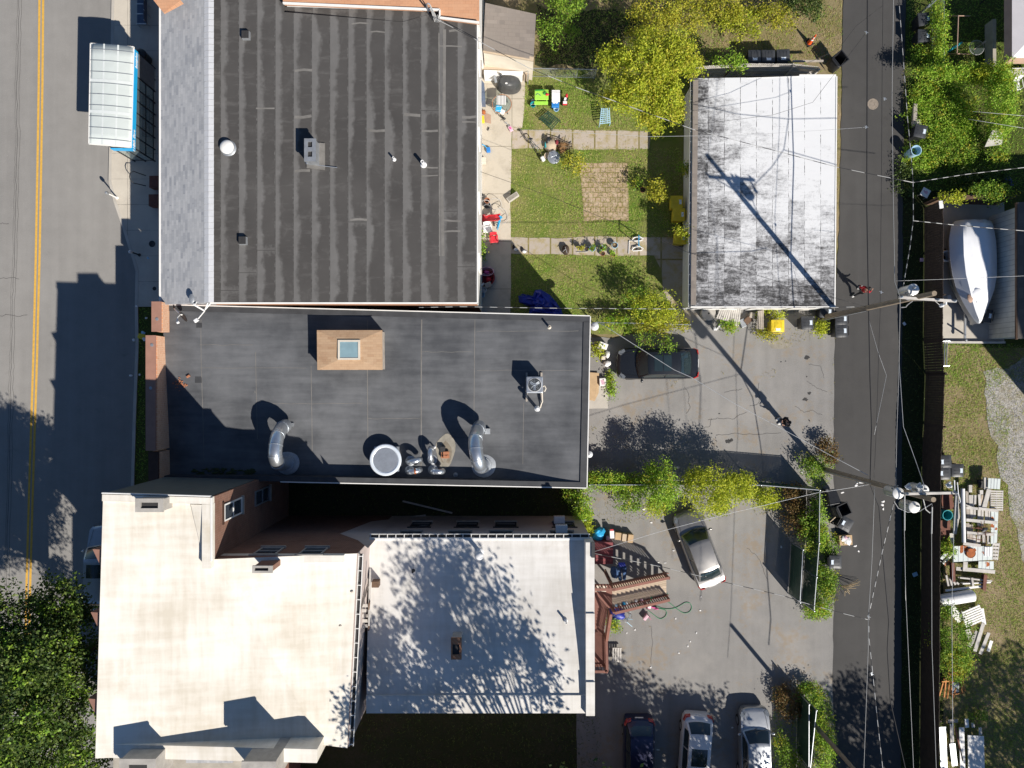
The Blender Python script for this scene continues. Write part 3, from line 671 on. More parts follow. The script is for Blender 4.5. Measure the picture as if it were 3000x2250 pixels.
chim('chimney', 'squat grey metal-clad chimney with two square flues on the streaked dark roof', 'B', 312,897,388,1045, Z1, Z1 + .85, 'dull_metal', [(.3,.68,.14,.38),(.3,.68,.56,.8)], 'dull_metal', flash=.25)
a = W('B', 330,1062, Z1 + .06); b = W('B', 526,1086, Z1 + .06)
tag(MB().tube([a, b],.022,8).tube([(a.x - .03, a.y + .1, a.z),(a.x, a.y, a.z)],.05).build('metal_pole', MT['galvanized'], smooth=True), 'thin metal pole lying on the streaked dark roof below the chimney', 'pole')
c = W('A', 1470,952, Z1 + .2); t = thing('mushroom_vent', 'round white mushroom vent near the grey shingle slope', 'roof vent', (c.x, c.y, Z1))
MB().lathe((c.x, c.y, Z1),[(.42,0),(.40,.02),(.22,.05),(.22,.2)],22).build('collar', MT['dull_metal'], t, True)
MB().lathe((c.x, c.y, Z1 + .16),[(.34,0),(.36,.03),(.36,.07),(.30,.14),(.16,.19),(0,.20)],26).build('cap', MT['white_paint'], t, True)
for v, x, y, lb in (('A', 1590,224, 'small square dark roof hatch nearest the upper end of the long dark roof'),('A', 1571,1558, 'small square dark roof hatch nearest the black-roofed building')):
    c = W(v, x, y, Z1 + .2); t = thing('roof_hatch', lb, 'roof hatch', (c.x, c.y, Z1), 'square hatches on the long dark roof')
    MB().box((c.x, c.y, Z1 + .11),(.40,.42,.22), taper=.92).build('curb', MT['dull_metal'], t); MB().box((c.x, c.y, Z1 + .235),(.36,.38,.03)).build('lid', MT['tar'], t)
pipe_vent('B', 1086,1068, Z1,.55,.09, 'vent_pipe', 'white plastic vent pipe, the thicker of two on the long dark roof')
pipe_vent('B', 896,1034, Z1,.35,.055, 'vent_pipe', 'thin white vent pipe, the shorter of two on the long dark roof')
c = W('B', 1118,84, Z1); t = thing('service_mast', 'small bent service mast with loose cables at the edge of the long dark roof', 'service mast', (c.x, c.y, Z1))
MB().tube([(c.x, c.y, Z1),(c.x, c.y, Z1 + .9),(c.x + .08, c.y - .03, Z1 + 1.0),(c.x + .16, c.y - .03, Z1 + .95)],.04,8).build('mast', MT['galvanized'], t, True)
m = MB()
for k in range(5): m.tube([(c.x + .15, c.y, Z1 + .95),(c.x + .25 + .05 * k, c.y - .3 - .03 * k, Z1 + .5),(c.x + .35 + .08 * k, c.y - .55, Z1 + .18),(c.x + .55, c.y - .62 + .04 * k, Z1 + .3 + .1 * k)],.018,5)
m.build('cable_loop', MT['wire_white'], t, True)

# --- orange shingled neighbour at the top
t = thing('gabled_house', 'house with an orange-brown shingle roof at the top edge', 'house', (-7,24,0))
q = [W('B', 178,20,6.45), W('B', 1192,64,6.45), W('B', 1192,114,6.45), W('B', 1446,146,6.45)]
base = [(q[0].x, 33),(q[0].x, q[0].y),(q[1].x, q[1].y),(q[2].x, q[2].y),(q[3].x, q[3].y),(q[3].x, 33)]
MB().prism([(p[0] * .995, p[1] + .05) for p in base],0,6.2).build('wall', MT['lap_siding'], t)
MB().prism(base, 6.2,6.4, lambda x, y: 6.45 + (y - 19.5) * .22).build('roof', MT['orange_shingle'], t)
m = MB()
for a, b in ((q[0], q[1]),(q[1], q[2]),(q[2], q[3])): m.beam((a.x, a.y - .03,6.5),(b.x, b.y - .03,6.5),.07,.14)
m.build('fascia', MT['white_paint'], t)
q = WL('A', [(960,-40),(1040,62),(1165,-5),(1180,-60)],6.9)
MB().add([(q[0].x, q[0].y, 6.7),(q[1].x, q[1].y, 6.55),(q[2].x, q[2].y, 6.8),(q[3].x, q[3].y, 7.0),(q[0].x, q[0].y, 6.45),(q[1].x, q[1].y, 6.45),(q[2].x, q[2].y, 6.45),(q[3].x, q[3].y, 6.45)],[(0,1,2,3),(0,4,5,1),(1,5,6,2)]).build('gable_roof', MT['orange_shingle'], t)
# lean-to with the taupe shingles and the boards in front of it
t = thing('garden_shed', 'lean-to shed with a taupe shingle roof beside the long dark roof', 'shed', (-.3,20,0))
q = WL('C', [(160,30),(488,82),(472,380),(146,322)],2.9)
MB().prism([(p.x, p.y) for p in q],0,2.5).build('wall', MT['cream_paint'], t)
MB().prism([(p.x, p.y) for p in q],2.5,2.8, lambda x, y: 3.15 - (x + 2) * .12).build('roof', MT['taupe_shingle'], t)
m = MB(); m.beam(W('C', 146,326,2.75), W('C', 472,384,2.75),.22,.08); m.build('fascia', MT['tan_wood'], t)
q = WL('C', [(130,350),(470,395),(440,490),(415,486),(120,448)],.9)
tag(MB().prism([(p.x, p.y) for p in q],.05,.9).build('wood_platform', MT['deck_boards']), 'weathered board platform below the taupe shingle shed', 'platform')
q = WL('C', [(150,452),(405,462),(398,488),(150,480)],1.0)
tag(MB().prism([(p.x, p.y) for p in q],.02,1.0).build('patio_wall', MT['white_paint'], bevel=.02), 'low white patio wall behind the covered grill', 'low wall')

# --- black-roofed building in the middle
Z2 = 5.15
b2 = [W('P', *p, Z2) for p in ((479,894),(1728,927),(1718,1428),(822,1410),(470,1409))]
def sm(t): t = max(0, min(1, t)); return t * t * (3 - 2 * t)
def roof2(x, y):
    yt = b2[0].y + (x - b2[0].x) / (b2[1].x - b2[0].x) * (b2[1].y - b2[0].y); yb = -5.25
    s = sm((yt - .6 - y) / (yt - yb - .6)); e = sm((b2[1].x - x) / 5.5)
    return Z2 - .02 - .62 * s * e
bb = thing('black_roofed_building', 'flat black membrane roofed building with a brick front parapet in the middle', 'building', (-8,-1,0))
MB().prism([(p.x, p.y) for p in b2],0,4.4).build('wall', MT['brick_dark'], bb)
def edge_pt(s, t_):
    n = b2[0].lerp(b2[1], s); so_ = Vector((b2[4].x + (b2[2].x - b2[4].x) * s, 0,0)); so_.y = (b2[4].y + (b2[3].y - b2[4].y) * min(1,(so_.x - b2[4].x) / (b2[3].x - b2[4].x))) if so_.x < b2[3].x else b2[3].y + (b2[2].y - b2[3].y) * (so_.x - b2[3].x) / (b2[2].x - b2[3].x)
    p = n.lerp(so_, t_); return (p.x, p.y, roof2(p.x, p.y))
MB().grid(60,26, edge_pt).build('flat_roof', MT['black_membrane'], bb, True, fix=False)
cu = MB()
def curb(a, b, w, z0, z1, inn):
    d = (b - a).normalized(); n = Vector((-d.y, d.x, 0)) * inn; c0, c1 = a + n * w / 2, b + n * w / 2
    cu.beam((c0.x, c0.y, (z0 + z1) / 2),(c1.x, c1.y, (z0 + z1) / 2), w, z1 - z0)
curb(b2[0], b2[1],.30,4.3, Z2 + .02,-1); curb(b2[1] + Vector((0,-.302,0)), b2[2] + Vector((0,.282,0)),.34,4.3, Z2 + .035,-1); curb(b2[2], b2[3],.28,4.3, Z2 + .025,-1); curb(b2[3], b2[4],.28,4.3, Z2 + .02,-1)
cu.build('curb', MT['rubber_membrane'], bb)
de = MB()
for a, b in ((b2[0], b2[1]),(b2[1], b2[2]),(b2[2], b2[3])):
    d = (b - a).normalized(); n = Vector((d.y, -d.x, 0)) * (-.028); de.beam((a + n) + Vector((0,0,-.05)),(b + n) + Vector((0,0,-.05)),.05,.2)
de.build('drip_edge', MT['white_paint'], bb)
se = MB()
for pts, w in (([(1285,560),(1275,930)],.07),([(1645,440),(1640,1000)],.04)):
    P_ = WL('L', pts, Z2); q = strip(P_, w, 0); se.add([(v_[0], v_[1], roof2(v_[0], v_[1]) + .006) for v_ in q.v], q.f)
for dx, y0, y1, w in ((430,690,1000,.03),(548,760,950,.03),(668,790,980,.035),(790,690,960,.035),(907,690,1010,.06),(1022,690,1000,.035),(1130,870,1005,.03)):
    P_ = WL('D', [(dx + (970 - y) * .014, y) for y in [y0 + (y1 - y0) * i / 16 for i in range(17)]], Z2); q = strip(P_, w, 0); se.add([(v_[0], v_[1], roof2(v_[0], v_[1]) + .006) for v_ in q.v], q.f)
for x0, x1, y in ((430,660,795),(560,780,872),(790,905,905),(910,1020,760),(1030,1240,800),(430,545,745),(1030,1250,715)):
    P_ = WL('D', [(x0 + (x1 - x0) * i / 10, y + U(-1,1)) for i in range(11)], Z2); q = strip(P_, .022,0); se.add([(v_[0], v_[1], roof2(v_[0], v_[1]) + .005) for v_ in q.v], q.f)
se.build('roof_seam', MT['seam_grey'], bb, fix=False)
for x, y, w_, h_ in ((1275,912,.6,.7),(1290,560,.5,.5)):
    c = W('L', x, y, Z2); z = roof2(c.x, c.y) + .012; MB().box((c.x, c.y, z),(w_ * .6, h_ * .5,.012)).build('roof_patch', MT['rubber_membrane'], bb)
# brick front parapet with clay-coloured caps
def par(x0, y0, x1, y1, zt, capx, dark=False):
    a = W('L', x0, y0, zt); b = W('L', capx, y1, zt); base_x = b2[0].x + .02
    MB().bx(a.x, b.y, 0, max(base_x, b.x + .05), a.y, zt - .085).build('parapet', MT['parapet_brick'], bb)
    MB().bx(a.x - .03, b.y - .02, zt - .083, b.x, a.y + .02, zt).build('parapet_cap', MT['brown_tile' if dark else 'clay_cap'], bb)
par(985,408,0,598,5.95,1043); par(947,627,0,1370,6.0,1008); par(965,1380,0,1578,5.7,1026, True)
for x, y, lb in ((1017,519,5.955),(984,687,6.005),(976,966,6.005)):
    c = W('L', x, y, lb); MB().lathe((c.x, c.y, lb),[(.09,0),(.085,.012),(0,.015)],14).build('cap_plug', MT['dull_metal'], bb)
for y0 in (2.6,-.6,-3.6): window(bb, (-19.3, y0 + 1.1),(-19.3, y0),1.0,2.6)

# --- tall white-roofed building with the notch
Z3 = 11.3
t3 = [W('D', *p) for p in ((222,1068,11.3),(456,1075,11.3),(456,1210,11.1),(772,1207,9.8),(751,1615,9.8),(688,1615,10.2),(688,1641,10.9),(205,1639,11.3))]; t3 = [Vector((p.x, p.y, 0)) for p in t3]; t3[2].x = t3[1].x; t3[2].y = t3[3].y = -8.02; t3[5].x = t3[6].x
tb = thing('tall_white_roofed_building', 'tall brick building with a bright white flat roof notched at one corner', 'building', (-16,-10,0))
rz3 = lambda x, y: 11.27 - 1.45 * sm((x + 16.5) / 9.5)
MB().prism([(p.x, p.y) for p in t3],0,9.0, lambda x, y: rz3(x, y) - .015).build('wall', MT['brick'], tb)
t3i = [(p.x, p.y) for p in t3]
MB().sheet([(x, y, rz3(x, y)) for x, y in t3i]).build('flat_roof', MT['white_roof'], tb, fix=False)
pp = MB()
def parapet(m, a, b, w, z0, z1, side):
    d = (b - a).normalized(); n = Vector((-d.y, d.x, 0)) * side; c0, c1 = a + n * (w / 2 - .005), b + n * (w / 2 - .005)
    m.beam((c0.x, c0.y, (z0 + z1) / 2),(c1.x, c1.y, (z0 + z1) / 2), w, z1 - z0)
parapet(pp, t3[0], t3[1],.30,10.95, Z3 + .05,-1)
parapet(pp, t3[1] + Vector((0,-.3,0)), t3[2] + Vector((0,-.33,0)),.40,10.9, Z3 + .045,-1)
parapet(pp, t3[2] + Vector((0,0,0)), t3[3] + Vector((-.55,0,0)),.33,9.85,10.25,-1)
parapet(pp, t3[6] + Vector((.0,0,0)), t3[7],.62,9.5, Z3 - .12,-1)
pp.build('parapet', MT['white_roof'], tb)
a, b = t3[1], t3[2]; wx = a.x - .40
MB().add([(wx, a.y - .32, Z3 + .03),(wx, b.y - .1, Z3 + .03),(wx, b.y - .1,11.0),(wx, a.y - .32,11.2),(wx - .55, a.y - .32,11.24),(wx - .05, b.y - .1,11.0)],[(0,1,2,3),(0,4,5,1),(3,4,0),(1,5,2),(2,5,4,3)]).build('cant_strip', MT['white_roof'], tb)
sd_ = MB(); panel(sd_, (t3[1].x - .12, t3[1].y),(t3[0].x + .02, t3[0].y),5.5,11.25,.04,.0); sd_.build('siding', MT['slate_siding'], tb)
tr = MB(); panel(tr, (t3[1].x - .02, t3[1].y + .04),(t3[0].x - .02, t3[0].y + .04),11.2,11.36,.05,0); panel(tr, (t3[2].x, t3[2].y),(t3[1].x, t3[1].y),11.2,11.37,.05,0); tr.build('roof_edge', MT['white_paint'], tb)
nx = t3[1].x; ny = t3[2].y
window(tb, (nx, -6.5),(nx, -5.68),7.7,9.9, lintel='brown_tile'); window(tb, (nx, -6.5),(nx, -5.68),3.6,5.8, 'dull_metal')
for x0 in (-12.2,-10.05): window(tb, (x0 + 1.1, ny),(x0, ny),8.8,10.1, 'stone', lintel='stone')
wp = MB(); wp.add([(-9.2, ny + .015,5.4),(-8.2, ny + .015,2.0),(-7.02, ny + .015,1.2),(-7.02, ny + .015,8.8),(-7.9, ny + .015,7.0)],[(0,1,2,3,4)]); wp.build('whitewashed_patch', MT['painted_wall'], tb, fix=False)
ew = MB(); panel(ew, (t3[4].x, t3[4].y),(t3[3].x, t3[3].y),5.6,9.75,.03,0); ew.build('painted_side', MT['painted_wall'], tb)
def gutter(parent, a, b, n, side, z, w=.16):
    d = (b - a).normalized(); o = Vector((d.y, -d.x, 0)) * side; m = MB()
    for off, h0, h1 in ((.015,0,.12),(w, 0,.10)):
        c0, c1 = a + o * off, b + o * off; m.beam((c0.x, c0.y, z + (h0 + h1) / 2),(c1.x, c1.y, z + (h0 + h1) / 2),.025, h1 - h0)
    gt = m.build('gutter', MT['white_paint'], parent)
    f = MB(); c0, c1 = a + o * (w / 2 + .005), b + o * (w / 2 + .005); f.beam((c0.x, c0.y, z + .012),(c1.x, c1.y, z + .012), w - .05,.02); f.build('gutter_bed', MT['tar'], gt)
    h = MB()
    for i in range(n + 1):
        p = a.lerp(b, (i + .15) / (n + .3)); q = p + o * w; h.beam((p.x, p.y, z + .125),(q.x, q.y, z + .125),.035,.014)
    h.build('gutter_hanger', MT['white_paint'], gt)
gutter(tb, t3[3] + Vector((.035,-.05,0)), t3[4] + Vector((.035,.02,0)),13,-1,9.6,.20)
# triangular hoods jutting from the street front
for (x, y) in ((512,408),(498,768),(486,1262)):
    c = W('M', x, y, 10.9); bx_ = t3[0].x + (t3[7].x - t3[0].x) * (t3[0].y - c.y) / (t3[0].y - t3[7].y); m = MB()
    m.add([(bx_, c.y, 11.0),(bx_ - .62, c.y, 10.9),(bx_, c.y - 1.15,11.0),(bx_, c.y, 10.1),(bx_ - .62, c.y, 10.3),(bx_, c.y - 1.15,10.1)],[(0,1,2),(5,4,3),(0,3,4,1),(1,4,5,2)])
    ob = MB().bx(bx_ - .35, c.y - 1.0,0, bx_ + .02, c.y - .08,10.0).build('bay', MT['brick_dark'], tb)
    m.build('hood', MT['clay_cap'], ob)
chim('chimney', 'wide stone-capped chimney at the notched corner edge of the bright white roof', 'M', 772,118,932,196,10.2, Z3 + .75, 'stone', [(.2,.82,.3,.72)])
chim('chimney', 'small brick chimney rising at the edge of the notch in the white roof', 'N', 210,1322,350,1372,9.2,11.7, 'brick', [(.12,.8,.28,.7)])
for v, x, y in (('D', 688,1346),('D', 727,1362),('N', 878,1532)):
    c = W(v, x, y, 10.6); z = 11.27 - 1.45 * sm((c.x + 16.5) / 9.5)
    tag(MB().blob((c.x, c.y, z + .03),(.07,.06,.05), int(x)).build('roof_pebble', MT['old_wood'], smooth=True), 'small dark lump of debris on the bright white roof', 'debris', 'bits of debris on the white roof')

# --- lower white-roofed rear wing
rw = thing('rear_wing', 'lower white-roofed wing behind the tall brick building, dappled with tree shade', 'building', (-1,-12,0))
wx0, wx1, wy0, wy1 = -7.34,4.12,-16.58,-7.95
def zr(x, y): return 6.85 + .72 * sm((wy1 - y) / 8.0)
MB().bx(wx0, wy0,0, wx1, wy1 - .10,6.7).build('wall', MT['painted_wall'], rw)
MB().grid(20,18, lambda s, t_: (wx0 + (wx1 - wx0) * s, wy0 + (wy1 - wy0) * t_, zr(0, wy0 + (wy1 - wy0) * t_))).build('flat_roof', MT['wing_roof'], rw, fix=False)
m = MB(); m.bx(wx1 - .42, wy0,6.5, wx1 + .02,-14.9,7.95); m.bx(wx1 - .42,-14.9,6.5, wx1 + .02,-11.5,7.86); m.bx(wx1 - .42,-11.5,6.5, wx1 + .02, wy1,7.78)
m.build('parapet', MT['wing_roof'], rw); MB().bx(wx0, wy0,6.5, wx1 - .42, wy0 + .9,7.66).build('parapet', MT['wing_roof'], rw)
MB().bx(wx1 - .14, wy1 - .75,7.782, wx1 + .03, wy1 + .03,7.86).build('parapet_cap', MT['dark_metal'], rw)
MB().bx(wx0, wy1 - .10,6.5, wx1, wy1 + .01,6.87).build('fascia', MT['white_paint'], rw)
gutter(rw, Vector((wx0, wy1 + .012,0)), Vector((wx1 - .1, wy1 + .012,0)),26,-1,6.72,.2)
yn3 = wy1 - .10
for (u0, u1) in ((-6.0,-4.9),(-3.4,-2.2),(-1.2,0.0),(2.1,3.3)):
    window(rw, (u1, yn3),(u0, yn3),4.9,6.2, 'tar', lintel='tar'); window(rw, (u1 + .25, yn3),(u0 + .25, yn3),2.2,3.5, 'tar', lintel='tar')
for x0, z in ((2.35,5.0),(2.4,2.4)):
    t = thing('window_air_conditioner', 'white box air conditioner in %s window of the shaded pink wall' % ('an upper' if z > 4 else 'a lower'), 'air conditioner', (x0 + .3, yn3 + .3, z), 'air conditioners in the gangway wall')
    MB().bx(x0, yn3 + .07, z, x0 + .62, yn3 + .48, z + .4).build('case', MT['white_plastic'], t, bevel=.015)
    g_ = MB()
    for k_ in range(6): g_.bx(x0 + .05 + k_ * .09, yn3 + .481, z + .05, x0 + .09 + k_ * .09, yn3 + .49, z + .35)
    g_.build('grille', MT['dull_metal'], t)
c = W('O', 483,1245,7.5); zz = zr(0, c.y); t = thing('ball_vent', 'white ball-topped vent pipe near the gutter of the rear wing roof', 'roof vent', (c.x, c.y, zz))
MB().lathe((c.x, c.y, zz),[(.2,0),(.18,.03),(.10,.06),(.10,.8)],16).build('pipe', MT['white_plastic'], t, True)
MB().lathe((c.x, c.y, zz + .7),[(.05,0),(.19,.06),(.23,.16),(.20,.28),(.10,.36),(0,.38)],18).build('ball_cap', MT['white_plastic'], t, True)
chim('chimney', 'small square chimney standing on the dappled rear wing roof', 'D', 974,1378,997,1425,7.1,8.3, 'stone', [(.14,.8,.3,.78)], 'brick_orange')
c = W('D', 1222,1341,6.1); pipe_vent('D', 1222,1341, zr(0, c.y),.35,.06, 'vent_pipe', 'thin white vent pipe near the parapet of the rear wing roof')
c = W('N', 1330,1355,6.1); pipe_vent('N', 1330,1355, zr(0, c.y),.3,.05, 'vent_pipe', 'short dark vent pipe on the shaded part of the rear wing roof', 'dark_metal')
# wooden steps in the slot beside the tall wall
t = thing('roof_steps', 'old grey wooden steps in the slot between tall wall and rear wing', 'steps', (-6.9,-11.5,7.2))
MB().beam(W('D', 800,1228,7.9), W('D', 797,1352,8.3),.07,.08).build('rail', MT['grey_wood'], t); MB().beam(W('D', 796,1262,7.6), W('D', 778,1318,8.6),.1,.1).build('brace', MT['old_wood'], t)
m = MB()
for k_ in range(5): m.beam(W('D', 776,1308 + k_ * 11,8.2 - k_ * .12), W('D', 797,1308 + k_ * 11,8.2 - k_ * .12),.16,.04)
m.build('tread', MT['grey_wood'], t); MB().beam(W('D', 776,1300,8.3), W('D', 775,1360,7.6),.05,.2).beam(W('D', 798,1300,8.3), W('D', 797,1360,7.6),.05,.2).build('stringer', MT['brown_wood'], t); MB().bx(-7.1,-10.3,7.0,-6.75,-10.0,7.5).build('post', MT['brown_wood'], t)

# --- neighbour below the tall building: only its top edge and chimneys show
nb = thing('stone_fronted_rowhouse', 'rowhouse at the bottom edge beside the tall white roof', 'building', (-14,-21,0))
MB().bx(-19,-26,0,-12.9,-17.25,9.5).build('wall', MT['brick'], nb)
MB().bx(-19,-26,9.502,-12.9,-17.3,9.6).build('flat_roof', MT['old_concrete'], nb)
MB().bx(-15.4,-17.9,9.6,-13.2,-17.32,9.9).build('coping', MT['grey_shingle'], nb)
chim('chimney', 'larger stone chimney at the bottom edge below the white roof', 'M', 682,1607,890,1760,10.4,12.15, 'stone', [(.24,.76,.22,.7)])
chim('chimney', 'rough stone chimney at the bottom edge, the one nearer the rear wing', 'M', 1380,1622,1578,1760,0,12.4, 'stone', [(.2,.8,.35,.75)], 'stone')

# --- flat white-painted garage
ga = thing('flat_roofed_garage', 'low garage with a worn white painted flat roof beside the alley', 'garage', (14,13,0))
g4 = [W('D', *p, 2.5) for p in ((1497,169),(1806,165),(1802,662),(1492,662))]
MB().prism([(g4[0].x + .10, g4[0].y - .08),(g4[1].x - .12, g4[1].y - .08),(g4[2].x - .12, g4[2].y + .08),(g4[3].x + .10, g4[3].y + .08)],0,2.2).build('wall', MT['pale_siding'], ga)
MB().prism([(p.x, p.y) for p in g4],2.2,2.5).build('flat_roof', MT['garage_roof'], ga)
m = MB(); m.beam((g4[2].x + .03, g4[2].y, 2.43),(g4[1].x + .03, g4[1].y, 2.43),.07,.2); m.beam((g4[3].x, g4[3].y - .03,2.43),(g4[2].x + .06, g4[2].y - .03,2.43),.07,.2); m.build('drip_edge', MT['white_paint'], ga)
q0 = W('E', 605,582,2.5); q1 = W('E', 1000,575,2.5)
MB().prism([(q0.x, q0.y - .02),(g4[1].x, g4[1].y - .02),(g4[1].x, g4[1].y + .11),(q1.x, g4[1].y + .11),(q1.x, g4[1].y + .02),(q0.x, g4[0].y + .02)],2.42,2.515).build('roof_overlap', MT['white_paint'], ga)
gutter(ga, Vector((g4[3].x - .005, g4[3].y, 0)), Vector((g4[0].x - .005, g4[0].y, 0)),22,-1,2.3,.10)
m = MB(); m.prism([(g4[3].x + .002, g4[3].y + .1),(g4[3].x + .30, g4[3].y + .1),(g4[0].x + .30, g4[0].y - .1),(g4[0].x + .002, g4[0].y - .1)],2.49,2.535); m.build('roof_curb', MT['taupe_shingle'], ga)
t = MB()
for i, x in enumerate((11.5,14.2,16.6)): t.bx(x, g4[3].y + .02,.05, x + 2.0, g4[3].y + .078,2.0)
t.build('garage_door', MT['white_paint'], ga)

# --- metal-sided shed by the boat, canopy and house corner at the upper right
sh = thing('metal_sided_shed', 'grey metal-sided building with a brown shingle roof right of the covered boat', 'shed', (31,6,0))
MB().bx(29.1,2.75,0,34,10.2,2.7).build('wall', MT['metal_siding'], sh)
m = MB(); m.add([(28.95,2.6,2.72),(32,2.6,3.9),(32,10.4,3.9),(28.95,10.4,2.72),(28.95,2.6,2.62),(32,2.6,3.7),(32,10.4,3.7),(28.95,10.4,2.62)],[(0,1,2,3),(0,4,5,1),(3,7,4,0)]); m.build('roof', MT['brown_shingle'], sh)
MB().bx(28.9,2.55,2.55,28.96,10.4,2.7).build('gutter', MT['brown_wood'], sh)
ca = thing('gazebo_canopy', 'square gazebo canopy with tan edges at the upper right corner', 'gazebo', (30,20.5,0))
x0, y0, x1, y1 = 28.35,18.45,32.6,23.4; cx, cy = 30.5,20.9; m = MB()
m.add([(x0 + .25, y0 + .2,2.75),(x1, y0 + .2,2.75),(x1, y1,2.75),(x0 + .25, y1,2.75),(cx, cy, 3.6)],[(0,1,4),(1,2,4),(2,3,4),(3,0,4)]); m.build('canopy', MT['canvas_white'], ca, fix=False)
m = MB(); m.add([(x0, y0,2.45),(x1, y0,2.45),(x1, y1,2.45),(x0, y1,2.45),(x0 + .25, y0 + .2,2.752),(x1, y0 + .2,2.752),(x1, y1,2.752),(x0 + .25, y1,2.752)],[(0,1,5,4),(3,0,4,7)]); m.build('valance', MT['canvas_tan'], ca, fix=False)
for px, py in ((x0 + .2, y0 + .2),(x0 + .2, y1 - .2)): MB().tube([(px, py, 0),(px, py, 2.5)],.04).build('leg', MT['dark_metal'], ca)
tag(MB().bx(28.85,18.4,0,29.05,21.9,.75).build('retaining_wall', MT['old_concrete']), 'grey low wall along the edge of the gazebo canopy', 'low wall')
q = WL('F', [(1520,560),(1700,555),(1700,605),(1515,605)],.3)
t = thing('back_step', 'grey board step with white edges below the gazebo canopy', 'step', (q[0].x, q[0].y, 0))
MB().prism([(p.x, p.y) for p in q],0,.3).build('tread', MT['grey_wood'], t); MB().beam(q[0] + Vector((0,.03,0)), q[1] + Vector((0,.03,0)),.04,.04).build('edge', MT['white_paint'], t)

t = thing('shade_house', 'unseen house added beyond the bottom edge to shade the yard below the rear wing', 'house', (2,-31,0))  # unseen block put in to darken the yard and lower lot
MB().bx(-7.0,-38,0,9.5,-25.4,9.2).build('wall', MT['brick'], t); MB().bx(-7.1,-38,9.2,9.6,-25.3,9.4).build('roof', MT['old_concrete'], t)
t = thing('frame_house', 'two-storey house beyond the right edge whose shade falls on the covered boat', 'house', (38,1,0))
MB().bx(34.2,-4.2,0,42,5.6,8.4).build('wall', MT['lap_siding'], t); MB().add([(34,-4.4,8.4),(42,-4.4,8.4),(42,5.8,8.4),(34,5.8,8.4),(34.6,.7,10.6),(42,.7,10.6)],[(0,1,5,4),(2,3,4,5),(0,4,3),(0,3,2,1)]).build('roof', MT['brown_shingle'], t)
# ---------------------------------------------------------------- street side
def text_mesh(body, size, mat, parent, loc, rot, name='lettering', shear=.25):
    cu_ = bpy.data.curves.new(name, 'FONT'); cu_.body = body; cu_.size = size; cu_.extrude = .006; cu_.shear = shear; cu_.align_x = 'CENTER'; cu_.align_y = 'CENTER'; cu_.offset = .004
    o = bpy.data.objects.new(name + '_source', cu_); COL.objects.link(o); dg = bpy.context.evaluated_depsgraph_get()
    me = bpy.data.meshes.new_from_object(o.evaluated_get(dg)); COL.objects.unlink(o); bpy.data.objects.remove(o)
    me.materials.clear(); me.materials.append(MT[mat]); r = bpy.data.objects.new(name, me); COL.objects.link(r); r.parent = parent
    off = Vector((0,0,0)); p = parent
    while p is not None: off += p.location; p = p.parent
    r.location = Vector(loc) - off; r.rotation_euler = rot; return r
t = thing('bus_shelter', 'glass bus shelter with a ribbed pale roof and bright blue sign band at the kerb', 'bus shelter', (-22.3,16.4,.12))
zt = 3.15; r4 = [W('A', *p, zt) for p in ((588,282),(868,305),(850,955),(577,932))]
rxw, rxe = (r4[0].x + r4[3].x) / 2,(r4[1].x + r4[2].x) / 2
def roofp(s, q): p = r4[0].lerp(r4[1], s).lerp(r4[3].lerp(r4[2], s), q); return (p.x, p.y, zt + .10 * math.sin(math.pi * s))
MB().grid(12,9, roofp).build('roof', MT['roof_panel'], t, True, solid=.03)
for i in range(9):
    q = .055 + i * .111; MB().tube([tuple(Vector(roofp(s / 12, q)) + Vector((0,0,.02))) for s in range(13)],.022,5).build('roof_rib', MT['dull_metal'], t)
for s in (.335,.66):
    m = MB(); m.grid(2,40, lambda a, b: tuple(Vector(roofp(s - .02 + a * .04, b)) + Vector((0,0,.021)))); m.build('roof_strip', MT['roof_rib'], t, fix=False)
for q in (.35,.66):
    m = MB(); m.grid(12,1, lambda a, b: tuple(Vector(roofp(a, q + b * .03)) + Vector((0,0,.024)))); m.build('roof_strip', MT['roof_rib'], t, fix=False)
m = MB()
for a, b in ((r4[0], r4[1]),(r4[1], r4[2]),(r4[2], r4[3]),(r4[3], r4[0])): m.beam(a, b, .06,.06)
m.build('roof_edge', MT['white_paint'], t)
ex = r4[1].x + .02; fx = r4[2].x + .02
fas = MB(); fas.beam((ex, r4[1].y - .12,2.96),(fx, r4[2].y - .08,2.96),.05,.36); fas.beam((fx, r4[2].y - .08,2.96),(rxw + 1.15, r4[2].y - .05,2.96),.05,.36)
fb = fas.build('sign_band', MT['sky_fascia'], t)
ang = math.atan2(r4[2].y - r4[1].y, fx - ex)
for body, f in (('busplus', .10),('118th Street', .89)):
    p = Vector((ex, r4[1].y - .12,2.96)).lerp(Vector((fx, r4[2].y - .08,2.96)), f)
    text_mesh(body, .30, 'white_paint', fb, (p.x + .034, p.y, 2.955),(math.radians(90),0, math.radians(90)))
wx_ = -21.72; yN, yS = 19.2,13.55
fr_ = MB()
for i in range(9): y = yN + (yS - yN) * i / 8; fr_.bx(wx_ - .03, y - .03,.12, wx_ + .03, y + .03,3.1)
for z in (.35,1.25,2.7): fr_.bx(wx_ - .025, yS, z - .025, wx_ + .025, yN, z + .025)
for x in (-22.95,-22.3): fr_.bx(x - .03, yS - .03,.12, x + .03, yS + .03,3.1); fr_.bx(x - .03, yN - .03,.12, x + .03, yN + .03,3.1)
for z in (.35,2.7): fr_.bx(-22.95, yS - .02, z - .025, wx_, yS + .02, z + .025); fr_.bx(-22.95, yN - .02, z - .025, wx_, yN + .02, z + .025)
fr_.build('frame', MT['dark_metal'], t)
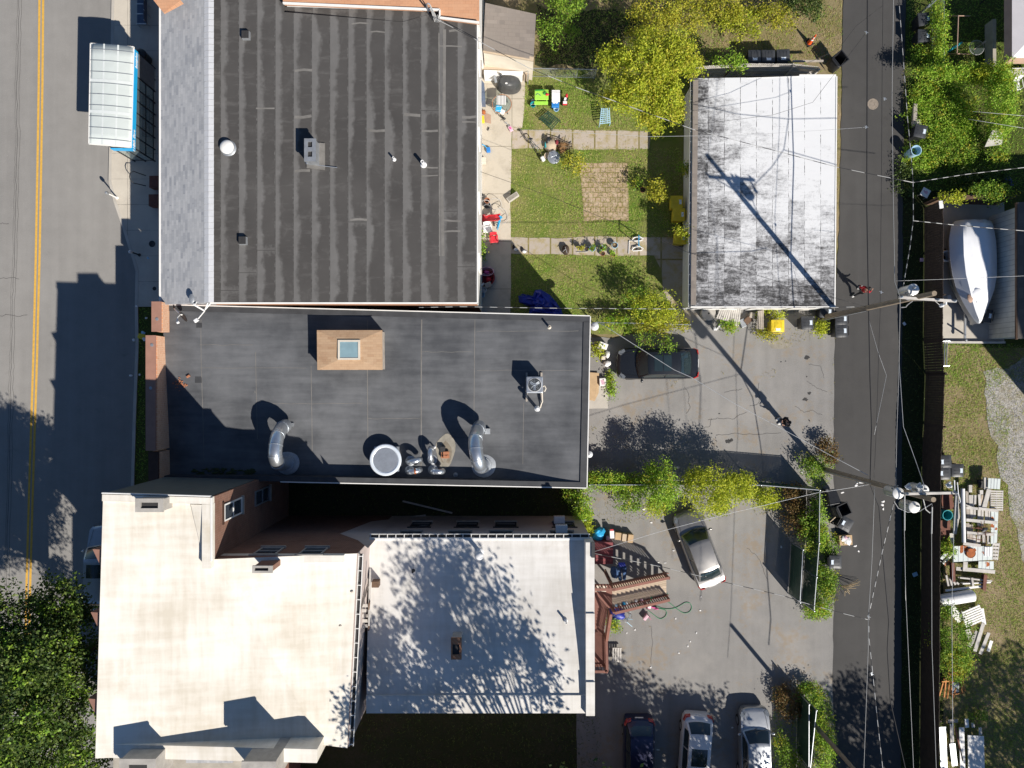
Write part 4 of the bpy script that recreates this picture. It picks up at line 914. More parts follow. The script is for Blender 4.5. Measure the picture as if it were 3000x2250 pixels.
for i in range(2,8):
    ya, yb = yN + (yS - yN) * i / 8 - .035, yN + (yS - yN) * (i + 1) / 8 + .035
    for za, zb in ((.38,1.22),(1.28,2.67)): MB().bx(wx_ - .005, yb, za, wx_ + .005, ya, zb).build('glass', MT['shelter_glass'], t)
MB().bx(-22.92, yS - .006,.38, wx_ - .03, yS + .006,2.67).build('glass', MT['shelter_glass'], t); MB().bx(-22.92, yN - .006,.38, wx_ - .03, yN + .006,2.67).build('glass', MT['shelter_glass'], t)
MB().bx(wx_ - .04, yN - 1.38,.3, wx_ + .05, yN - .06,2.6).build('notice_panel', MT['dull_metal'], t)
bn = MB(); bn.bx(wx_ - .55,14.9,.52, wx_ - .12,17.4,.58).build('bench_seat', MT['grey_plastic'], t)
lg = MB()
for y in (15.0,16.15,17.3): lg.bx(wx_ - .5, y - .03,.12, wx_ - .15, y + .03,.52)
lg.build('bench_support', MT['dull_metal'], t)
# litter bin, bench, cycle stand, planters, bollard posts
c = W('A', 958,395,.15); t = thing('litter_bin', 'black cylinder litter bin between the bus shelter and the long building', 'litter bin', (c.x, c.y, .12))
MB().lathe((c.x, c.y, .12),[(.24,0),(.30,.1),(.33,.8),(.35,.84),(.33,.88)],18).build('body', MT['black_plastic'], t, True)
MB().lathe((c.x, c.y, 1.0),[(.35,0),(.33,.08),(.18,.17),(.12,.17),(.12,.12),(0,.12)],18).build('lid', MT['black_plastic'], t, True)
c = W('A', 920,60,.5); t = thing('metal_bench', 'blue-grey metal bench in the shade at the upper edge of the sidewalk', 'bench', (c.x, c.y, .12))
m = MB()
for k_ in range(7): m.bx(c.x - .27 + k_ * .085, c.y - .95,.52, c.x - .20 + k_ * .085, c.y + .95,.55)
m.build('seat', MT['blue_metal'], t)
m = MB()
for k_ in range(5): m.bx(c.x + .34, c.y - .95,.62 + k_ * .085, c.x + .37, c.y + .95,.69 + k_ * .085)
m.build('backrest', MT['blue_metal'], t)
for y in (-.9,-.3,.3,.9): MB().tube([(c.x - .28, c.y + y, .13),(c.x - .3, c.y + y, .56),(c.x + .3, c.y + y, .56),(c.x + .38, c.y + y, 1.05)],.028,6).tube([(c.x + .3, c.y + y, .13),(c.x + .3, c.y + y, .56)],.028,6).build('leg', MT['galvanized'], t, True)
p = WL('A', [(944,1138),(905,1118),(893,1135),(892,1165),(905,1192),(944,1204)],.12)
a, b = p[0], p[-1]
tag(MB().tube([a, a + Vector((-.35,.04,.75)), a + Vector((-.45,-.1,.9)), a.lerp(b, .5) + Vector((-.5,0,.92)), b + Vector((-.45,.1,.9)), b + Vector((-.35,-.04,.75)), b],.026,8).build('cycle_stand', MT['dark_metal'], smooth=True), 'bent black tube cycle stand on the shaded sidewalk', 'cycle stand')
for (x, y, x1, y1, lb) in ((968,1140,1040,1214, 'square brown planter box against the long building, nearer the bus shelter'),(964,1260,1030,1334, 'brown planter box against the long building, farther from the bus shelter')):
    a, b = W('A', x, y, .7), W('A', x1, y1,.7); t = thing('planter_box', lb, 'planter', ((a.x + b.x) / 2,(a.y + b.y) / 2,.12), 'brown planter boxes')
    MB().box(((a.x + b.x) / 2,(a.y + b.y) / 2,.41),(b.x - a.x, a.y - b.y, .58), taper=1.03).build('box', MT['rusty_steel'], t); MB().box(((a.x + b.x) / 2,(a.y + b.y) / 2,.702),(b.x - a.x - .1, a.y - b.y - .1,.01)).build('soil', MT['rusty_steel'], t)
for v, x, y, x1, y1, h, m_, lb in (('A', 758,1281,705,1262,1.15, 'white_paint', 'white kerb post in the sun with a long shadow on the street'),('L', 903,104,852,88,1.1, 'dark_metal', 'dark kerb post with a white top in the shade')):
    c = W(v, x, y, .12); t = thing('kerb_post', lb, 'kerb post', (c.x, c.y, .12), 'posts along the kerb')
    MB().lathe((c.x, c.y, .12),[(.10,0),(.09,.03),(.045,.05),(.045, h - .18)],12).build('post', MT[m_], t, True)
    MB().lathe((c.x, c.y, .12 + h - .2),[(.05,0),(.09,.03),(.10,.16),(.07,.24),(0,.27)],12).build('meter_head', MT['white_paint' if m_ != 'white_paint' else 'dull_metal'], t, True)
for i, (x, y, m_, s) in enumerate(((915,630, 'yellow_plastic', .26),(935,648, 'paper_white', .14),(928,608, 'light_blue_plastic', .12),(866,655, 'paper_white', .1),(886,436, 'paper_white', .09),(948,512, 'paper_white', .07),(848,885, 'paper_white', .09),(905,880, 'paper_white', .07),(960,124, 'light_blue_plastic', .1))):
    c = W('L', x, y, .1); lbs = ['dull yellow scrap of litter in the shaded verge by the brick parapet', 'crumpled white litter just below the yellow scrap', 'pale blue litter just above the yellow scrap', 'white scrap lying on the kerb beside the yellow scrap', 'white litter at the kerb near the end of the sidewalk', 'tiny white litter in the verge beside the clay parapet cap', 'white scrap on the shaded kerb, lower of the two by the verge', 'tiny white scrap in the shaded verge below the yellow one', 'pale blue litter on the shaded sidewalk']
    tag(MB().blob((c.x, c.y, .1),(s, s * .8,.05), i, .25).build('litter', MT[m_]), lbs[i], 'litter', 'litter along the kerb')

# ---------------------------------------------------------------- roof equipment on the black roof
def r2(v, x, y): c = W(v, x, y, 5.1); return Vector((c.x, c.y, roof2(c.x, c.y)))
# shingled skylight curb
a = W('D', 684,713,6.1); b = W('D', 826,799,6.05); cx, cy = (a.x + b.x) / 2,(a.y + b.y) / 2; hw, hh = (b.x - a.x) / 2,(a.y - b.y) / 2
t = thing('roof_skylight', 'tan shingled box with a framed skylight on the black roof', 'skylight', (cx, cy, roof2(cx, cy)))
m = MB(); iw, ih = .58,.52
o4 = [(cx - hw, cy - hh, 5.98),(cx + hw, cy - hh, 5.98),(cx + hw, cy + hh, 6.06),(cx - hw, cy + hh, 6.06)]; i4 = [(cx - iw, cy - ih, 6.12),(cx + iw, cy - ih, 6.12),(cx + iw, cy + ih, 6.17),(cx - iw, cy + ih, 6.17)]
m.add(o4 + i4,[(0,1,5,4),(1,2,6,5),(2,3,7,6),(3,0,4,7),(4,5,6,7)]); m.build('shingle_top', MT['tan_shingle'], t)
MB().bx(cx - hw + .05, cy - hh + .05,4.5, cx + hw - .05, cy + hh - .05,5.97).build('curb_wall', MT['old_wood'], t)
m = MB()
for x0, y0, x1, y1 in ((-.58,-.52,.58,-.42),(-.58,.42,.58,.52),(-.58,-.42,-.48,.42),(.48,-.42,.58,.42)): m.bx(cx + x0, cy + y0,6.13, cx + x1, cy + y1,6.23)
m.build('frame', MT['cream_paint'], t); MB().bx(cx - .48, cy - .42,6.19, cx + .48, cy + .42,6.2).build('glass', MT['skylight_glass'], t)
# condenser
c = W('K', 513,1487,6.1); z = roof2(c.x, c.y); t = thing('condenser_unit', 'square pale condenser with a round fan grille on wooden rails', 'air conditioner', (c.x, c.y, z))
for sx in (-1,1):
    MB().beam((c.x + sx * .40, c.y - .9, z + .08),(c.x + sx * .40, c.y + .66, z + .08),.10,.12).build('rail', MT['old_wood'], t)
    for sy in (-.3,.3): MB().bx(c.x + sx * .36 - .04, c.y + sy - .04, z + .14, c.x + sx * .36 + .04, c.y + sy + .04, z + .25).build('foot', MT['dark_metal'], t)
MB().bx(c.x - .44, c.y - .44, z + .25, c.x + .44, c.y + .44, z + .98).build('case', MT['light_blue_plastic' if False else 'galvanized'], t, bevel=.05)
MB().lathe((c.x, c.y, z + .975),[(.37,0),(.37,.02),(.355,.022),(.355,.0)],28).build('fan_ring', MT['white_paint'], t, True)
MB().lathe((c.x, c.y, z + .978),[(.35,0),(.35,.004),(0,.004)],24).build('fan_well', MT['dark_metal'], t)
m = MB(); m.lathe((c.x, c.y, z + .985),[(.1,0),(.1,.03),(0,.04)],14)
for k_ in range(3): a_ = k_ * 2.1 + .5; m.box((c.x + .17 * math.cos(a_), c.y + .17 * math.sin(a_), z + 1.0),(.22,.13,.012), a_, .2)
m.build('fan_blade', MT['galvanized'], t)
g_ = MB()
for k_ in range(1,5): r = .075 * k_ + .03; g_.tube([(c.x + r * math.cos(i * .2618), c.y + r * math.sin(i * .2618), z + 1.03) for i in range(25)],.006,4)
for k_ in range(8): g_.tube([(c.x, c.y, z + 1.035),(c.x + .36 * math.cos(k_ * .785), c.y + .36 * math.sin(k_ * .785), z + 1.0)],.006,4)
g_.build('grille', MT['galvanized'], t)
m = MB(); m.tube([(c.x + .44, c.y - .1, z + .6),(c.x + .55, c.y - .05, z + .62),(c.x + .62, c.y - .2, z + .6),(c.x + .55, c.y - .35, z + .5),(c.x + .46, c.y - .3, z + .4)],.03,6); m.tube([(c.x + .42, c.y - .44, z + .3),(c.x + .44, c.y - .9, z + .25),(c.x + .38, c.y - 1.05, z + .06),(c.x + .34, c.y - 1.25, z - .05)],.035,6); m.build('refrigerant_line', MT['cream_paint'], t, True)
c = W('K', 521,1635,5.6); pipe_vent('K', 530,1652, roof2(c.x, c.y),1.15,.085, 'vent_pipe', 'capped white vent pipe casting a long shadow beside the condenser', 'white_plastic', True)
c = W('K', 612,1085,5.1); pipe_vent('K', 614,1087, roof2(c.x, c.y),.5,.06, 'vent_pipe', 'small cream vent pipe near the garden-side edge of the black roof', 'cream_paint')
c = W('N', 1620,690,5); pipe_vent('N', 1622,690, roof2(c.x, c.y),.22,.07, 'vent_pipe', 'short open grey pipe in the shade near the second goose-neck duct', 'dull_metal')
c = W('N', 1476,496,5); pipe_vent('N', 1476,498, roof2(c.x, c.y),.3,.045, 'vent_pipe', 'thin white vent pipe beside the broken brick chimney')
# big goose-neck ducts
def gooseneck(name, label, base, offs, r, bands, group):
    t = thing(name, label, 'duct', tuple(base), group); P_ = []
    ctrl = [Vector(base) + Vector(o) for o in offs]; n = len(ctrl)
    for i in range(n - 1):
        p0, p1, p2, p3 = ctrl[max(i - 1,0)], ctrl[i], ctrl[i + 1], ctrl[min(i + 2, n - 1)]
        for k_ in range(3):
            u = k_ / 3; P_.append(.5 * ((2 * p1) + (p2 - p0) * u + (2 * p0 - 5 * p1 + 4 * p2 - p3) * u * u + (3 * p1 - p0 - 3 * p2 + p3) * u ** 3))
    P_.append(ctrl[-1]); MB().tube(P_, r, 16).build('duct', MT['duct_metal'], t, True)
    for f in bands:
        i = min(int(f * (len(P_) - 1)), len(P_) - 2); d = (P_[i + 1] - P_[i]).normalized(); MB().tube([P_[i] - d * .025, P_[i] + d * .025], r * 1.045,16).build('seam_band', MT['galvanized'], t, True)
    MB().lathe(base, [(r * 1.9,-.04),(r * 1.85,.02),(r * 1.25,.05),(r * 1.2,.12)],20).build('collar', MT['dull_metal'], t, True)
    e = P_[-1]; MB().tube([e + Vector((0,0,.012)), e - (P_[-2] - e).normalized() * .006], r * .9,14).build('opening', MT['tar'], t)
    return t, P_
base = r2('N', 432,612); t, P_ = gooseneck('gooseneck_duct', 'large bent metal goose-neck duct half in shade, nearer the street front', base, [(0,0,0),(-.02,.02,.9),(0,.15,1.6),(-.02,.55,1.95),(-.02,1.1,1.9),(0,1.6,1.6),(.04,1.95,1.05),(.06,2.05,.55)],.36,(.3,.45,.6,.75,.9), 'large goose-neck ducts on the black roof')
q = r2('N', 465,345); MB().beam((q.x, q.y, q.z - .02),(P_[-4].x, P_[-4].y, P_[-4].z),.05,.05).box((q.x, q.y, q.z + .05),(.3,.2,.1)).build('brace', MT['galvanized'], t)
base = r2('O', 512,632); t, P_ = gooseneck('gooseneck_duct', 'large bent metal goose-neck duct in full sun, nearer the condenser', base, [(0,0,0),(-.05,.02,.9),(-.1,.15,1.7),(-.24,.55,2.1),(-.34,1.1,2.1),(-.36,1.6,1.85),(-.28,2.0,1.25),(-.22,2.15,.65)],.36,(.3,.45,.6,.75,.9), 'large goose-neck ducts on the black roof')
q = r2('O', 540,390); MB().beam((q.x, q.y, q.z - .02),(P_[-4].x, P_[-4].y, P_[-4].z),.05,.05).box((q.x, q.y, q.z + .1),(.28,.3,.25)).build('brace', MT['dull_metal'], t)
for (x, y, dx, dy, lb) in ((1300,600,.55,.12, 'small bent vent hood nearest the round fan, upper of its pair'),(1295,668,.58,.08, 'small rust-banded vent hood nearest the round fan, lower of its pair'),(1452,592,-.02,.62, 'small bent vent hood pointing up beside the broken brick chimney'),(1458,664,.55,-.02, 'small bent vent hood near the parapet below the brick chimney')):
    base = r2('N', x, y); t, P_ = gooseneck('small_vent_hood', lb, base, [(0,0,0),(0,0,.5),(dx * .25, dy * .25,.72),(dx * .75, dy * .75,.76),(dx, dy, .6),(dx * 1.04, dy * 1.04,.38)],.15,(.4,.75), 'small bent vent hoods on the black roof')
    if 'rust' in lb: MB().tube([P_[8], P_[9]],.158,12).build('rust_band', MT['rust'], t)
# round exhaust fan
c = W('N', 1120,596,5.85); z = roof2(c.x, c.y); t = thing('roof_exhaust_fan', 'big round sky-tinted metal exhaust fan on the black roof', 'exhaust fan', (c.x, c.y, z))
MB().bx(c.x - .68, c.y - .68, z - .05, c.x + .68, c.y + .68, z + .28).build('curb', MT['galvanized'], t)
MB().lathe((c.x, c.y, z + .28),[(.55,0),(.60,.12),(.84,.2),(.86,.30),(.80,.36)],36).build('shroud', MT['galvanized'], t, True)
MB().lathe((c.x, c.y, z + .6),[(.84,0),(.86,.03),(.82,.07),(.72,.075),(.70,.05),(.55,.0),(.3,-.04),(0,-.05)],40).build('cap', MT['sky_tint_metal'], t, True)
MB().lathe((c.x, c.y, z + .55),[(.03,0),(.03,.03),(0,.035)],8).build('bolt', MT['dull_metal'], t)
# broken chimney stub with debris
c = r2('N', 1553,545); t = thing('broken_chimney', 'broken red brick chimney stub in a sandy stain on the black roof', 'chimney', tuple(c))
m = MB()
for i in range(5):
    for j in range(2): m.box((c.x - .17 + .12 * (i % 3), c.y - .18 + .2 * j, c.z + .05 + .11 * (i // 2)),(.21,.17,.10), U(-.15,.15))
m.build('brick_stack', MT['terracotta'], t, bevel=.01)
sm_ = MB(); cc = Vector((c.x, c.y, 0))
sm_.sheet([(c.x - .05 + (.52 + .08 * math.sin(3 * a_)) * math.cos(a_), c.y + .1 + (.95 + .12 * math.sin(2 * a_)) * math.sin(a_),0) for a_ in [i * .314 for i in range(20)]])
sm_.v = [(v_[0], v_[1], roof2(v_[0], v_[1]) + .012) for v_ in sm_.v]; sm_.build('sand_stain', MT['light_dust'], t, fix=False)
s2 = MB(); s2.sheet([(c.x - .04 + .34 * math.cos(a_), c.y + .02 + (.60 + .08 * math.sin(5 * a_)) * math.sin(a_),0) for a_ in [i * .4 for i in range(16)]]); s2.v = [(v_[0], v_[1], roof2(v_[0], v_[1]) + .018) for v_ in s2.v]; s2.build('dirt', MT['drain_dirt'], t, fix=False)
MB().box((c.x - .18, c.y + .22, c.z + .15),(.26,.3,.3)).build('flue', MT['tar'], t)
m = MB()
for i in range(60):
    x, y = W('L', U(1250,1640), U(1490,1530),4.6).xy; m.blob((x, y, roof2(x, y) + .02),(U(.06,.2), U(.03,.08), U(.02,.05)), i, .3,6,4)
tag(m.build('moss', MT['moss']), kind='stuff')
m = MB()
for i in range(26):
    x, y = W('L', 1170 + rnd.gauss(0,28),935 + rnd.gauss(0,18),5).xy; m.box((x, y, roof2(x, y) + .03),(U(.05,.12), U(.03,.07),.04), U(0,3))
tag(m.build('brick_rubble', MT['terracotta']), 'scatter of red brick crumbs on the black roof near the parapet', 'rubble')
tag(MB().box(tuple(r2('L', 1215,890) + Vector((0,0,.06))),(.2,.1,.1),.6).build('loose_brick', MT['terracotta'], bevel=.01), 'single loose red brick on the black roof', 'brick')
# satellite dishes
def dish(label, v, bx_, by_, pts, dishc, tilt, z0):
    b = W(v, bx_, by_, z0); t = thing('satellite_dish', label, 'satellite dish', tuple(b), 'dish mounts between the long and the black roof')
    P_ = WL(v, pts); MB().tube([b] + P_, .035,8).build('arm', MT['white_paint'], t, True); return t, P_
t, P_ = dish('satellite dish with a shade-darkened oval face on a white bent arm', 'L', 1130,452,[(1140,462,5.6),(1178,492,6.0)], None, 0,5.2)
c = W('L', 1190,502,6.0); mx = Matrix.Rotation(math.radians(-52),4, 'Y') @ Matrix.Rotation(math.radians(35),4, 'X')
MB().lathe((c.x, c.y, c.z),[(.0,-.06),(.2,-.045),(.36,.0),(.38,.03),(.36,.028),(.2,-.02),(0,-.035)],26, mx @ Matrix.Diagonal((1.0,.8,1,1))).build('reflector', MT['dark_metal'], t, True)  # dark colour stands in for shade on the dish face
MB().tube(WL('L', [(1172,486,5.95),(1150,510,6.2),(1147,538,6.35),(1160,545,6.4)]),.028,6).build('feed_arm', MT['white_paint'], t, True)
MB().box(tuple(W('L', 1154,542,6.4)),(.14,.09,.09),.5).build('receiver', MT['white_plastic'], t, bevel=.01)
t = thing('antenna_mount', 'white forked antenna mount without a dish on the roof edge', 'antenna mount', tuple(W('L', 1330,460,5.9)), 'dish mounts between the long and the black roof')
MB().tube(WL('L', [(1352,402,6.1),(1328,460,6.0)]),.03,6).tube(WL('L', [(1380,400,6.1),(1328,460,6.0)]),.03,6).tube(WL('L', [(1255,425,6.3),(1326,466,6.05)]),.045,8).tube(WL('L', [(1240,402,6.15),(1252,428,6.3)]),.03,6).tube(WL('L', [(1278,402,6.15),(1262,430,6.3)]),.03,6).build('strut', MT['white_paint'], t, True)
MB().tube(WL('L', [(1326,466,6.05),(1285,515,6.35),(1272,520,6.4)]),.035,8).build('feed_arm', MT['white_paint'], t, True); MB().box(tuple(W('L', 1272,528,6.4)),(.22,.16,.14),.6).build('receiver', MT['white_plastic'], t, bevel=.015)
MB().blob(tuple(W('L', 1242,388,6.4)),(.16,.24,.05),4,.1).build('bracket_plate', MT['dull_metal'], t, True)

# ---------------------------------------------------------------- cars
def car(name, label, paintm, L=4.7, Wd=1.82, Hh=1.46, ws=(.27,.40), rw_=(.78,.90), kind='sedan', roof_glass=None, wheel='dull_metal'):
    """x forward from -L/2 (rear) to L/2; fractions run from the nose"""
    t = thing(name, label, 'car'); hw = Wd / 2; belt = .93 if kind == 'sedan' else 1.05
    X = lambda f: L / 2 - f * L
    st = [(0.0,.60,.50,.62),(.012,.80,.66,.68),(.05,.93,.74,.72),(.14,.985,.80,.80),(.27,1.0,.90,.90),(.40,1.0,.93,.92),(.6,1.0,.95,.94),(.78,1.0,.97,.97),(.90,.985,.98,.97),(.96,.94,.95,.93),(.99,.84,.86,.86),(1.0,.68,.66,.76)]
    if kind != 'sedan': st = [(f, w, a * 1.1, b * 1.12) for f, w, a, b in st]; st[-1] = (1.0,.86,.95,1.0); st[-2] = (.985,.93,1.02,1.05)
    vs = []; NP = 13
    for f, w, zs, zd in st:
        x = X(f); W_ = hw * w
        half = [(W_ * .90,.20),(W_ * .985,.34),(W_, .55),(W_ * .985, zs * .88),(W_ * .93, zs),(W_ * .62, zd + .015),(0, zd + .04)]
        vs += [(x, -y, z) for y, z in half[:-1]] + [(x, 0, half[-1][1])] + [(x, y, z) for y, z in reversed(half[:-1])]
    m = MB(); n = len(st); m.add(vs, [(i * NP + k_, i * NP + k_ + 1,(i + 1) * NP + k_ + 1,(i + 1) * NP + k_) for i in range(n - 1) for k_ in range(NP - 1)] + [tuple(range(NP)), tuple((n - 1) * NP + k_ for k_ in range(NP))] + [tuple([i * NP + NP - 1, i * NP, (i + 1) * NP, (i + 1) * NP + NP - 1]) for i in range(n - 1)])
    # greenhouse: beltline ring and roof ring
    x0, x1, x2, x3 = X(ws[0]), X(ws[1]), X(rw_[0]), X(rw_[1]); rt = Hh; wb, wr = hw * .90, hw * .70
    zb0, zb3 = belt - .02, belt + .02
    def gh(s, q, off=0.0):   # s 0..1 across, q 0..1 front to back over the cabin
        yy = (s * 2 - 1)
        if q < .25: u = q / .25; x = x0 + (x1 - x0) * u; z = zb0 + (rt - zb0) * (u ** .82); wy = wb + (wr - wb) * u
        elif q < .75: u = (q - .25) / .5; x = x1 + (x2 - x1) * u; z = rt + .045 * math.sin(math.pi * u); wy = wr
        else: u = (q - .75) / .25; x = x2 + (x3 - x2) * u; z = rt + (zb3 - rt) * (u ** 1.25); wy = wr + (wb * .94 - wr) * u
        bow = (1 - yy * yy)
        if q < .25: x += .16 * bow * (1 - q * 2)
        elif q > .75: x -= .12 * bow * (q - .5) * 2
        return (x, yy * wy, z + .05 * bow * min(1, min(q, 1 - q) * 5) + off)
    m.grid(10,28, gh)
    sv = [[],[]]
    for k_, sx in enumerate((0.0,1.0)):
        for i in range(28): 
            a, b = gh(sx, i / 28), gh(sx, (i + 1) / 28); sg = -1 if sx == 0 else 1
            m.add([a, b, (b[0], sg * wb, belt - .12),(a[0], sg * wb, belt - .12)],[(0,1,2,3)])
    body = m.build('body', MT[paintm], t, True)
    def patch_(s0, s1, q0, q1, nm, mat, off=.012): return MB().grid(8,6, lambda a, b: gh(s0 + (s1 - s0) * a, q0 + (q1 - q0) * b, off)).build(nm, MT[mat], t, 'full', fix=False)
    patch_(.06,.94,.02,.235, 'windshield', 'car_glass'); patch_(.07,.93,.77,.965 if kind == 'sedan' else .93, 'rear_window', 'car_glass')
    if roof_glass:
        for i, (q0, q1) in enumerate(roof_glass):
            patch_(.14,.86, q0, q1, 'sunroof', 'car_glass', .010)
    for sg in (-1,1):                                   # side glass, two panes each side
        for xa, xb in ((x0 - .30,(x1 + x2) / 2 - .05),((x1 + x2) / 2 - .12, x3 + (.42 if kind == 'sedan' else .12))):
            def sg_pt(a, b):
                x = xa + (xb - xa) * a; top = rt - .06
                if x > x1: top = zb0 + (rt - zb0) * ((x0 - x) / (x0 - x1)) ** .82 - .08
                if x < x2: top = rt + (zb3 - rt) * ((x2 - x) / (x2 - x3)) ** 1.25 - .07
                z = belt + .02 + (max(top, belt + .03) - belt - .02) * b; u = (z - belt) / (rt - belt); return (x, sg * (wb + (wr - wb) * u + .006), z)
            MB().grid(6,2, sg_pt).build('side_window', MT['car_glass'], t, 'full', fix=False)
        MB().blob((x0 - .18, sg * (hw + .09), belt + .05),(.08,.11,.07),1,.03).tube([(x0 - .2, sg * hw * .92, belt - .02),(x0 - .18, sg * (hw + .05), belt + .03)],.03,6).build('mirror', MT[paintm], t, True)
        MB().add([(X(.008), sg * hw * .52,.64),(X(.02), sg * hw * .80,.70),(X(.085), sg * hw * .955,.78),(X(.10), sg * hw * .80,.80),(X(.05), sg * hw * .56,.745),(X(.008), sg * hw * .52,.56),(X(.03), sg * hw * .90,.60),(X(.085), sg * hw * .99,.66)],[(0,1,2,3,4),(0,5,6,1),(1,6,7,2)]).build('headlight', MT['head_light'], t)
        zt_ = .97 if kind == 'sedan' else 1.12
        MB().add([(X(.995), sg * hw * .55, zt_ - .08),(X(.988), sg * hw * .86, zt_ - .05),(X(.93), sg * hw * 1.0, zt_ - .03),(X(.93), sg * hw * .93, zt_ + .025),(X(.97), sg * hw * .84, zt_ + .02),(X(.985), sg * hw * .58, zt_),(X(1.01), sg * hw * .55, zt_ - .2),(X(1.0), sg * hw * .88, zt_ - .2),(X(.93), sg * hw * 1.012, zt_ - .18)],[(0,1,4,5),(1,2,3,4),(0,6,7,1),(1,7,8,2)]).build('taillight', MT['tail_light'], t)
        for xf in (.18,.80):
            cx_ = X(xf); rm = Matrix.Rotation(math.radians(90),4, 'X')
            w = MB().lathe((cx_, sg * (hw - .11),.33),[(.20,-.11),(.31,-.11),(.335,-.07),(.335,.07),(.31,.11),(.20,.11)],22, rm).build('wheel', MT['black_rubber'], t, True)
            MB().lathe((cx_, sg * (hw - .11),.33),[(.21,-.118),(.2,-.118),(.06,-.09),(.06,.09),(.2,.118),(.21,.118)],14, rm).build('rim', MT[wheel], w, True)
    wp_ = MB()
    for a, b in ((.10,.50),(.46,.86)): wp_.tube([gh(a, -.0,.04), tuple(Vector(gh((a + b) / 2,.025,.035))), gh(b, .05,.03)],.012,5)
    wp_.build('wiper', MT['black_rubber'], t)
    g_ = MB(); g_.box((X(.01),0,.50),(.05, hw * .95,.16)).build('grille', MT['black_plastic'], t)
    MB().box((X(1.0) - .012,0,.72 if kind == 'sedan' else .8),(.02,.5,.13)).build('number_plate', MT['paper_white'], t)
    MB().box((X(.5),0,.21),(L * .8, Wd * .84,.10)).build('underbody', MT['black_rubber'], t)
    # shut lines
    sl_ = MB()
    for sg in (-1,1): sl_.tube([(X(.045), sg * hw * .62,.775 if kind == 'sedan' else .85),(X(.14), sg * hw * .72,.832 if kind == 'sedan' else .922),(x0 + .05, sg * hw * .80,.935 if kind == 'sedan' else 1.04)],.007,4)
    sl_.build('bonnet_seam', MT['black_rubber'], t)
    return t
c1 = car('parked_sedan', 'black sedan with a glass sunroof parked nose-in by the black-roofed building', 'paint_black', 4.86,1.88,1.45,(.255,.37),(.73,.90), roof_glass=[(.33,.47),(.485,.62)])
place(c1, W('Q', 501,476,.7) * 1.0 - Vector((0,0,.7)), math.radians(180.5))
c2 = car('parked_sedan', 'grey-beige sedan parked at a slant beneath the yellow-green tree', 'paint_grey', 4.72,1.80,1.46,(.26,.385),(.74,.885))
place(c2, W('R', 641,474,.7) - Vector((0,0,.7)), math.radians(110.5))
c3 = car('parked_wagon', 'dark blue sport utility car with its roof in leaf shade at the bottom edge', 'paint_blue', 4.7,1.86,1.70,(.24,.36),(.84,.965), 'suv')
place(c3,(7.62,-22.35,0), math.radians(-90))
c4 = car('parked_hatchback', 'white car with red tail lights and a dark roof panel parked at the bottom edge', 'paint_white', 4.55,1.84,1.52,(.24,.36),(.80,.93), 'sedan', roof_glass=[(.30,.56)])
place(c4,(11.02,-22.1,0), math.radians(-94))
c5 = car('parked_sedan', 'silver sedan with its bonnet dappled by leaf shade, rightmost at the bottom edge', 'paint_silver', 4.75,1.86,1.46,(.26,.385),(.76,.90))
place(c5,(14.6,-21.85,0), math.radians(91))
c6 = car('street_wagon', 'silver sport utility car on the street, half hidden by the tall white roof', 'paint_silver', 5.0,1.95,1.72,(.25,.37),(.86,.965), 'suv', roof_glass=[(.30,.46)])
place(c6,(-24.45,-11.0,0), math.radians(90))
# ---------------------------------------------------------------- utility poles, wires
def insul(m, p, h=.22, r=.05):
    m.lathe(p, [(r * .4,0),(r * .5, h * .2),(r, h * .25),(r * .6, h * .45),(r, h * .5),(r * .6, h * .7),(r * .9, h * .75),(r * .3, h)],10)
def pole(label, x, y, h, lean=(0,0)):
    t = thing('utility_pole', label, 'utility pole', (x, y, 0), 'wooden utility poles along the alley')
    MB().tube([(x, y, -.1),(x + lean[0] * .5, y + lean[1] * .5, h * .5),(x + lean[0], y + lean[1], h)],[.17,.145,.115],14).build('shaft', MT['pole_wood'], t, True)
    return t
def can(t, x, y, z, ang):
    """pole transformer: tank, domed lid, bushings"""
    tk = MB().lathe((x, y, z),[(.05,0),(.24,.01),(.255,.04),(.255,.86),(.275,.87),(.275,.93),(.255,.94)],22).build('transformer', MT['galvanized'], t, True)
    MB().lathe((x, y, z + .94),[(.27,0),(.265,.03),(.17,.085),(.05,.105),(0,.108)],22).build('lid', MT['white_paint'], tk, True)
    m = MB(); bx_, by_ = x + .1 * math.cos(ang), y + .1 * math.sin(ang); insul(m, (bx_, by_, z + 1.02),.30,.06); m.build('bushing', MT['insulator'], tk, True)
    m = MB()
    for k_ in (-1,0,1): a_ = ang + 1.57 + k_ * .45; m.tube([(x + .25 * math.cos(a_), y + .25 * math.sin(a_), z + .75),(x + .36 * math.cos(a_), y + .36 * math.sin(a_), z + .8)],.03,6)
    m.build('terminal', MT['dull_metal'], tk, True)
    return tk
PX1, PY1, PX2, PY2 = 18.78,4.02,18.85,-5.17
t1 = pole('wooden utility pole with one transformer at the corner of the white garage roof', PX1, PY1,11.8,(.05,.02))
can(t1,18.98,4.47,8.9,2.5)
arm = MB().beam(W('G', 645,1026,10.55), W('G', 1106,1058,10.55),.11,.13).build('crossarm', MT['grey_wood'], t1)
m = MB(); m.beam((18.3,3.92,10.5),(18.85,3.95,9.8),.04,.04); m.beam((19.3,3.88,10.5),(18.85,3.95,9.8),.04,.04); m.build('brace', MT['galvanized'], arm)
for x, y in ((660,1025),(955,1047),(1092,1056)):
    m = MB(); insul(m, tuple(W('G', x, y, 10.62)),.2,.06); m.build('insulator', MT['insulator'], arm, True)
q = W('G', 988,1092,10.0); m = MB(); m.tube([q + Vector((-.02,.22,.4)), q + Vector((.05,.05,.3)), q],.045,7); insul(m, tuple(q + Vector((0,0,-.1))),.3,.09); m.build('fuse_cutout', MT['cutout_grey'], t1, True)
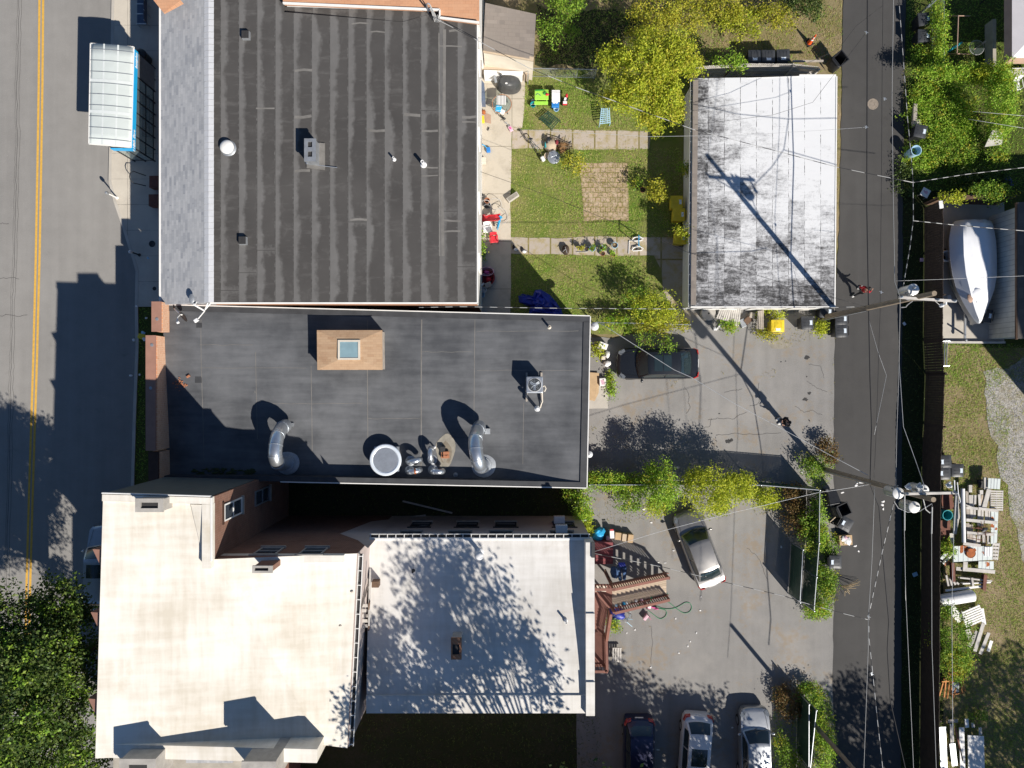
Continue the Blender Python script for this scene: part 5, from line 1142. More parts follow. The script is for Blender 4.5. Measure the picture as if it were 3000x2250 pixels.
MB().tube([W('G', 935,1052,10.5), W('G', 955,1070,10.4), W('G', 975,1088,10.2)],.014,5).build('jumper', MT['wire_white'], t1, True)
MB().tube(WL('G', [(665,1108,8.6),(700,1105,8.7),(716,1085,8.9),(760,1052,9.2)]),.025,6).build('conduit', MT['wire_grey'], t1, True)
MB().tube([(PX1 - .02, PY1 - .18,.2),(PX1 - .01, PY1 - .15,5.8)],.022,6).build('riser', MT['wire_grey'], t1, True)
t2 = pole('wooden utility pole with three transformers at the fence end between the parking lots', PX2, PY2,11.7)
can(t2,18.24,-5.16,8.95,.3); can(t2,19.42,-5.02,8.95,1.9); can(t2,19.0,-5.82,8.95,1.2)
arm = MB().beam(W('S', 768,502,11.0), W('S', 1152,494,11.0),.11,.13).build('crossarm', MT['grey_wood'], t2)
m = MB(); m.beam((18.3,-4.95,10.95),(18.82,-5.0,10.3),.04,.04); m.beam((19.4,-4.95,10.95),(18.88,-5.0,10.3),.04,.04); m.build('brace', MT['galvanized'], arm)
for x, y in ((778,500),(905,498),(1142,492)):
    m = MB(); insul(m, tuple(W('S', x, y, 11.07)),.22,.06); m.build('insulator', MT['insulator'], arm, True)
for x, y in ((782,452),(862,448),(1085,440)):
    q = W('S', x, y, 10.4); m = MB(); insul(m, tuple(q),.34,.10); m.tube([q + Vector((-.12,.02,.1)), q + Vector((-.02,.2,.28))],.05,7); m.tube([q + Vector((0,0,.2)),(q.x + .06,-5.0,10.9)],.015,5); m.build('fuse_cutout', MT['cutout_grey'], t2, True)
MB().box(tuple(W('S', 432,402,4.6)),(.3,.26,.42)).build('junction_box', MT['cutout_grey'], t2, bevel=.02)
MB().tube(WL('S', [(688,560,9.3),(720,610,9.2),(790,640,9.3),(880,632,9.4),(970,575,9.6)]),.016,5).build('jumper', MT['wire_grey'], t2, True)
MB().tube(WL('S', [(908,440,11.0),(902,490,10.9),(905,540,10.5),(925,620,9.8),(955,645,9.7),(972,630,9.8)]),.022,6).build('jumper', MT['wire_white'], t2, True)
MB().tube(WL('S', [(1138,400,11.2),(1140,470,11.1),(1142,500,11.1)]),.03,6).tube(WL('S', [(1160,415,11.2),(1168,500,11.1),(1182,560,11.0),(1176,572,11.0)]),.022,6).build('line_clamp', MT['cutout_grey'], t2, True)
MB().tube([(PX2 - .16, PY2 - .05,.1),(PX2 - .13, PY2 - .04,6.4)],.022,6).build('riser', MT['wire_grey'], t2, True)
t3_ = thing('utility_pole', 'shorter wooden pole rising out of frame at the bottom edge beside the green fence', 'utility pole', (18.19,-20.5,0), 'wooden utility poles along the alley')
MB().tube([(18.19,-20.5,-.1),(18.2,-20.5,5.9)],[.14,.11],12).build('shaft', MT['pole_wood'], t3_, True)

def wire(label, pts, r=.014, mat='wire_black', sag=.0, group='overhead wires along the alley'):
    P_ = []
    for i in range(len(pts) - 1):
        a, b = Vector(pts[i]), Vector(pts[i + 1]); n = max(4, int((b - a).length / 1.6)); s = sag[i] if isinstance(sag, (list, tuple)) else sag
        for k_ in range(n): u = k_ / n; p = a.lerp(b, u); p.z -= 4 * s * u * (1 - u); P_.append(p)
    P_.append(Vector(pts[-1]))
    return tag(MB().tube(P_, r * .85,6).build('overhead_wire', MT[mat], smooth='full'), label, 'overhead wire', group)
TOPN, BOTS = -700,2900
wire('thickest black cable bundle running the whole length of the alley', [W('P', 2535,-500,6.4), W('F', 390,0,6.0), W('F', 385,1650,5.7), W('G', 400,1108,5.9), W('G', 411,1659,5.8), W('S', 519,0,5.75), W('S', 508,430,6.0), W('S', 575,600,5.8), W('S', 602,950,5.6), W('T', 702,470,5.5), W('T', 690,700,5.5), W('T', 715,1120,5.6), W('T', 835,1659,6), W('T', 900,2000,6.4)],.034)
wire('thin dark wire beside the thick cable in the middle of the alley', [W('P', 2588,-500,7.6), W('F', 516,0,7.1), W('F', 508,830,6.9), W('G', 504,100,6.9), W('G', 495,900,7.05), W('G', 494,1150,7.0), W('G', 487,1320,6.9), W('S', 556,0,6.5), W('S', 538,380,6.5)],.014)
wire('white-grey wire along the fence side edge of the alley', [W('P', 2622,-500,10.8), W('F', 602,0,10.2), W('F', 590,800,10.0), W('G', 598,100,10.0), W('G', 612,900,10.5), W('G', 655,1025,10.75), W('G', 655,1110,10.6), W('G', 645,1659,10.2), W('S', 708,30,10.2), W('S', 700,440,10.3), W('S', 775,500,11.2)],.013, 'wire_white')
wire('pale twisted cable from the upper edge down to the single transformer', [W('P', 2620,-400,8.2), W('F', 645,0,7.9), W('F', 682,490,7.7), W('F', 715,960,7.6), W('F', 742,1230,7.6), W('F', 760,1478,7.7), W('G', 762,400,7.9), W('G', 735,620,8.3), W('G', 682,930,9.0)],.022, 'twisted_cable')
S_ = 'service drops to the houses'
wire('striped service cable crossing the garage roof to the long building mast', [W('F', 760,1478,7.7), W('F', 150,1355,7.0), W('E', 700,1095,6.6), W('E', 200,965,6.6), W('C', 760,570,6.7), W('C', 440,440,6.9), W('B', 1300,190,7.1), W('B', 1140,110,7.15)],.020, 'twisted_cable', 0, S_)
wire('striped service cable leaving the alley towards the upper right edge', [W('F', 760,1478,7.7), W('F', 1200,1410,7.2), W('F', 1700,1352,7.2)],.020, 'twisted_cable', 0, S_)
wire('striped service cable crossing above the covered boat', [W('G', 762,405,7.9), W('G', 1080,438,6.9), W('G', 1400,466,6.3), W('G', 1720,492,6.2)],.022, 'twisted_cable', 0, S_)
wire('thin phone wire slanting over the lawn from the long building to the garage side', [W('C', 128,1113,5.0), W('C', 560,1265,5.0), W('C', 940,1420,5.2), W('K', 1300,440,5.4), W('K', 1560,560,5.5), W('Q', 1200,-80,5.7), W('G', 392,1108,5.95)],.012, 'wire_black', 0, S_)
wire('striped cable running level below the lawn from the long roof to the pole', [W('D', 905,664,6.4), W('K', 0,944,6.2), W('K', 700,955,6.0), W('K', 1500,960,6.0), W('Q', 700,118,6.0), W('Q', 1640,112,6.2), W('G', 290,1103,6.4)],.018, 'twisted_cable', 0, S_)
wire('cable crossing the black sedan from the black roof corner to the second pole', [W('K', 945,1043,5.2), W('K', 1480,1382,5.3), W('Q', 720,565,5.4), W('Q', 1000,735,5.6), W('Q', 1300,895,5.8), W('Q', 1640,1080,6.1), W('S', 260,240,6.2), W('S', 492,362,6.4)],.018, 'wire_grey', 0, S_)
wire('cable crossing the tail of the grey sedan to the alley line', [W('R', 76,500,5.6), W('R', 440,572,5.6), W('R', 800,660,5.8), W('R', 1100,730,6.0), W('S', 0,1312,6.1), W('S', 260,1385,6.2), W('S', 490,1442,6.3)],.020, 'twisted_cable', 0, S_)
wire('grey cable crossing the windshield of the grey sedan to the second pole', [W('R', 76,490,5.6), W('R', 420,385,5.6), W('R', 800,285,5.7), W('R', 1290,170,5.8), W('S', 280,470,5.9), W('S', 505,432,6.0)],.013, 'wire_grey', 0, S_)
wire('dashed twisted cable from the transformers down the alley to the bottom edge', [W('S', 688,560,9.0), W('S', 600,930,8.3), W('S', 500,1400,7.9), W('T', 540,400,7.9), W('T', 540,600,7.9), W('T', 572,900,7.9), W('T', 610,1280,8.0), W('T', 652,1659,8.2), W('T', 690,2100,8.5)],.024, 'twisted_cable')
wire('thin pale wire in the lower alley left of the dashed cable', [W('S', 543,450,6.4), W('S', 522,1000,6.2), W('S', 494,1450,6.2), W('T', 535,700,6.2), W('T', 500,1659,6.2), W('T', 490,2100,6.3)],.014, 'wire_white')
wire('white primary wire above the shaded verge, nearest the alley', [W('S', 768,505,11.2), W('S', 764,780,11.0), W('S', 775,1300,10.8), W('T', 836,200,10.7), W('T', 868,900,10.6), W('T', 902,1659,10.6), W('T', 930,2300,10.8)],.013, 'wire_white')
wire('white primary wire along the brown fence', [W('S', 972,575,11.2), W('S', 968,800,11.0), W('S', 970,1659,10.7), W('T', 1052,700,10.7), W('T', 1086,1659,10.6), W('T', 1110,2300,10.8)],.013, 'wire_white')
wire('white primary wire above the lumber pile, farthest from the alley', [W('S', 1150,500,11.2), W('S', 1134,780,11.0), W('S', 1118,1400,10.8), W('T', 1212,300,10.7), W('T', 1222,1659,10.6), W('T', 1230,2300,10.8)],.012, 'wire_grey')
for i, (a, b, lb) in enumerate((((766,510),(766,775), 'thick white wire cover nearest the alley below the second pole'),((972,600),(968,800), 'thick white wire cover in line with the brown fence'),((1150,515),(1134,778), 'thick white wire cover beside the white pipe on the lumber'))):
    tag(MB().tube([W('S', a[0], a[1],11.2), W('S', b[0], b[1],11.0)],.030,8).build('wire_cover', MT['wire_white'], smooth=True), lb, 'wire cover', 'wire covers')
wire('dark wire slanting over the shaded verge to the second pole', [W('G', 648,1560,10.2), W('S', 757,0,10.3), W('S', 850,260,10.4), W('S', 922,470,10.8)],.014, 'wire_grey')
wire('thin wire slanting across the upper alley', [W('P', 2330,200,4.8), W('E', 1290,370,5.2), W('F', 300,210,6.2), W('F', 515,45,6.9)],.010)
wire('thin wire crossing the garage roof to the thick cable', [W('E', 220,932,4.0), W('E', 800,860,4.6), W('E', 1100,765,4.9), W('F', 382,262,5.9)],.010, 'wire_black', 0, S_)
wire('level thin wire crossing the garage roof to the thick cable', [W('C', 380,838,4.6), W('C', 1220,885,4.6), W('E', 600,1010,4.8), W('E', 1300,965,5.4), W('F', 385,1030,5.8)],.010, 'wire_grey', 0, S_)
wire('pair wire leaving the vines towards the right edge, upper', [W('F', 1240,902,3.0), W('F', 1700,942,3.4)],.012, 'wire_grey', 0, S_)
wire('pair wire leaving the vines towards the right edge, lower', [W('F', 1210,965,3.0), W('F', 1700,1045,3.4)],.012, 'wire_grey', 0, S_)
wire('guy wire crossing beneath the second pole bundle', [W('G', 400,1200,5.8), W('G', 480,1480,5.8), W('G', 545,1659,5.6), W('S', 540,60,5.9)],.010, 'wire_grey')
wire('thin grey wire crossing above the boat bow', [W('G', 620,893,6.0), W('G', 1000,880,5.6), W('G', 1560,856,5.2), W('G', 1720,850,5.2)],.009, 'wire_grey', 0, S_)
for v, x, y, z, lb in (('F', 380,265,6.0, 'small cable clamp on the thick alley cable near the upper edge'),('F', 380,1030,5.8, 'small cable clamp on the thick alley cable beside the garage roof'),('F', 530,802,6.95, 'pale cable clamp on the alley wire beside the manhole'),('G', 500,985,7.05, 'pale cable clamp on the alley wire beside the first pole'),('S', 495,1420,6.2, 'pale splice clamp where the service cable meets the alley line'),('T', 562,895,7.9, 'grey splice box on the dashed cable')):
    q = W(v, x, y, z); tag(MB().box(tuple(q),(.05,.14,.07)).tube([q + Vector((-.09,.05,.03)), q + Vector((.09,-.03,.05))],.018,6).build('cable_clamp', MT['galvanized']), lb, 'cable clamp', 'clamps on the alley wires')

# ---------------------------------------------------------------- fences
def picket_fence(name, label, pts, h, mat, bw=.14, gap=.012, top=None, posts=True, th=.022, face=1, rails=True, hv=.03, cat='fence', group=None):
    t = thing(name, label, cat, (pts[0].x, pts[0].y, 0), group); bm_ = MB(); rm = MB(); pm_ = MB()
    for a, b in zip(pts[:-1], pts[1:]):
        a = Vector((a.x, a.y, 0)); b = Vector((b.x, b.y, 0)); d = b - a; L = d.length; d.normalize(); n = Vector((-d.y, d.x, 0)) * face; k_ = int(L / (bw + gap)); rz = math.atan2(d.y, d.x)
        for i in range(k_):
            c = a + d * ((i + .5) * L / k_); hh = h + U(-hv, hv); bm_.box((c.x, c.y, hh / 2 + .02),(bw, th, hh - .04), rz)
        if rails:
            for z in (.3, h * .55, h - .25):
                c0, c1 = a + n * .05, b + n * .05; rm.beam((c0.x, c0.y, z),(c1.x, c1.y, z),.045,.09)
        q = max(1, int(L / 2.4))
        if posts:
            for i in range(q + 1): c = a + d * (L * i / q) + n * .11; pm_.box((c.x, c.y, h / 2),(.09,.09, h))
    bm_.build('board_panel', MT[mat], t)
    if rails: rm.build('rail', MT[mat], t)
    if posts: pm_.build('post', MT[mat], t)
    return t
f1 = [W('G', 1000,240,1.9), W('G', 1002,640,1.9), W('G', 996,1370,1.9), W('G', 1008,1640,1.9)]
picket_fence('board_fence', 'long dark brown board fence beside the boat pad', f1,1.95, 'dark_fence_wood', gap=.010)
f2 = [W('P', 2766,1096,1.9), W('S', 1050,0,1.9), W('S', 1036,200,1.9), W('S', 1028,1000,1.9), W('S', 1026,1659,1.9), W('T', 1108,900,1.9), W('T', 1104,1659,1.9), W('T', 1100,2600,1.9)]
picket_fence('board_fence', 'long dark brown board fence beside the lumber yard, in shade', f2,1.95, 'dark_fence_wood', gap=.001)
picket_fence('board_fence', 'short brown board fence across the top of the boat pad, hung with vines', [W('G', 1010,215,1.9), W('G', 1180,196,1.9), W('G', 1330,205,1.9), W('G', 1600,215,1.9)],1.85, 'brown_wood', face=1)
picket_fence('picket_fence', 'weathered grey picket fence between the garage and the wheeled bins', [W('E', 230,500,1.7), W('E', 600,478,1.7), W('E', 960,480,1.7), W('E', 1150,505,1.7)],1.75, 'grey_wood', .085,.03, face=-1)
tag(MB().beam(W('E', 950,458,1.0), W('E', 1178,456,1.0),.10,.10).build('fence_rail', MT['old_wood']), 'weathered loose rail lying along the end of the grey picket fence', 'rail')
def chain_fence(label, pts, h, slat=None, n_slat=.085, gap_mat='dark_green_metal', group='chain link fences', wire_only=False, name='chain_link_fence'):
    t = thing(name, label, 'fence', (pts[0].x, pts[0].y, 0), group); rm = MB(); sm__ = MB(); pp_ = []
    for a, b in zip(pts[:-1], pts[1:]):
        a = Vector((a.x, a.y, 0)); b = Vector((b.x, b.y, 0)); d = b - a; L = d.length; d.normalize(); rz = math.atan2(d.y, d.x)
        rm.tube([(a.x, a.y, h),(b.x, b.y, h)],.026,6)
        rm.tube([(a.x, a.y, .06),(b.x, b.y, .06)],.012,5)
        k_ = int(L / n_slat)
        for i in range(k_):
            c = a + d * ((i + .5) * L / k_)
            if slat: sm__.box((c.x, c.y, h / 2),(n_slat * .80,.012, h - .12), rz)
        if not slat or True:
            s_ = .16 if slat else .12; k2 = int(L / s_)
            for i in range(k2):
                p = a + d * (i * L / k2); hh = min(h, (k2 - i) * L / k2)
                for sg in (1,-1):
                    q = p + d * min(h, L - i * L / k2) if sg == 1 else p + d * min(h, L - i * L / k2)
                    z0, z1 = (.06, min(h, L - i * L / k2)) if sg == 1 else (h, h - min(h, L - i * L / k2) + .06)
                    sm__.tube([(p.x, p.y, z0),(q.x, q.y, z1)],.006 if slat else .0032,3, False)
        q = max(1, round(L / 2.6))
        for i in range(q + 1): pp_.append(a + d * (L * i / q))
    rm.build('rail', MT['galvanized'], t, True); sm__.build('mesh', MT[slat if slat else 'dull_metal'], t, fix=False)
    done = []
    for p in pp_:
        if any((p - e).length < .2 for e in done): continue
        done.append(p); MB().tube([(p.x, p.y, 0),(p.x, p.y, h + .06)],.036,8).lathe((p.x, p.y, h + .05),[(.042,0),(.03,.04),(0,.05)],8).build('post', MT['galvanized'], t, True)
    return t
cf = [W('Q', 60,1262,1.85), W('Q', 700,1262,1.85), W('Q', 1170,1264,1.85), W('Q', 1552,1296,1.85), W('Q', 1548,1640,1.85), W('R', 1262,810,1.85)]
chain_fence('green-slatted chain link fence between the two parking lots, turning down the alley', cf, 1.85, 'dark_green_metal')
a_, b_ = W('R', 1204,480,1.85), W('R', 1188,765,1.85)
chain_fence('open green-slatted chain link gate leaf folded back inside the lot', [a_, b_, W('R', 1204,490,1.85) + Vector((.0,.02,0))][:2],1.8, 'dark_green_metal', group='gate leaves of the lower lot', name='chain_link_gate')
chain_fence('green-slatted chain link fence at the bottom edge beside the alley', [W('R', 1275,1345,1.85), W('R', 1240,1680,1.85), W('R', 1215,2100,1.85)],1.85, 'dark_green_metal')
chain_fence('green-slatted gate leaf at the bottom edge, left of the fence', [W('R', 1237,1315,1.85), W('R', 1236,1659,1.85)],1.8, 'dark_green_metal', group='gate leaves of the lower lot', name='chain_link_gate')
chain_fence('plain chain link fence under the vines between lawn and upper lot', [W('Q', 105,210,1.2), W('Q', 400,215,1.2), W('Q', 712,224,1.2)],1.2)
chain_fence('plain chain link fence behind the green play table', [W('Y', 868,230,1.2), W('Y', 872,108,1.2), W('C', 760,448,1.2), W('C', 880,452,1.2)],1.2)
chain_fence('plain chain link fence by the two dark bins at the upper right', [W('F', 890,40,1.3), W('F', 882,62,1.3), W('F', 1010,-60,1.3)],1.3)
chain_fence('plain chain link fence buried in vines below the swing seat', [W('F', 1010,-80,1.3), W('F', 1015,250,1.3), W('F', 1010,545,1.3)],1.3)
m = MB(); a, b = W('F', 776,845,.5), W('F', 770,980,.5); m.beam(a, b, .22,.18); tag(m.build('timber_kerb', MT['old_wood']), 'weathered timber beam at the edge of the vines', 'timber')
m = MB(); m.box(tuple(W('F', 786,1000,.35)),(.42,.36,.3),.2); tag(m.build('concrete_block', MT['concrete'], bevel=.02), 'pale concrete block beside the dark bin in the vines', 'block')

# ---------------------------------------------------------------- wheeled bins
def bin_proto(name, label, body, lid, wheels=True, sticker=True, openlid=False):
    t = thing(name, label, 'wheeled bin')
    m = MB(); m.add([(-.26,-.30,.12),(.24,-.30,.12),(.24,.30,.12),(-.26,.30,.12),(-.33,-.36,1.0),(.33,-.36,1.0),(.33,.36,1.0),(-.33,.36,1.0)],[(3,2,1,0),(0,1,5,4),(1,2,6,5),(2,3,7,6),(3,0,4,7)])
    if openlid:
        m.add([(-.22,-.27,.2),(.21,-.27,.2),(.21,.27,.2),(-.22,.27,.2),(-.30,-.33,1.0),(.30,-.33,1.0),(.30,.33,1.0),(-.30,.33,1.0)],[(0,1,2,3),(4,5,1,0),(5,6,2,1),(6,7,3,2),(7,4,0,3)])
        m.add([(-.33,-.36,1.0),(.33,-.36,1.0),(.33,.36,1.0),(-.33,.36,1.0),(-.30,-.33,1.0),(.30,-.33,1.0),(.30,.33,1.0),(-.30,.33,1.0)],[(0,1,5,4),(1,2,6,5),(2,3,7,6),(3,0,4,7)])
    m.build('body', MT[body], t, fix=not openlid)
    rm = MB()
    for a, b in (((-.35,-.37),(.35,-.37)),((.35,-.37),(.35,.37)),((.35,.37),(-.35,.37)),((-.35,.37),(-.35,-.37))): rm.tube([(a[0], a[1],.98),(b[0], b[1],.98)],.02,6)
    rm.build('rim', MT[body], t, True)
    def lidpt(s, q): x = -.37 + .72 * s; y = -.385 + .77 * q; return (x, y, 1.01 + .055 * math.sin(math.pi * s) ** .6 * math.sin(math.pi * q) ** .5 + (.012 if .28 < s < .34 else 0))
    if openlid:
        MB().grid(8,6, lambda s, q: (-.38 - (lidpt(s, q)[2] - 1.0) - .15 * s, lidpt(s, q)[1],1.0 - .70 * s)).build('lid', MT[lid], t, True, solid=.02)
    else:
        l_ = MB().grid(12,10, lidpt); l_.add([(-.37,-.385,.97),(.35,-.385,.97),(.35,.385,.97),(-.37,.385,.97)],[(0,1,2,3)])
        l_.grid(12,1, lambda s, q: (-.37 + .72 * s, -.385,.97 + .04 * q)); l_.grid(12,1, lambda s, q: (-.37 + .72 * s, .385,.97 + .04 * q)); l_.grid(1,10, lambda s, q: (.35,-.385 + .77 * q, .97 + .04 * s)); l_.grid(1,10, lambda s, q: (-.37,-.385 + .77 * q, .97 + .04 * s))
        lo_ = l_.build('lid', MT[lid], t, True, fix=False)
        rb = MB()
        for q in (.25,.75): rb.box((.05,-.385 + .77 * q, 1.062),(.34,.018,.012))
        rb.box((.05,0,1.068),(.34,.018,.012)); rb.build('lid_rib', MT[lid], lo_)
        if sticker: MB().box((-.20,0,1.0655),(.17,.27,.004)).build('sticker', MT['sticker'], lo_)
    MB().tube([(-.34,-.28,.96),(-.45,-.26,.99),(-.45,.26,.99),(-.34,.28,.96)],.02,6).build('handle', MT[body], t, True)
    if wheels:
        rm = Matrix.Rotation(math.radians(90),4, 'X')
        for sg in (-1,1):
            w = MB().lathe((-.30, sg * .31,.14),[(.09,-.035),(.13,-.03),(.14,0),(.13,.03),(.09,.035)],14, rm).build('wheel', MT['black_rubber'], t, True)
            MB().lathe((-.30, sg * .31,.14),[(.0,-.038),(.07,-.038),(.07,.038),(0,.038)],10, rm).build('hub', MT['grey_plastic'], w)
    return t
GB = 'wheeled bins around the alley'
pb = bin_proto('wheeled_bin', '', 'black_plastic', 'charcoal_plastic'); py_ = bin_proto('wheeled_bin', '', 'yellow_plastic', 'yellow_plastic'); pk = bin_proto('wheeled_bin', '', 'black_plastic', 'black_plastic', openlid=True)
first = {}
def put_bin(proto, key, v, x, y, rz, label, zt=1.0):
    o = proto if key not in first else copy_tree(proto); first[key] = 1; o['label'] = label; o['group'] = GB
    c = W(v, x, y, zt); return place(o, (c.x, c.y, 0), math.radians(rz))
for x, y, rz, lb in ((667,418,90, 'first dark bin from the tree in the row by the grey picket fence'),(770,418,90, 'middle dark bin of the three by the grey picket fence'),(880,413,92, 'third dark bin by the picket fence, with a marked pale sticker')): put_bin(pb, 'b', 'E', x, y, rz, lb)
for v, x, y, rz, lb in (('F', 850,155,186, 'dark bin nearest the upper edge beside the vines'),('F', 848,290,180, 'dark bin below another beside the upper right vines'),('F', 820,1062,168, 'dark bin with a bright sticker half sunk in the vines'),('Q', 1470,212,182, 'black bin standing alone beside the yellow-lidded bin'),('Q', 1592,138,175, 'black bin at the garage corner under the pole'),
                        ('G', 178,1298,182, 'black bin standing in the alley below the leaning pole'),('G', 178,1200,180, 'black bin partly hidden by the pole shaft'),('S', 330,730,-28, 'grey-lidded bin with a sticker, below the open black bin'),('S', 250,1012,0, 'bin with a sticker standing apart at the end of the gate fence'),
                        ('S', 1072,262,2, 'bin against the brown fence, nearest the upper edge of its three'),('S', 1066,347,2, 'bin against the brown fence, below its neighbour in the lumber yard'),('S', 1160,328,180, 'bin with a bright sticker beside the two at the brown fence'),('G', 1352,1172,170, 'dark bin behind the bow of the covered boat')):
    put_bin(pb, 'b', v, x, y, rz, lb)
for v, x, y, rz, lb in (('C', 1398,1310,180, 'yellow bin nearest the tree in the garage shade'),('C', 1412,1390,178, 'yellow bin touching the one above it in the garage shade'),('C', 1422,1540,176, 'yellow bin under the small bush in the garage shade'),('Q', 1280,232,90, 'bright yellow bin in full sun beside the stacked pallets')): put_bin(py_, 'y', v, x, y, rz, lb)
put_bin(pk, 'k', 'E', 1300,445,38, 'open black bin at the alley edge above the garage', .8)
put_bin(pk, 'k', 'S', 318,622,25, 'open black bin beside the vine-covered fence')
o = put_bin(pb, 'b', 'S', 210,495,10, 'grey bin tipped on its side at the fence corner', .5); o.rotation_euler = (math.radians(80), math.radians(0), math.radians(10)); o.location.z = .38; o.location.y += .3
# light blue barrel, white drum, green barrel
def barrel(label, v, x, y, z, h, r, mat, group='open barrels'):
    c = W(v, x, y, z); t = thing('barrel', label, 'barrel', (c.x, c.y, 0), group)
    MB().lathe((c.x, c.y, 0),[(r * .82,.02),(r * .9,.05),(r * .95, h * .5),(r, h),(r * 1.06, h),(r * 1.06, h + .03),(r * .93, h + .03),(r * .86, h * .5),(r * .78,.12),(0,.11)],24).build('body', MT[mat], t, True)
    MB().lathe((c.x, c.y, .115),[(r * .74,0),(r * .74,.01),(0,.02)],16).build('dregs', MT['soil'], t); return t
barrel('pale blue open barrel beside the alley at the edge of the vines', 'F', 750,1240,.45,.92,.30, 'light_blue_plastic')
barrel('white open drum between the brown fence and the boat', 'G', 1030,694,.6,.7,.32, 'white_plastic')
barrel('dark green open barrel against the brown fence in the lumber yard', 'S', 1064,655,.5,.8,.29, 'teal_plastic')
# traffic cone
c = W('E', 1072,322,0); t = thing('traffic_cone', 'orange traffic cone with white bands on the dry grass near the alley', 'traffic cone', (c.x, c.y, 0))
MB().box((c.x, c.y, .03),(.42,.42,.05),.5).build('base', MT['black_rubber'], t, bevel=.01)
rr = lambda z: .15 - .115 * (z / 1.0)
for z0, z1, m_ in ((.05,.45, 'orange_plastic'),(.45,.58, 'paper_white'),(.58,.70, 'orange_plastic'),(.70,.80, 'paper_white'),(.80,1.02, 'orange_plastic')): MB().lathe((c.x, c.y, 0),[(rr(z0), z0),(rr(z1), z1)],18).build('cone' if 'orange' in m_ else 'reflective_band', MT[m_], t, True)

# ---------------------------------------------------------------- people
def person(label, loc, rz, shirt, trousers, pose, hair='hair_dark', cap=None):
    t = thing('person', label, 'person')
    def skin(name, verts, edges, radii, mat, parent=t, sub=2):
        me = bpy.data.meshes.new(name); me.from_pydata(verts, edges, []); o = bpy.data.objects.new(name, me); COL.objects.link(o); o.parent = parent
        sk = o.modifiers.new('skin', 'SKIN'); sk.use_smooth_shade = True
        for i, r in enumerate(radii): me.skin_vertices[0].data[i].radius = r if isinstance(r, tuple) else (r, r)
        me.skin_vertices[0].data[0].use_root = True; s_ = o.modifiers.new('sub', 'SUBSURF'); s_.levels = sub; s_.render_levels = sub
        me.materials.append(MT[mat]); return o
    P = pose; V_ = P['pelvis'], P['waist'], P['chest'], P['neck'], P['head'], P['crown']
    vs = list(V_) + [P['sl'], P['el'], P['wl'], P['hl'], P['sr'], P['er'], P['wr'], P['hr'], P['hipl'], P['kl'], P['al'], P['tl'], P['hipr'], P['kr'], P['ar'], P['tr']]
    eg = [(0,1),(1,2),(2,3),(3,4),(4,5),(2,6),(6,7),(7,8),(8,9),(2,10),(10,11),(11,12),(12,13),(0,14),(14,15),(15,16),(16,17),(0,18),(18,19),(19,20),(20,21)]
    rd = [(.14,.10),(.13,.095),(.15,.11),.055,(.085,.10),(.07,.08),.055,.042,.03,(.038,.018),.055,.042,.03,(.038,.018),.085,.058,.04,.032,.085,.058,.04,.032]
    skin('body', vs, eg, rd, 'skin')
    for hd, wr in ((P['hl'], P['wl']),(P['hr'], P['wr'])):          # five fingers from each palm
        h_, w_ = Vector(hd), Vector(wr); d = (h_ - w_).normalized(); sd = d.cross(Vector((0,0,1)))
        if sd.length < .1: sd = Vector((0,1,0))
        sd.normalize(); cu_ = sd.cross(d); m = MB()
        for k_, ln in enumerate((.072,.082,.076,.06)):
            b = h_ + sd * (-.027 + .018 * k_); m.tube([b, b + d * ln * .5 + cu_ * .008, b + d * ln + cu_ * .03],[.009,.0085,.007],6)
        b = h_ - d * .03 - sd * .034; m.tube([b, b - sd * .025 + d * .03, b - sd * .028 + d * .065],[.010,.009,.008],6); m.build('fingers', MT['skin'], t, True)
    k14 = lambda n: [P[i] for i in n]
    skin('jacket', k14(['pelvis', 'waist', 'chest', 'sl', 'el', 'wl', 'sr', 'er', 'wr']),[(0,1),(1,2),(2,3),(3,4),(4,5),(2,6),(6,7),(7,8)],[(.165,.125),(.15,.118),(.175,.13),.078,.062,.048,.078,.062,.048], shirt)
    skin('trousers', k14(['pelvis', 'hipl', 'kl', 'al', 'hipr', 'kr', 'ar']),[(0,1),(1,2),(2,3),(0,4),(4,5),(5,6)],[(.155,.12),.105,.078,.062,.105,.078,.062], trousers)
    for a, b in (('al', 'tl'),('ar', 'tr')):
        A, B = Vector(P[a]), Vector(P[b]); d = (B - A); d.z = 0; d.normalize(); MB().blob((A.x + d.x * .07, A.y + d.y * .07, A.z - .03),(.14 * abs(d.x) + .055,.14 * abs(d.y) + .055,.055),1,.04).build('shoe', MT['white_shoe'], t, True)
    hc = Vector(P['head']); up = (Vector(P['crown']) - hc).normalized(); fw = Vector(P['face']).normalized(); sd = up.cross(fw)
    m = MB(); m.blob(tuple(hc + up * .055 - fw * .022),(.108,.105,.105),3,.04,14,10); m.build('hair', MT[hair], t, True)
    m = MB(); m.blob(tuple(hc + fw * .108 - up * .005),(.016,.016,.025),1,0); m.build('nose', MT['skin'], t, True)
    for sg in (-1,1): MB().blob(tuple(hc + fw * .088 + sd * sg * .032 + up * .02),(.012,.012,.012),1,0).build('eye', MT['black_plastic'], t, True); MB().blob(tuple(hc + sd * sg * .088 + up * .0),(.02,.018,.03),1,0).build('ear', MT['skin'], t, True)
    MB().tube([hc + fw * .092 - up * .045 - sd * .025, hc + fw * .098 - up * .047, hc + fw * .092 - up * .045 + sd * .025],.006,5).build('mouth', MT['maroon_cloth'], t)
    if cap: MB().blob(tuple(hc + up * .085 - fw * .01),(.112,.108,.075),2,.02,14,8).box(tuple(hc + fw * .13 + up * .06),(.10,.15,.015), math.atan2(fw.y, fw.x)).build('cap', MT[cap], t, True)
    return place(t, loc, rz)
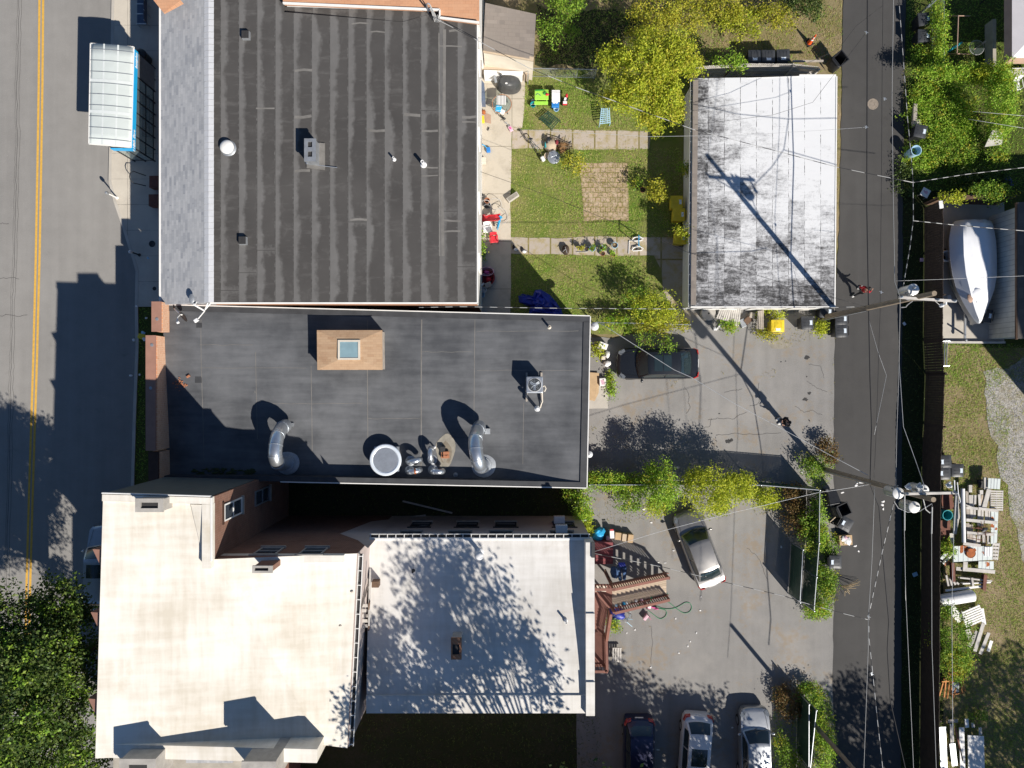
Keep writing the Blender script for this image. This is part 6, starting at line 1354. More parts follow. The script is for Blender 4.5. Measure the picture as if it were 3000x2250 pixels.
walk_ = dict(pelvis=(0,0,.92), waist=(.01,0,1.08), chest=(.03,0,1.30), neck=(.05,0,1.46), head=(.08,0,1.58), crown=(.075,0,1.68), sl=(.03,.18,1.38), el=(-.12,.26,1.14), wl=(.02,.30,.95), hl=(.08,.30,.88), sr=(.03,-.18,1.38), er=(.16,-.27,1.16), wr=(.36,-.28,1.08), hr=(.44,-.26,1.06), hipl=(0,.09,.88), kl=(.20,.10,.50), al=(.30,.10,.09), tl=(.46,.11,.05), hipr=(0,-.09,.88), kr=(-.02,-.10,.48), ar=(-.28,-.10,.14), tr=(-.14,-.11,.05), face=(1,.05,-.05))
look_ = dict(pelvis=(0,0,.92), waist=(.01,0,1.08), chest=(.03,0,1.30), neck=(.06,0,1.45), head=(.10,0,1.56), crown=(.07,0,1.66), sl=(.02,.19,1.37), el=(.04,.29,1.12), wl=(.24,.16,1.10), hl=(.30,.10,1.12), sr=(.02,-.19,1.37), er=(.04,-.29,1.12), wr=(.24,-.16,1.08), hr=(.30,-.09,1.10), hipl=(0,.09,.88), kl=(.03,.11,.48), al=(0,.13,.09), tl=(.17,.16,.05), hipr=(0,-.09,.88), kr=(.05,-.11,.48), ar=(.0,-.12,.09), tr=(.17,-.15,.05), face=(1,0,-.35))
p = W('G', 292,985,.1); person('person in a red top and dark trousers walking in the alley by the garage', (p.x + .05, p.y, 0), math.radians(35), 'red_shirt', 'black_cloth', walk_)
p = W('Q', 1300,846,.1); person('person in black with a red cuff standing on the pole shadow in the lot', (p.x, p.y, 0), math.radians(200), 'black_cloth', 'black_cloth', look_, cap='black_cloth')
# ---------------------------------------------------------------- boat on its trailer
t = thing('covered_boat', 'shrink-wrapped white boat on a trailer between the fence and the metal shed', 'boat', (26.4,6.5,0))
bs = [(408,1100,1395,.55),(440,1070,1410,.8),(560,1052,1432,1.0),(700,1058,1440,1.06),(850,1080,1440,1.08),(960,1112,1420,1.1),(1060,1160,1385,1.12),(1150,1212,1345,1.15),(1215,1258,1305,1.15),(1240,1282,1288,1.15)]
rings = []
for i, (y, xa, xb, zg) in enumerate(bs):
    A = W('G', xa, y, zg); B = W('G', xb, y, zg); f = i / (len(bs) - 1); top = zg + .12 + .50 * math.sin(math.pi * min(1,.16 + f * .86)) ** .7
    ring = []
    for k_ in range(13):
        s = k_ / 12; p = A.lerp(B, s); q = abs(s - .47) * 2; z = zg + (top - zg) * max(0, min(1, s / .17,(1 - s) / .30)) + (.05 * math.sin(i * 2.1 + k_ * 1.7) if .05 < s < .95 else 0)
        ring.append((p.x, p.y, z))
    rings.append(ring)
m = MB(); n = len(rings); vs = [v for r in rings for v in r]; m.add(vs, [(i * 13 + k_, i * 13 + k_ + 1,(i + 1) * 13 + k_ + 1,(i + 1) * 13 + k_) for i in range(n - 1) for k_ in range(12)]); m.build('cover', MT['shrink_wrap'], t, True, fix=False)
hl = MB(); hv = []
for i, (y, xa, xb, zg) in enumerate(bs):
    A = W('G', xa, y, zg); B = W('G', xb, y, zg); c = A.lerp(B, .5); hw_ = (B.x - A.x) / 2
    hv += [(A.x, A.y, zg + .005),(c.x - hw_ * .88, A.y, zg * .62),(c.x, A.y, .42),(c.x + hw_ * .88, A.y, zg * .62),(B.x, B.y, zg + .005)]
hl.add(hv, [(i * 5 + k_, i * 5 + k_ + 1,(i + 1) * 5 + k_ + 1,(i + 1) * 5 + k_) for i in range(n - 1) for k_ in range(4)] + [(0,1,2,3,4)]); hl.build('hull', MT['hull_grey'], t, True)
mm = MB(); mm.blob(tuple(W('G', 1222,1035,1.60)),(.16,.24,.06),2,.15); mm.build('cover_stain', MT['canvas_tan'], t, True)
mm = MB(); mm.blob(tuple(W('G', 1285,985,1.62)),(.42,.30,.12),5,.12); mm.build('cover_bulge', MT['shrink_wrap'], t, True)
MB().box(tuple(W('G', 1338,1000,1.52)),(.22,.3,.02),.5).build('vent_flap', MT['hull_grey'], t); MB().blob(tuple(W('G', 1273,1060,1.55)),(.13,.14,.10),9,.2).build('bow_light', MT['dull_metal'], t, True)
tr = MB(); tr.beam(W('G', 1180,1360,.5), W('G', 1182,1130,.5),.10,.10); tr.beam(W('G', 1182,1150,.5), W('G', 1060,900,.5),.09,.09); tr.beam(W('G', 1182,1150,.5), W('G', 1330,950,.5),.09,.09); tr.beam(W('G', 1060,900,.5), W('G', 1060,520,.5),.09,.09); tr.beam(W('G', 1330,950,.5), W('G', 1370,520,.5),.09,.09)
to = tr.build('trailer_frame', MT['galvanized'], t); MB().tube([W('G', 1182,1330,.05), W('G', 1182,1330,.75)],.05,8).lathe(tuple(W('G', 1184,1375,.5)),[(.05,0),(.09,.03),(.06,.12),(0,.13)],10).build('jack', MT['dull_metal'], to, True)
MB().beam(W('G', 1215,1200,.62), W('G', 1250,1250,.62),.12,.1).build('winch_post', MT['grey_wood'], to)
for sx, xx in ((-1,1075),(1,1400)):
    c = W('G', xx, 700,.35); rm = Matrix.Rotation(math.radians(90),4, 'Y'); MB().lathe((c.x, c.y, .33),[(.2,-.1),(.31,-.1),(.33,0),(.31,.1),(.2,.1)],18, rm).build('wheel', MT['black_rubber'], to, True)
q = W('G', 1080,1130,0)
t = thing('towel_rail_frame', 'white tubular ladder lying at the corner of the boat pad', 'ladder', (q.x, q.y, 0))
a, b, c, d = W('G', 1018,1370,.3), W('G', 1012,1580,.3), W('G', 1036,1372,.3), W('G', 1032,1580,.3)
MB().tube([a, b],.03,8).tube([c, d],.03,8).build('side_rail', MT['galvanized'], t, True)
MB().tube([W('G', 1000,1382,.3), W('G', 1060,1380,.3)],.03,8).tube([W('G', 995,1582,.3), W('G', 1055,1580,.3)],.04,8).build('rung', MT['galvanized'], t, True)
t.name = 'tubular_ladder'
tag(MB().beam(W('G', 1000,1390,.1), W('G', 1500,1392,.1),.12,.2).build('timber_edge', MT['grey_wood']), 'pale timber edge along the bottom of the boat pad', 'timber')
for v, x, y, w_, d_, r_, m_, lb in (('G', 988,275,.24,.45,.1, 'paper_white', 'white sign board leaning on the brown fence top'),('G', 690,1240,.16,.2,.6, 'paper_white', 'white scrap of paper on the shaded verge near the first pole'),('G', 832,722,.22,.22,0, 'pale_pink', 'pink disc lying on the shaded verge by the fence'),('S', 845,1105,.3,.24,.4, 'light_blue_plastic', 'pale litter on the shaded verge below the second pole'),('G', 1055,1025,.22,.28,.3, 'paper_white', 'white paper on the boat pad beside the bow')):
    c = W(v, x, y, .04); z = 1.93 if 'sign' in lb else .035
    if 'sign' in lb: c = W(v, x, y, z)
    tag(MB().box((c.x, c.y, z),(w_, d_, .03), r_).build('litter' if 'sign' not in lb else 'sign_board', MT[m_], bevel=.005), lb, 'litter' if 'sign' not in lb else 'sign')

# ---------------------------------------------------------------- lawn and patio things
q = W('Y', 530,320,.9); t = thing('covered_grill', 'barbecue grill under a wrinkled dark cover on the patio', 'grill', (q.x, q.y, 0))
m = MB(); cvr = [W('Y', *p, z) for p, z in (((330,330),.75),((420,440),.7),((560,450),.75),((690,460),.6),((760,350),.7),((740,250),.75),((640,200),.9),((430,200),.95))]
top = [W('Y', *p, z) for p, z in (((400,330),1.0),((450,395),1.08),((560,400),1.12),((655,390),.95),((690,330),.92),((650,270),1.0),((560,215),1.15),((420,240),1.12))]
bot = [Vector((p.x, p.y, .03)) * 1.0 + (p - q).normalized() * .06 for p in cvr]
for p in bot: p.z = .03
m.add(bot + cvr + top + [W('Y', 540,310,1.16)],[(i, (i + 1) % 8,8 + (i + 1) % 8,8 + i) for i in range(8)] + [(8 + i, 8 + (i + 1) % 8,16 + (i + 1) % 8,16 + i) for i in range(8)] + [(16 + i, 16 + (i + 1) % 8,24) for i in range(8)]); m.build('cover', MT['grill_cover'], t, True, sub=1)
MB().blob(tuple(W('Y', 420,210,1.1)),(.09,.08,.12),2,.1).build('cover_knot', MT['grill_cover'], t, True); MB().blob(tuple(W('Y', 516,352,1.125)),(.08,.05,.02),1,.03).build('badge', MT['paper_white'], t, True)
MB().add([(p.x, p.y, z) for p, z in ((W('Y', 315,210,.9),.9),(W('Y', 340,212,.9),.9),(W('Y', 372,340,.8),.8),(W('Y', 330,350,.8),.8))],[(0,1,2,3)]).build('cover_flap', MT['dull_metal'], t, solid=.02)
q = W('Y', 445,690,.7); t = thing('patio_table', 'round glass patio table on the concrete patio', 'table', (q.x, q.y, 0))
MB().lathe((q.x, q.y, .70),[(0,0),(.56,0),(.56,.012),(0,.012)],32).build('table_top', MT['table_glass'], t)
MB().tube([(q.x + .57 * math.cos(i * .2618), q.y + .57 * math.sin(i * .2618),.705) for i in range(25)],.02,6).build('rim', MT['terracotta'], t, True)
for k_ in range(4): a_ = .785 + k_ * 1.57; MB().tube([(q.x + .5 * math.cos(a_), q.y + .5 * math.sin(a_),.02),(q.x + .4 * math.cos(a_), q.y + .4 * math.sin(a_),.69)],.02,6).build('leg', MT['dark_metal'], t, True)
c = W('Y', 435,625,.76); tag(MB().box((c.x, c.y, .75),(.56,.54,.06),-.02).build('striped_cushion', MT['striped'], bevel=.02), 'grey and white striped cushion on the glass patio table', 'cushion')
c = W('Y', 390,762,.76); t = MB().box((c.x, c.y, .74),(.34,.36,.03),-.18).build('blue_board', MT['sky_plastic'], bevel=.01); tag(t, 'bright blue game board on the edge of the glass patio table', 'game board')
d_ = MB()
for dx, dy in ((-.1,.12),(0,.12),(.1,.12),(-.1,-.12),(.0,-.12),(.1,-.12)): d_.box((c.x + dx + .02, c.y + dy, .757),(.05,.03,.004))
d_.build('white_mark', MT['paper_white'], t)
c = W('Y', 455,820,.72); tag(MB().box((c.x, c.y, .735),(.26,.26,.02),-.45).build('paper', MT['paper_white']), 'white card at the edge of the glass patio table', 'card')
a, b = W('Y', 98,270,1.0), W('Y', 176,640,1.0); tag(MB().prism([(a.x, a.y),(a.x + .22, a.y - .3),(b.x, b.y),(b.x - .34, b.y)],.05,1.0).build('storage_box', MT['blue_metal'], bevel=.02), 'tall grey-blue storage box against the white siding beside the grill', 'storage box')
q = W('Y', 1085,560,.5); t = thing('play_table', 'lime green plastic play table with an attached bench on the lawn', 'play table', (q.x, q.y, 0))
a, b = W('Y', 975,450,.48), W('Y', 1200,620,.48); MB().bx(a.x, b.y, .40, b.x, a.y, .47).build('table_top', MT['lime_plastic'], t, bevel=.05)
a2, b2_ = W('Y', 968,640,.28), W('Y', 1192,698,.28); MB().bx(a2.x, b2_.y, .22, b2_.x, a2.y, .27).build('bench', MT['lime_plastic'], t, bevel=.04)
for x in (a.x + .1, b.x - .1):
    for y in (a.y - .1, b.y + .1): MB().tube([(x, y, .0),(x, y, .41)],.05,8).build('leg', MT['lime_plastic'], t, True)
m = MB(); m.tube(WL('Y', [(985,470,.485),(1120,462,.49),(1150,490,.49),(1130,520,.49)]),.035,6).blob(tuple(W('Y', 1135,515,.5)),(.10,.09,.04),3,.1); m.build('green_track', MT['green_plastic'], t, True)
m = MB(); m.tube(WL('Y', [(995,545,.48),(1020,520,.48),(1045,530,.48)]),.018,5).tube(WL('Y', [(1040,525,.48),(1070,555,.48)]),.018,5); m.build('printed_mark', MT['blue_metal'], t)
MB().blob(tuple(W('Y', 1180,535,.53)),(.12,.07,.06),4,.15).build('red_knob', MT['red_plastic'], t, True)
q = W('Y', 1318,560,.5); t = thing('water_table', 'white topped toy table with a blue tray end on the lawn', 'play table', (q.x, q.y, 0))
a, b = W('Y', 1252,460,.52), W('Y', 1386,652,.52); MB().bx(a.x, b.y, .44, b.x, a.y, .52).build('table_top', MT['white_plastic'], t, bevel=.02)
a2, b2_ = W('Y', 1252,655,.40), W('Y', 1372,740,.36); MB().bx(a2.x, b2_.y, .2, b2_.x, a2.y - .01,.40).build('tray', MT['blue_plastic'], t, bevel=.03); MB().blob(tuple(W('Y', 1290,665,.46)),(.09,.06,.04),5,.2).blob(tuple(W('Y', 1330,668,.45)),(.06,.05,.03),6,.2).build('toy_piece', MT['paper_white'], t)
for x in (a.x + .06, b.x - .06):
    for y in (a.y - .06, b.y + .06): MB().tube([(x, y, .0),(x, y, .45)],.03,8).build('leg', MT['blue_plastic'], t, True)
def bucket(label, v, x, y, r, h, mat, tilt=0, group='small buckets on the lawn', z=0.0):
    c = W(v, x, y, z + h * .6); t = thing('bucket', label, 'bucket', (c.x, c.y, z), group)
    MB().lathe((c.x, c.y, z),[(r * .75,.01),(r, h),(r * 1.1, h),(r * 1.1, h + .015),(r * .92, h + .015),(r * .72,.03),(0,.03)],18).build('body', MT[mat], t, True)
    MB().tube([(c.x + r * math.cos(i * .33) * 1.02, c.y + r * math.sin(i * .33) * .55 - r * .5, z + h + .02) for i in range(10)],.006,4).build('handle', MT['white_plastic'], t); return t
bucket('turquoise toy bucket beside the lime bench', 'Y', 950,705,.16,.24, 'teal_plastic'); bucket('pale turquoise toy bucket below the blue tray', 'Y', 1325,775,.16,.2, 'light_blue_plastic'); bucket('dark blue toy bucket behind the turquoise one', 'Y', 945,645,.09,.15, 'blue_metal')
q = W('Y', 1480,600,.3); t = thing('ride_on_toy', 'red and white ride-on toy on the lawn beside the white table', 'toy', (q.x, q.y, 0))
c = W('Y', 1465,670,.3); MB().box((c.x, c.y, .25),(.28,.22,.2)).build('body', MT['red_plastic'], t, bevel=.04); MB().box((c.x, c.y, .37),(.24,.16,.05)).build('seat', MT['white_plastic'], t, bevel=.02)
c2_ = W('Y', 1478,585,.35); MB().beam((c.x, c.y + .1,.28),(c2_.x, c2_.y, .36),.12,.06).build('neck', MT['white_plastic'], t); MB().blob((c2_.x + .06, c2_.y + .1,.4),(.09,.12,.06),3,.12).build('handle', MT['red_plastic'], t, True)
for sx in (-.13,.13):
    for p in ((c.x + sx, c.y),(c2_.x + sx, c2_.y)): MB().lathe((p[0], p[1],.1),[(.02,-.03),(.1,-.03),(.1,.03),(.02,.03)],12, Matrix.Rotation(1.57,4, 'Y')).build('wheel', MT['black_plastic'], t)
def slat_chair(label, v, p4, mat, n, group=None, zs=(.40,.42,.75,.72)):
    a, b, c, d = [W(v, *p, z) for p, z in zip(p4, zs)]; t = thing('lawn_chair', label, 'chair', tuple(a.lerp(c, .5))[:2] + (0,), group)
    m = MB()
    for i in range(n): u = (i + .5) / n; m.beam(a.lerp(d, u), b.lerp(c, u),.05,.02)
    m.build('seat_slats', MT[mat], t); m = MB(); m.tube([a, d],.022,6).tube([b, c],.022,6); m.build('frame', MT[mat], t, True)
    for p in (a, b): MB().tube([p, (p.x, p.y, .0)],.02,6).build('leg', MT[mat], t, True)
    for p in (c, d): MB().tube([p.lerp(a, .3),(p.x, p.y, .0)],.02,6).build('leg', MT[mat], t, True)
    for k_ in (.25,.75): q1, q2 = a.lerp(b, k_), d.lerp(c, k_); MB().tube([q1, q2],.014,5).build('brace', MT[mat], t)
    return t
slat_chair('dark green slatted garden chair tipped over on the lawn', 'Y', [(1262,1105),(1390,960),(1190,800),(1045,910)], 'dark_green_metal', 9, zs=(.25,.3,.35,.3))
slat_chair('pale green metal lawn chair at the tree edge', 'C', [(900,808),(968,800),(962,700),(912,700)], 'light_blue_plastic', 8)
# bare bicycle-like frame, junk pile, patio odds and ends
t = thing('old_bicycle', 'old dark bicycle frame propped on the path corner', 'bicycle', tuple(W('Y', 920,1250,0)))
def wheel_ring(m, c, r, ax, n=22, w=.02):
    a = Vector(ax).normalized(); u = a.cross(Vector((0,0,1))).normalized(); v_ = u.cross(a); m.tube([c + u * r * math.cos(i * 2 * math.pi / n) + v_ * r * math.sin(i * 2 * math.pi / n) for i in range(n + 1)], w, 6)
    for k_ in range(8): m.tube([c, c + u * r * math.cos(k_ * .785) + v_ * r * math.sin(k_ * .785)],.004,3)
h1, h2 = W('Y', 835,1215,.32), W('Y', 1030,1450,.32)
ax = (h2 - h1).cross(Vector((0,0,1))) + Vector((0,0,.35))
for c in (h1.lerp(h2,.1), h2): m = MB(); wheel_ring(m, c, .31, ax); m.build('wheel', MT['black_rubber'], t, True)
m = MB(); s0, s1, s2 = h1.lerp(h2,.38) + Vector((0,0,.42)), h1.lerp(h2,.45), h1.lerp(h2,.88) + Vector((0,0,.5)); hh1 = h1.lerp(h2,.1)
for a, b in ((s0, s1),(s1, s2),(s0, s2),(s0, hh1),(s1, hh1),(s2, h2)): m.tube([a, b],.022,6)
m.tube([s2, s2 + Vector((.0,0,.15))],.02,6).tube([s2 + Vector((-.22,-.12,.15)), s2 + Vector((.22,.14,.15))],.016,6).tube([s0, s0 + Vector((0,0,.1))],.02); m.build('frame', MT['dull_metal'], t, True); MB().blob(tuple(s0 + Vector((0,0,.13))),(.13,.08,.04),2,.1).build('saddle', MT['black_plastic'], t, True)
junk = lambda nm, lb, cat, v, x, y, z, dims, rz, m_, bev=.02, grp=None: tag(MB().box(tuple(W(v, x, y, z)), dims, rz).build(nm, MT[m_], bevel=bev), lb, cat, grp)
t = thing('fire_pit_heap', 'heap of sticks, bags and scraps on the lawn path', 'heap', tuple(W('Y', 1300,1380,0)))
MB().blob(tuple(W('Y', 1240,1360,.15)),(.42,.40,.22),3,.2).build('sand_bag', MT['tan_wood'], t, True); MB().blob(tuple(W('Y', 1190,1280,.25)),(.16,.22,.16),5,.2).build('dark_bag', MT['black_plastic'], t, True); MB().blob(tuple(W('Y', 1330,1310,.25)),(.10,.18,.12),6,.2).build('purple_bag', MT['maroon_cloth'], t, True); MB().blob(tuple(W('Y', 1150,1350,.2)),(.07,.18,.09),7,.2).build('teal_cloth', MT['teal_plastic'], t, True)
for i in range(14):
    p = W('Y', U(1360,1500), U(1310,1440),.1 + U(0,.25)); a_ = U(0,3.1); MB().tube([p, p + Vector((math.cos(a_) * U(.3,.7), math.sin(a_) * U(.2,.6), U(-.1,.15)))], U(.012,.03),5).build('stick', MT['twig'], t)
MB().blob(tuple(W('Y', 1430,1390,.12)),(.34,.3,.2),12,.3).build('leaf_litter', MT['brown_leaf'], t); MB().tube(WL('Y', [(1235,1222,.3),(1420,1275,.3),(1530,1335,.25)]),.03,6).build('branch', MT['bark'], t)
t = thing('metal_lidded_pan', 'grey metal basin with a lid beside the junk heap', 'basin', tuple(W('Y', 1290,1530,0)))
c = W('Y', 1288,1560,.3); MB().lathe((c.x, c.y, .02),[(.25,0),(.37,.3),(.39,.31),(.38,.33),(.30,.36),(0,.38)],22).build('basin', MT['galvanized'], t, True); MB().box((c.x - .07, c.y + .2,.42),(.42,.34,.05),.35).build('lid', MT['galvanized'], t, bevel=.02)
t.name = 'metal_basin'
junk('water_jug', 'white plastic jug beside the metal basin', 'jug', 'Y', 1108,1580,.2,(.22,.3,.25),.5, 'white_plastic', .05)
c = W('Y', 1180,1525,.2); tag(MB().lathe((c.x, c.y, .15),[(0,0),(.19,0),(.2,.03),(.18,.03),(0,.02)],18).build('plate', MT['tan_wood'], smooth=True), 'small tan plate between the jug and the metal basin', 'plate')
junk('yellow_truck', 'yellow toy truck against the white siding', 'toy', 'Y', 140,940,.2,(.16,.42,.2),.1, 'yellow_plastic'); c = W('Y', 150,820,.3); tag(MB().blob(tuple(c),(.15,.13,.2),3,.2).build('brown_jug', MT['rust'], smooth=True), 'brown round jug above the yellow toy truck', 'jug')
q = WL('Y', [(165,830),(265,870),(268,1010),(175,990)]); tag(MB().sheet(q, .02).build('cloth', MT['canvas_tan'], solid=.012), 'tan cloth spread on the patio beside the yellow toy', 'cloth')
t = thing('toy_shovel', 'blue toy broom and scoop leaning on the white siding', 'toy', tuple(W('Y', 190,1400,0))); MB().tube(WL('Y', [(85,1330,.5),(160,1360,.35),(200,1400,.2)]),.025,6).build('handle', MT['sky_plastic'], t); MB().box(tuple(W('Y', 225,1435,.12)),(.24,.3,.2),.1).build('scoop', MT['blue_plastic'], t, bevel=.03)
t = thing('doll_stroller', 'small dark doll stroller lying on the patio', 'toy', tuple(W('Y', 460,900,0))); MB().tube(WL('Y', [(420,860,.3),(450,920,.25),(490,940,.2)]),.03,6).tube(WL('Y', [(470,860,.3),(455,910,.2)]),.02,6).build('frame', MT['black_plastic'], t); MB().blob(tuple(W('Y', 478,925,.2)),(.1,.08,.1),2,.2).build('seat', MT['black_plastic'], t)
t = thing('pink_scooter', 'pink and white toy scooter lying on the patio', 'toy scooter', tuple(W('Y', 560,1060,0))); MB().box(tuple(W('Y', 585,1090,.12)),(.22,.36,.1),.5).build('deck', MT['pale_pink'], t, bevel=.03); MB().tube(WL('Y', [(560,1040,.2),(510,985,.3)]),.02,6).tube(WL('Y', [(480,1000,.3),(530,975,.3)]),.016,6).build('handlebar', MT['dull_metal'], t); MB().box(tuple(W('Y', 580,1080,.18)),(.1,.12,.03),.5).build('sticker', MT['pink_plastic'], t)
junk('toy_block', 'small dark block lying on the patio', 'block', 'Y', 225,1095,.05,(.06,.2,.08),-.4, 'black_plastic', .005)
junk('pale_bin_box', 'pale yellow box against the white siding', 'box', 'Y', 145,1610,.35,(.32,.34,.4),0, 'cream_paint')
t = thing('hose_tangle', 'tangle of white hose over toys on the patio', 'hose', tuple(W('Z', 300,650,0)))
hp = []
for cx, cy, rx_, ry_, n_ in ((330,540,110,90,18),(420,740,120,130,22),(180,600,90,130,16)):
    for i in range(n_): a_ = i * .42; hp.append(W('Z', cx + rx_ * math.cos(a_), cy + ry_ * math.sin(a_),.25 + .18 * math.sin(i * .7)))
MB().tube(hp, .014,5).build('tube', MT['wire_white'], t, True)
for i, (x, y, r, h, m_, lb) in enumerate(((85,410,.2,.35, 'black_plastic', 'black bucket against the siding by the hose tangle'),(205,490,.16,.3, 'terracotta', 'brown pot in the hose tangle'),(200,560,.2,.18, 'black_plastic', 'low black tub in the hose tangle'),(60,600,.16,.4, 'white_plastic', 'white bucket against the siding under the hose tangle'))): bucket(lb, 'Z', x, y, r, h, m_, group='buckets by the siding')
t = thing('toy_slide', 'toddler slide with a red chute and blue ladder on the patio', 'slide', tuple(W('Z', 300,800,0)))
m = MB(); pa = WL('Z', [(118,770,.12),(230,770,.3),(340,765,.62),(420,750,.72)])
for a, b in zip(pa[:-1], pa[1:]): m.beam(a, b, .32,.04); m.beam(a + Vector((0,.17,.05)), b + Vector((0,.17,.05)),.04,.12); m.beam(a - Vector((0,.17,-.05)), b - Vector((0,.17,-.05)),.04,.12)
m.build('chute', MT['red_plastic'], t, bevel=.01)
m = MB(); m.beam(W('Z', 430,760,.8), W('Z', 375,955,.3),.06,.1); m.beam(W('Z', 410,780,.75), W('Z', 360,930,.2),.06,.1); m.beam(W('Z', 400,735,.8), W('Z', 450,765,.8),.08,.12); m.build('ladder', MT['sky_plastic'], t, bevel=.01)
m = MB()
for k_ in range(3): m.beam(W('Z', 300 + k_ * 25,830 + k_ * 22,.3), W('Z', 380,800 + k_ * 40,.4),.04,.04)
m.build('support', MT['black_plastic'], t)
def plastic_chair(label, v, x, y, rz, mat, s=1.0):
    t = thing('plastic_chair', label, 'chair', (0,0,0), 'small plastic chairs on the patio')
    MB().grid(6,6, lambda a, b: ((a - .5) * .42 * s, (b - .5) * .42 * s, .36 * s - .03 * math.sin(math.pi * a) * math.sin(math.pi * b))).build('seat', MT[mat], t, True, solid=.02)
    MB().grid(6,5, lambda a, b: ((a - .5) * .42 * s, .21 * s + .12 * b * s + .04 * (1 - (2 * a - 1) ** 2),.36 * s + .38 * b * s)).build('backrest', MT[mat], t, True, solid=.02)
    for sx in (-1,1):
        MB().tube([(sx * .22 * s, -.18 * s, .36 * s),(sx * .24 * s, -.16 * s, .54 * s),(sx * .24 * s, .22 * s, .56 * s)],.022,6).build('armrest', MT[mat], t, True)
        for sy in (-1,1): MB().tube([(sx * .19 * s, sy * .19 * s, .36 * s),(sx * .22 * s, sy * .22 * s, 0)],.022,6).build('leg', MT[mat], t, True)
    c = W(v, x, y, .35); return place(t, (c.x, c.y, 0), rz)
plastic_chair('white plastic child chair beside the slide', 'Z', 212,950,.1, 'white_plastic', 1.05); plastic_chair('red plastic child chair at the edge of the shade', 'Z', 315,1110,.1, 'red_plastic', 1.0)
t = thing('stone_trough', 'long pale concrete planter trough at the lawn edge', 'planter', tuple(W('Z', 620,420,0)))
a, b = W('Z', 535,480,.3), W('Z', 705,365,.3); MB().beam(a.lerp(b, .5) * 1.0 + (a - b) * .5 + Vector((0,0,-.14)), a.lerp(b, .5) + (b - a) * .5 + Vector((0,0,-.14)),.30,.28).build('trough', MT['concrete'], t, bevel=.02); MB().beam(a.lerp(b, .08) + Vector((0,0,.004)), a.lerp(b, .92) + Vector((0,0,.004)),.20,.006).build('soil', MT['light_dust'], t)
for x, y, lb in ((665,1275, 'blue-white shoe on the shaded patio edge'),(805,1310, 'white shoe lying at the end of the lawn path')):
    c = W('Z', x, y, .06); t = thing('shoe', lb, 'shoe', (c.x, c.y, 0), 'pair of shoes on the patio'); MB().blob((c.x, c.y, .06),(.14,.10,.07),2,.08).build('upper', MT['white_shoe'], t, True); MB().blob((c.x - .12, c.y + .12,.06),(.09,.16,.07),4,.05).build('opening', MT['black_cloth'], t, True)
# pots along the lower path
def pot(label, v, x, y, r, h, mat, plant=None, group='plant pots on the lower path'):
    c = W(v, x, y, h); t = thing('plant_pot', label, 'plant pot', (c.x, c.y, 0), group)
    MB().lathe((c.x, c.y, 0),[(r * .68,.01),(r * .9, h * .8),(r * 1.0, h * .82),(r * 1.02, h),(r * .86, h),(r * .82, h - .06),(0, h - .06)],20).build('pot', MT[mat], t, True); MB().lathe((c.x, c.y, h - .058),[(r * .82,0),(0,.008)],16).build('soil', MT['soil'], t)
    return t, c
POTS = [('I', 545,340,.15,.28, 'dull_metal', None, 'small grey pot beside the yellow plant'),('I', 660,330,.19,.32, 'light_blue_plastic', 'leaf_green', 'large pale blue pot with a few green leaves'),('I', 862,325,.16,.28, 'light_blue_plastic', 'leaf_bright', 'pale blue pot in line above the rust-red pot'),('I', 1115,262,.20,.34, 'light_blue_plastic', 'dead_stalk', 'large pale blue pot with withered stalks, nearest the exercise frame'),('I', 872,435,.145,.26, 'terracotta', None, 'rust-red clay pot holding bare soil'),('I', 1078,455,.145,.26, 'terracotta', 'leaf_bright', 'clay pot with a green plant leaning over it'),('I', 420,315,.16,.28, 'dull_metal', 'leaf_gold', 'pot with a bright yellow plant at the end of the row'),('C', 1180,1228,.18,.30, 'terracotta', None, 'single clay pot on the lawn beside the leafy bush')]
POTC = [pot(p[7], p[0], p[1], p[2], p[3], p[4], p[5]) for p in POTS]
t = thing('wire_basket', 'dark leaf-filled wire basket lying on the lower path', 'basket', tuple(W('I', 120,360,0)))
c = W('I', 120,360,.2); MB().blob(tuple(c),(.24,.32,.18),3,.06).build('basket', MT['soil'], t, True); MB().tube(WL('I', [(60,400,.4),(120,340,.42),(110,300,.4)]),.012,5).tube(WL('I', [(120,340,.42),(150,430,.35)]),.012,5).build('handle', MT['wire_grey'], t)
tag(MB().tube(WL('I', [(340,405,.05),(560,400,.05)]),.02,6).build('white_tube', MT['wire_white'], smooth=True), 'thin white tube lying on the lower path beneath the pots', 'tube')
t = thing('exercise_glider', 'pale blue exercise glider with two foot plates on the lower path', 'exercise machine', tuple(W('I', 1560,240,0)))
for y in (130,330): MB().tube(WL('I', [(1460, y + 40,.08),(1500, y - 20,.14),(1620, y - 40,.16),(1690, y, .14),(1660, y + 40,.1),(1480, y + 50,.08)]),.03,8).build('foot_rail', MT['white_plastic'], t, True); MB().blob(tuple(W('I', 1570, y, .17)),(.14,.06,.03),2,.02).build('foot_plate', MT['black_plastic'], t, True)
MB().tube(WL('I', [(1600,60,1.2),(1600,280,1.2)]),.03,8).build('handlebar', MT['sky_plastic'], t, True); MB().tube([W('I', 1640,120,.1), W('I', 1600,110,1.2)],.025,6).tube([W('I', 1640,300,.1), W('I', 1600,270,1.2)],.025,6).build('upright', MT['light_blue_plastic'], t, True); MB().tube(WL('I', [(1405,175,.06),(1395,440,.06)]),.025,6).tube(WL('I', [(1405,178,.06),(1640,178,.06)]),.02,6).build('base_bar', MT['white_plastic'], t, True)
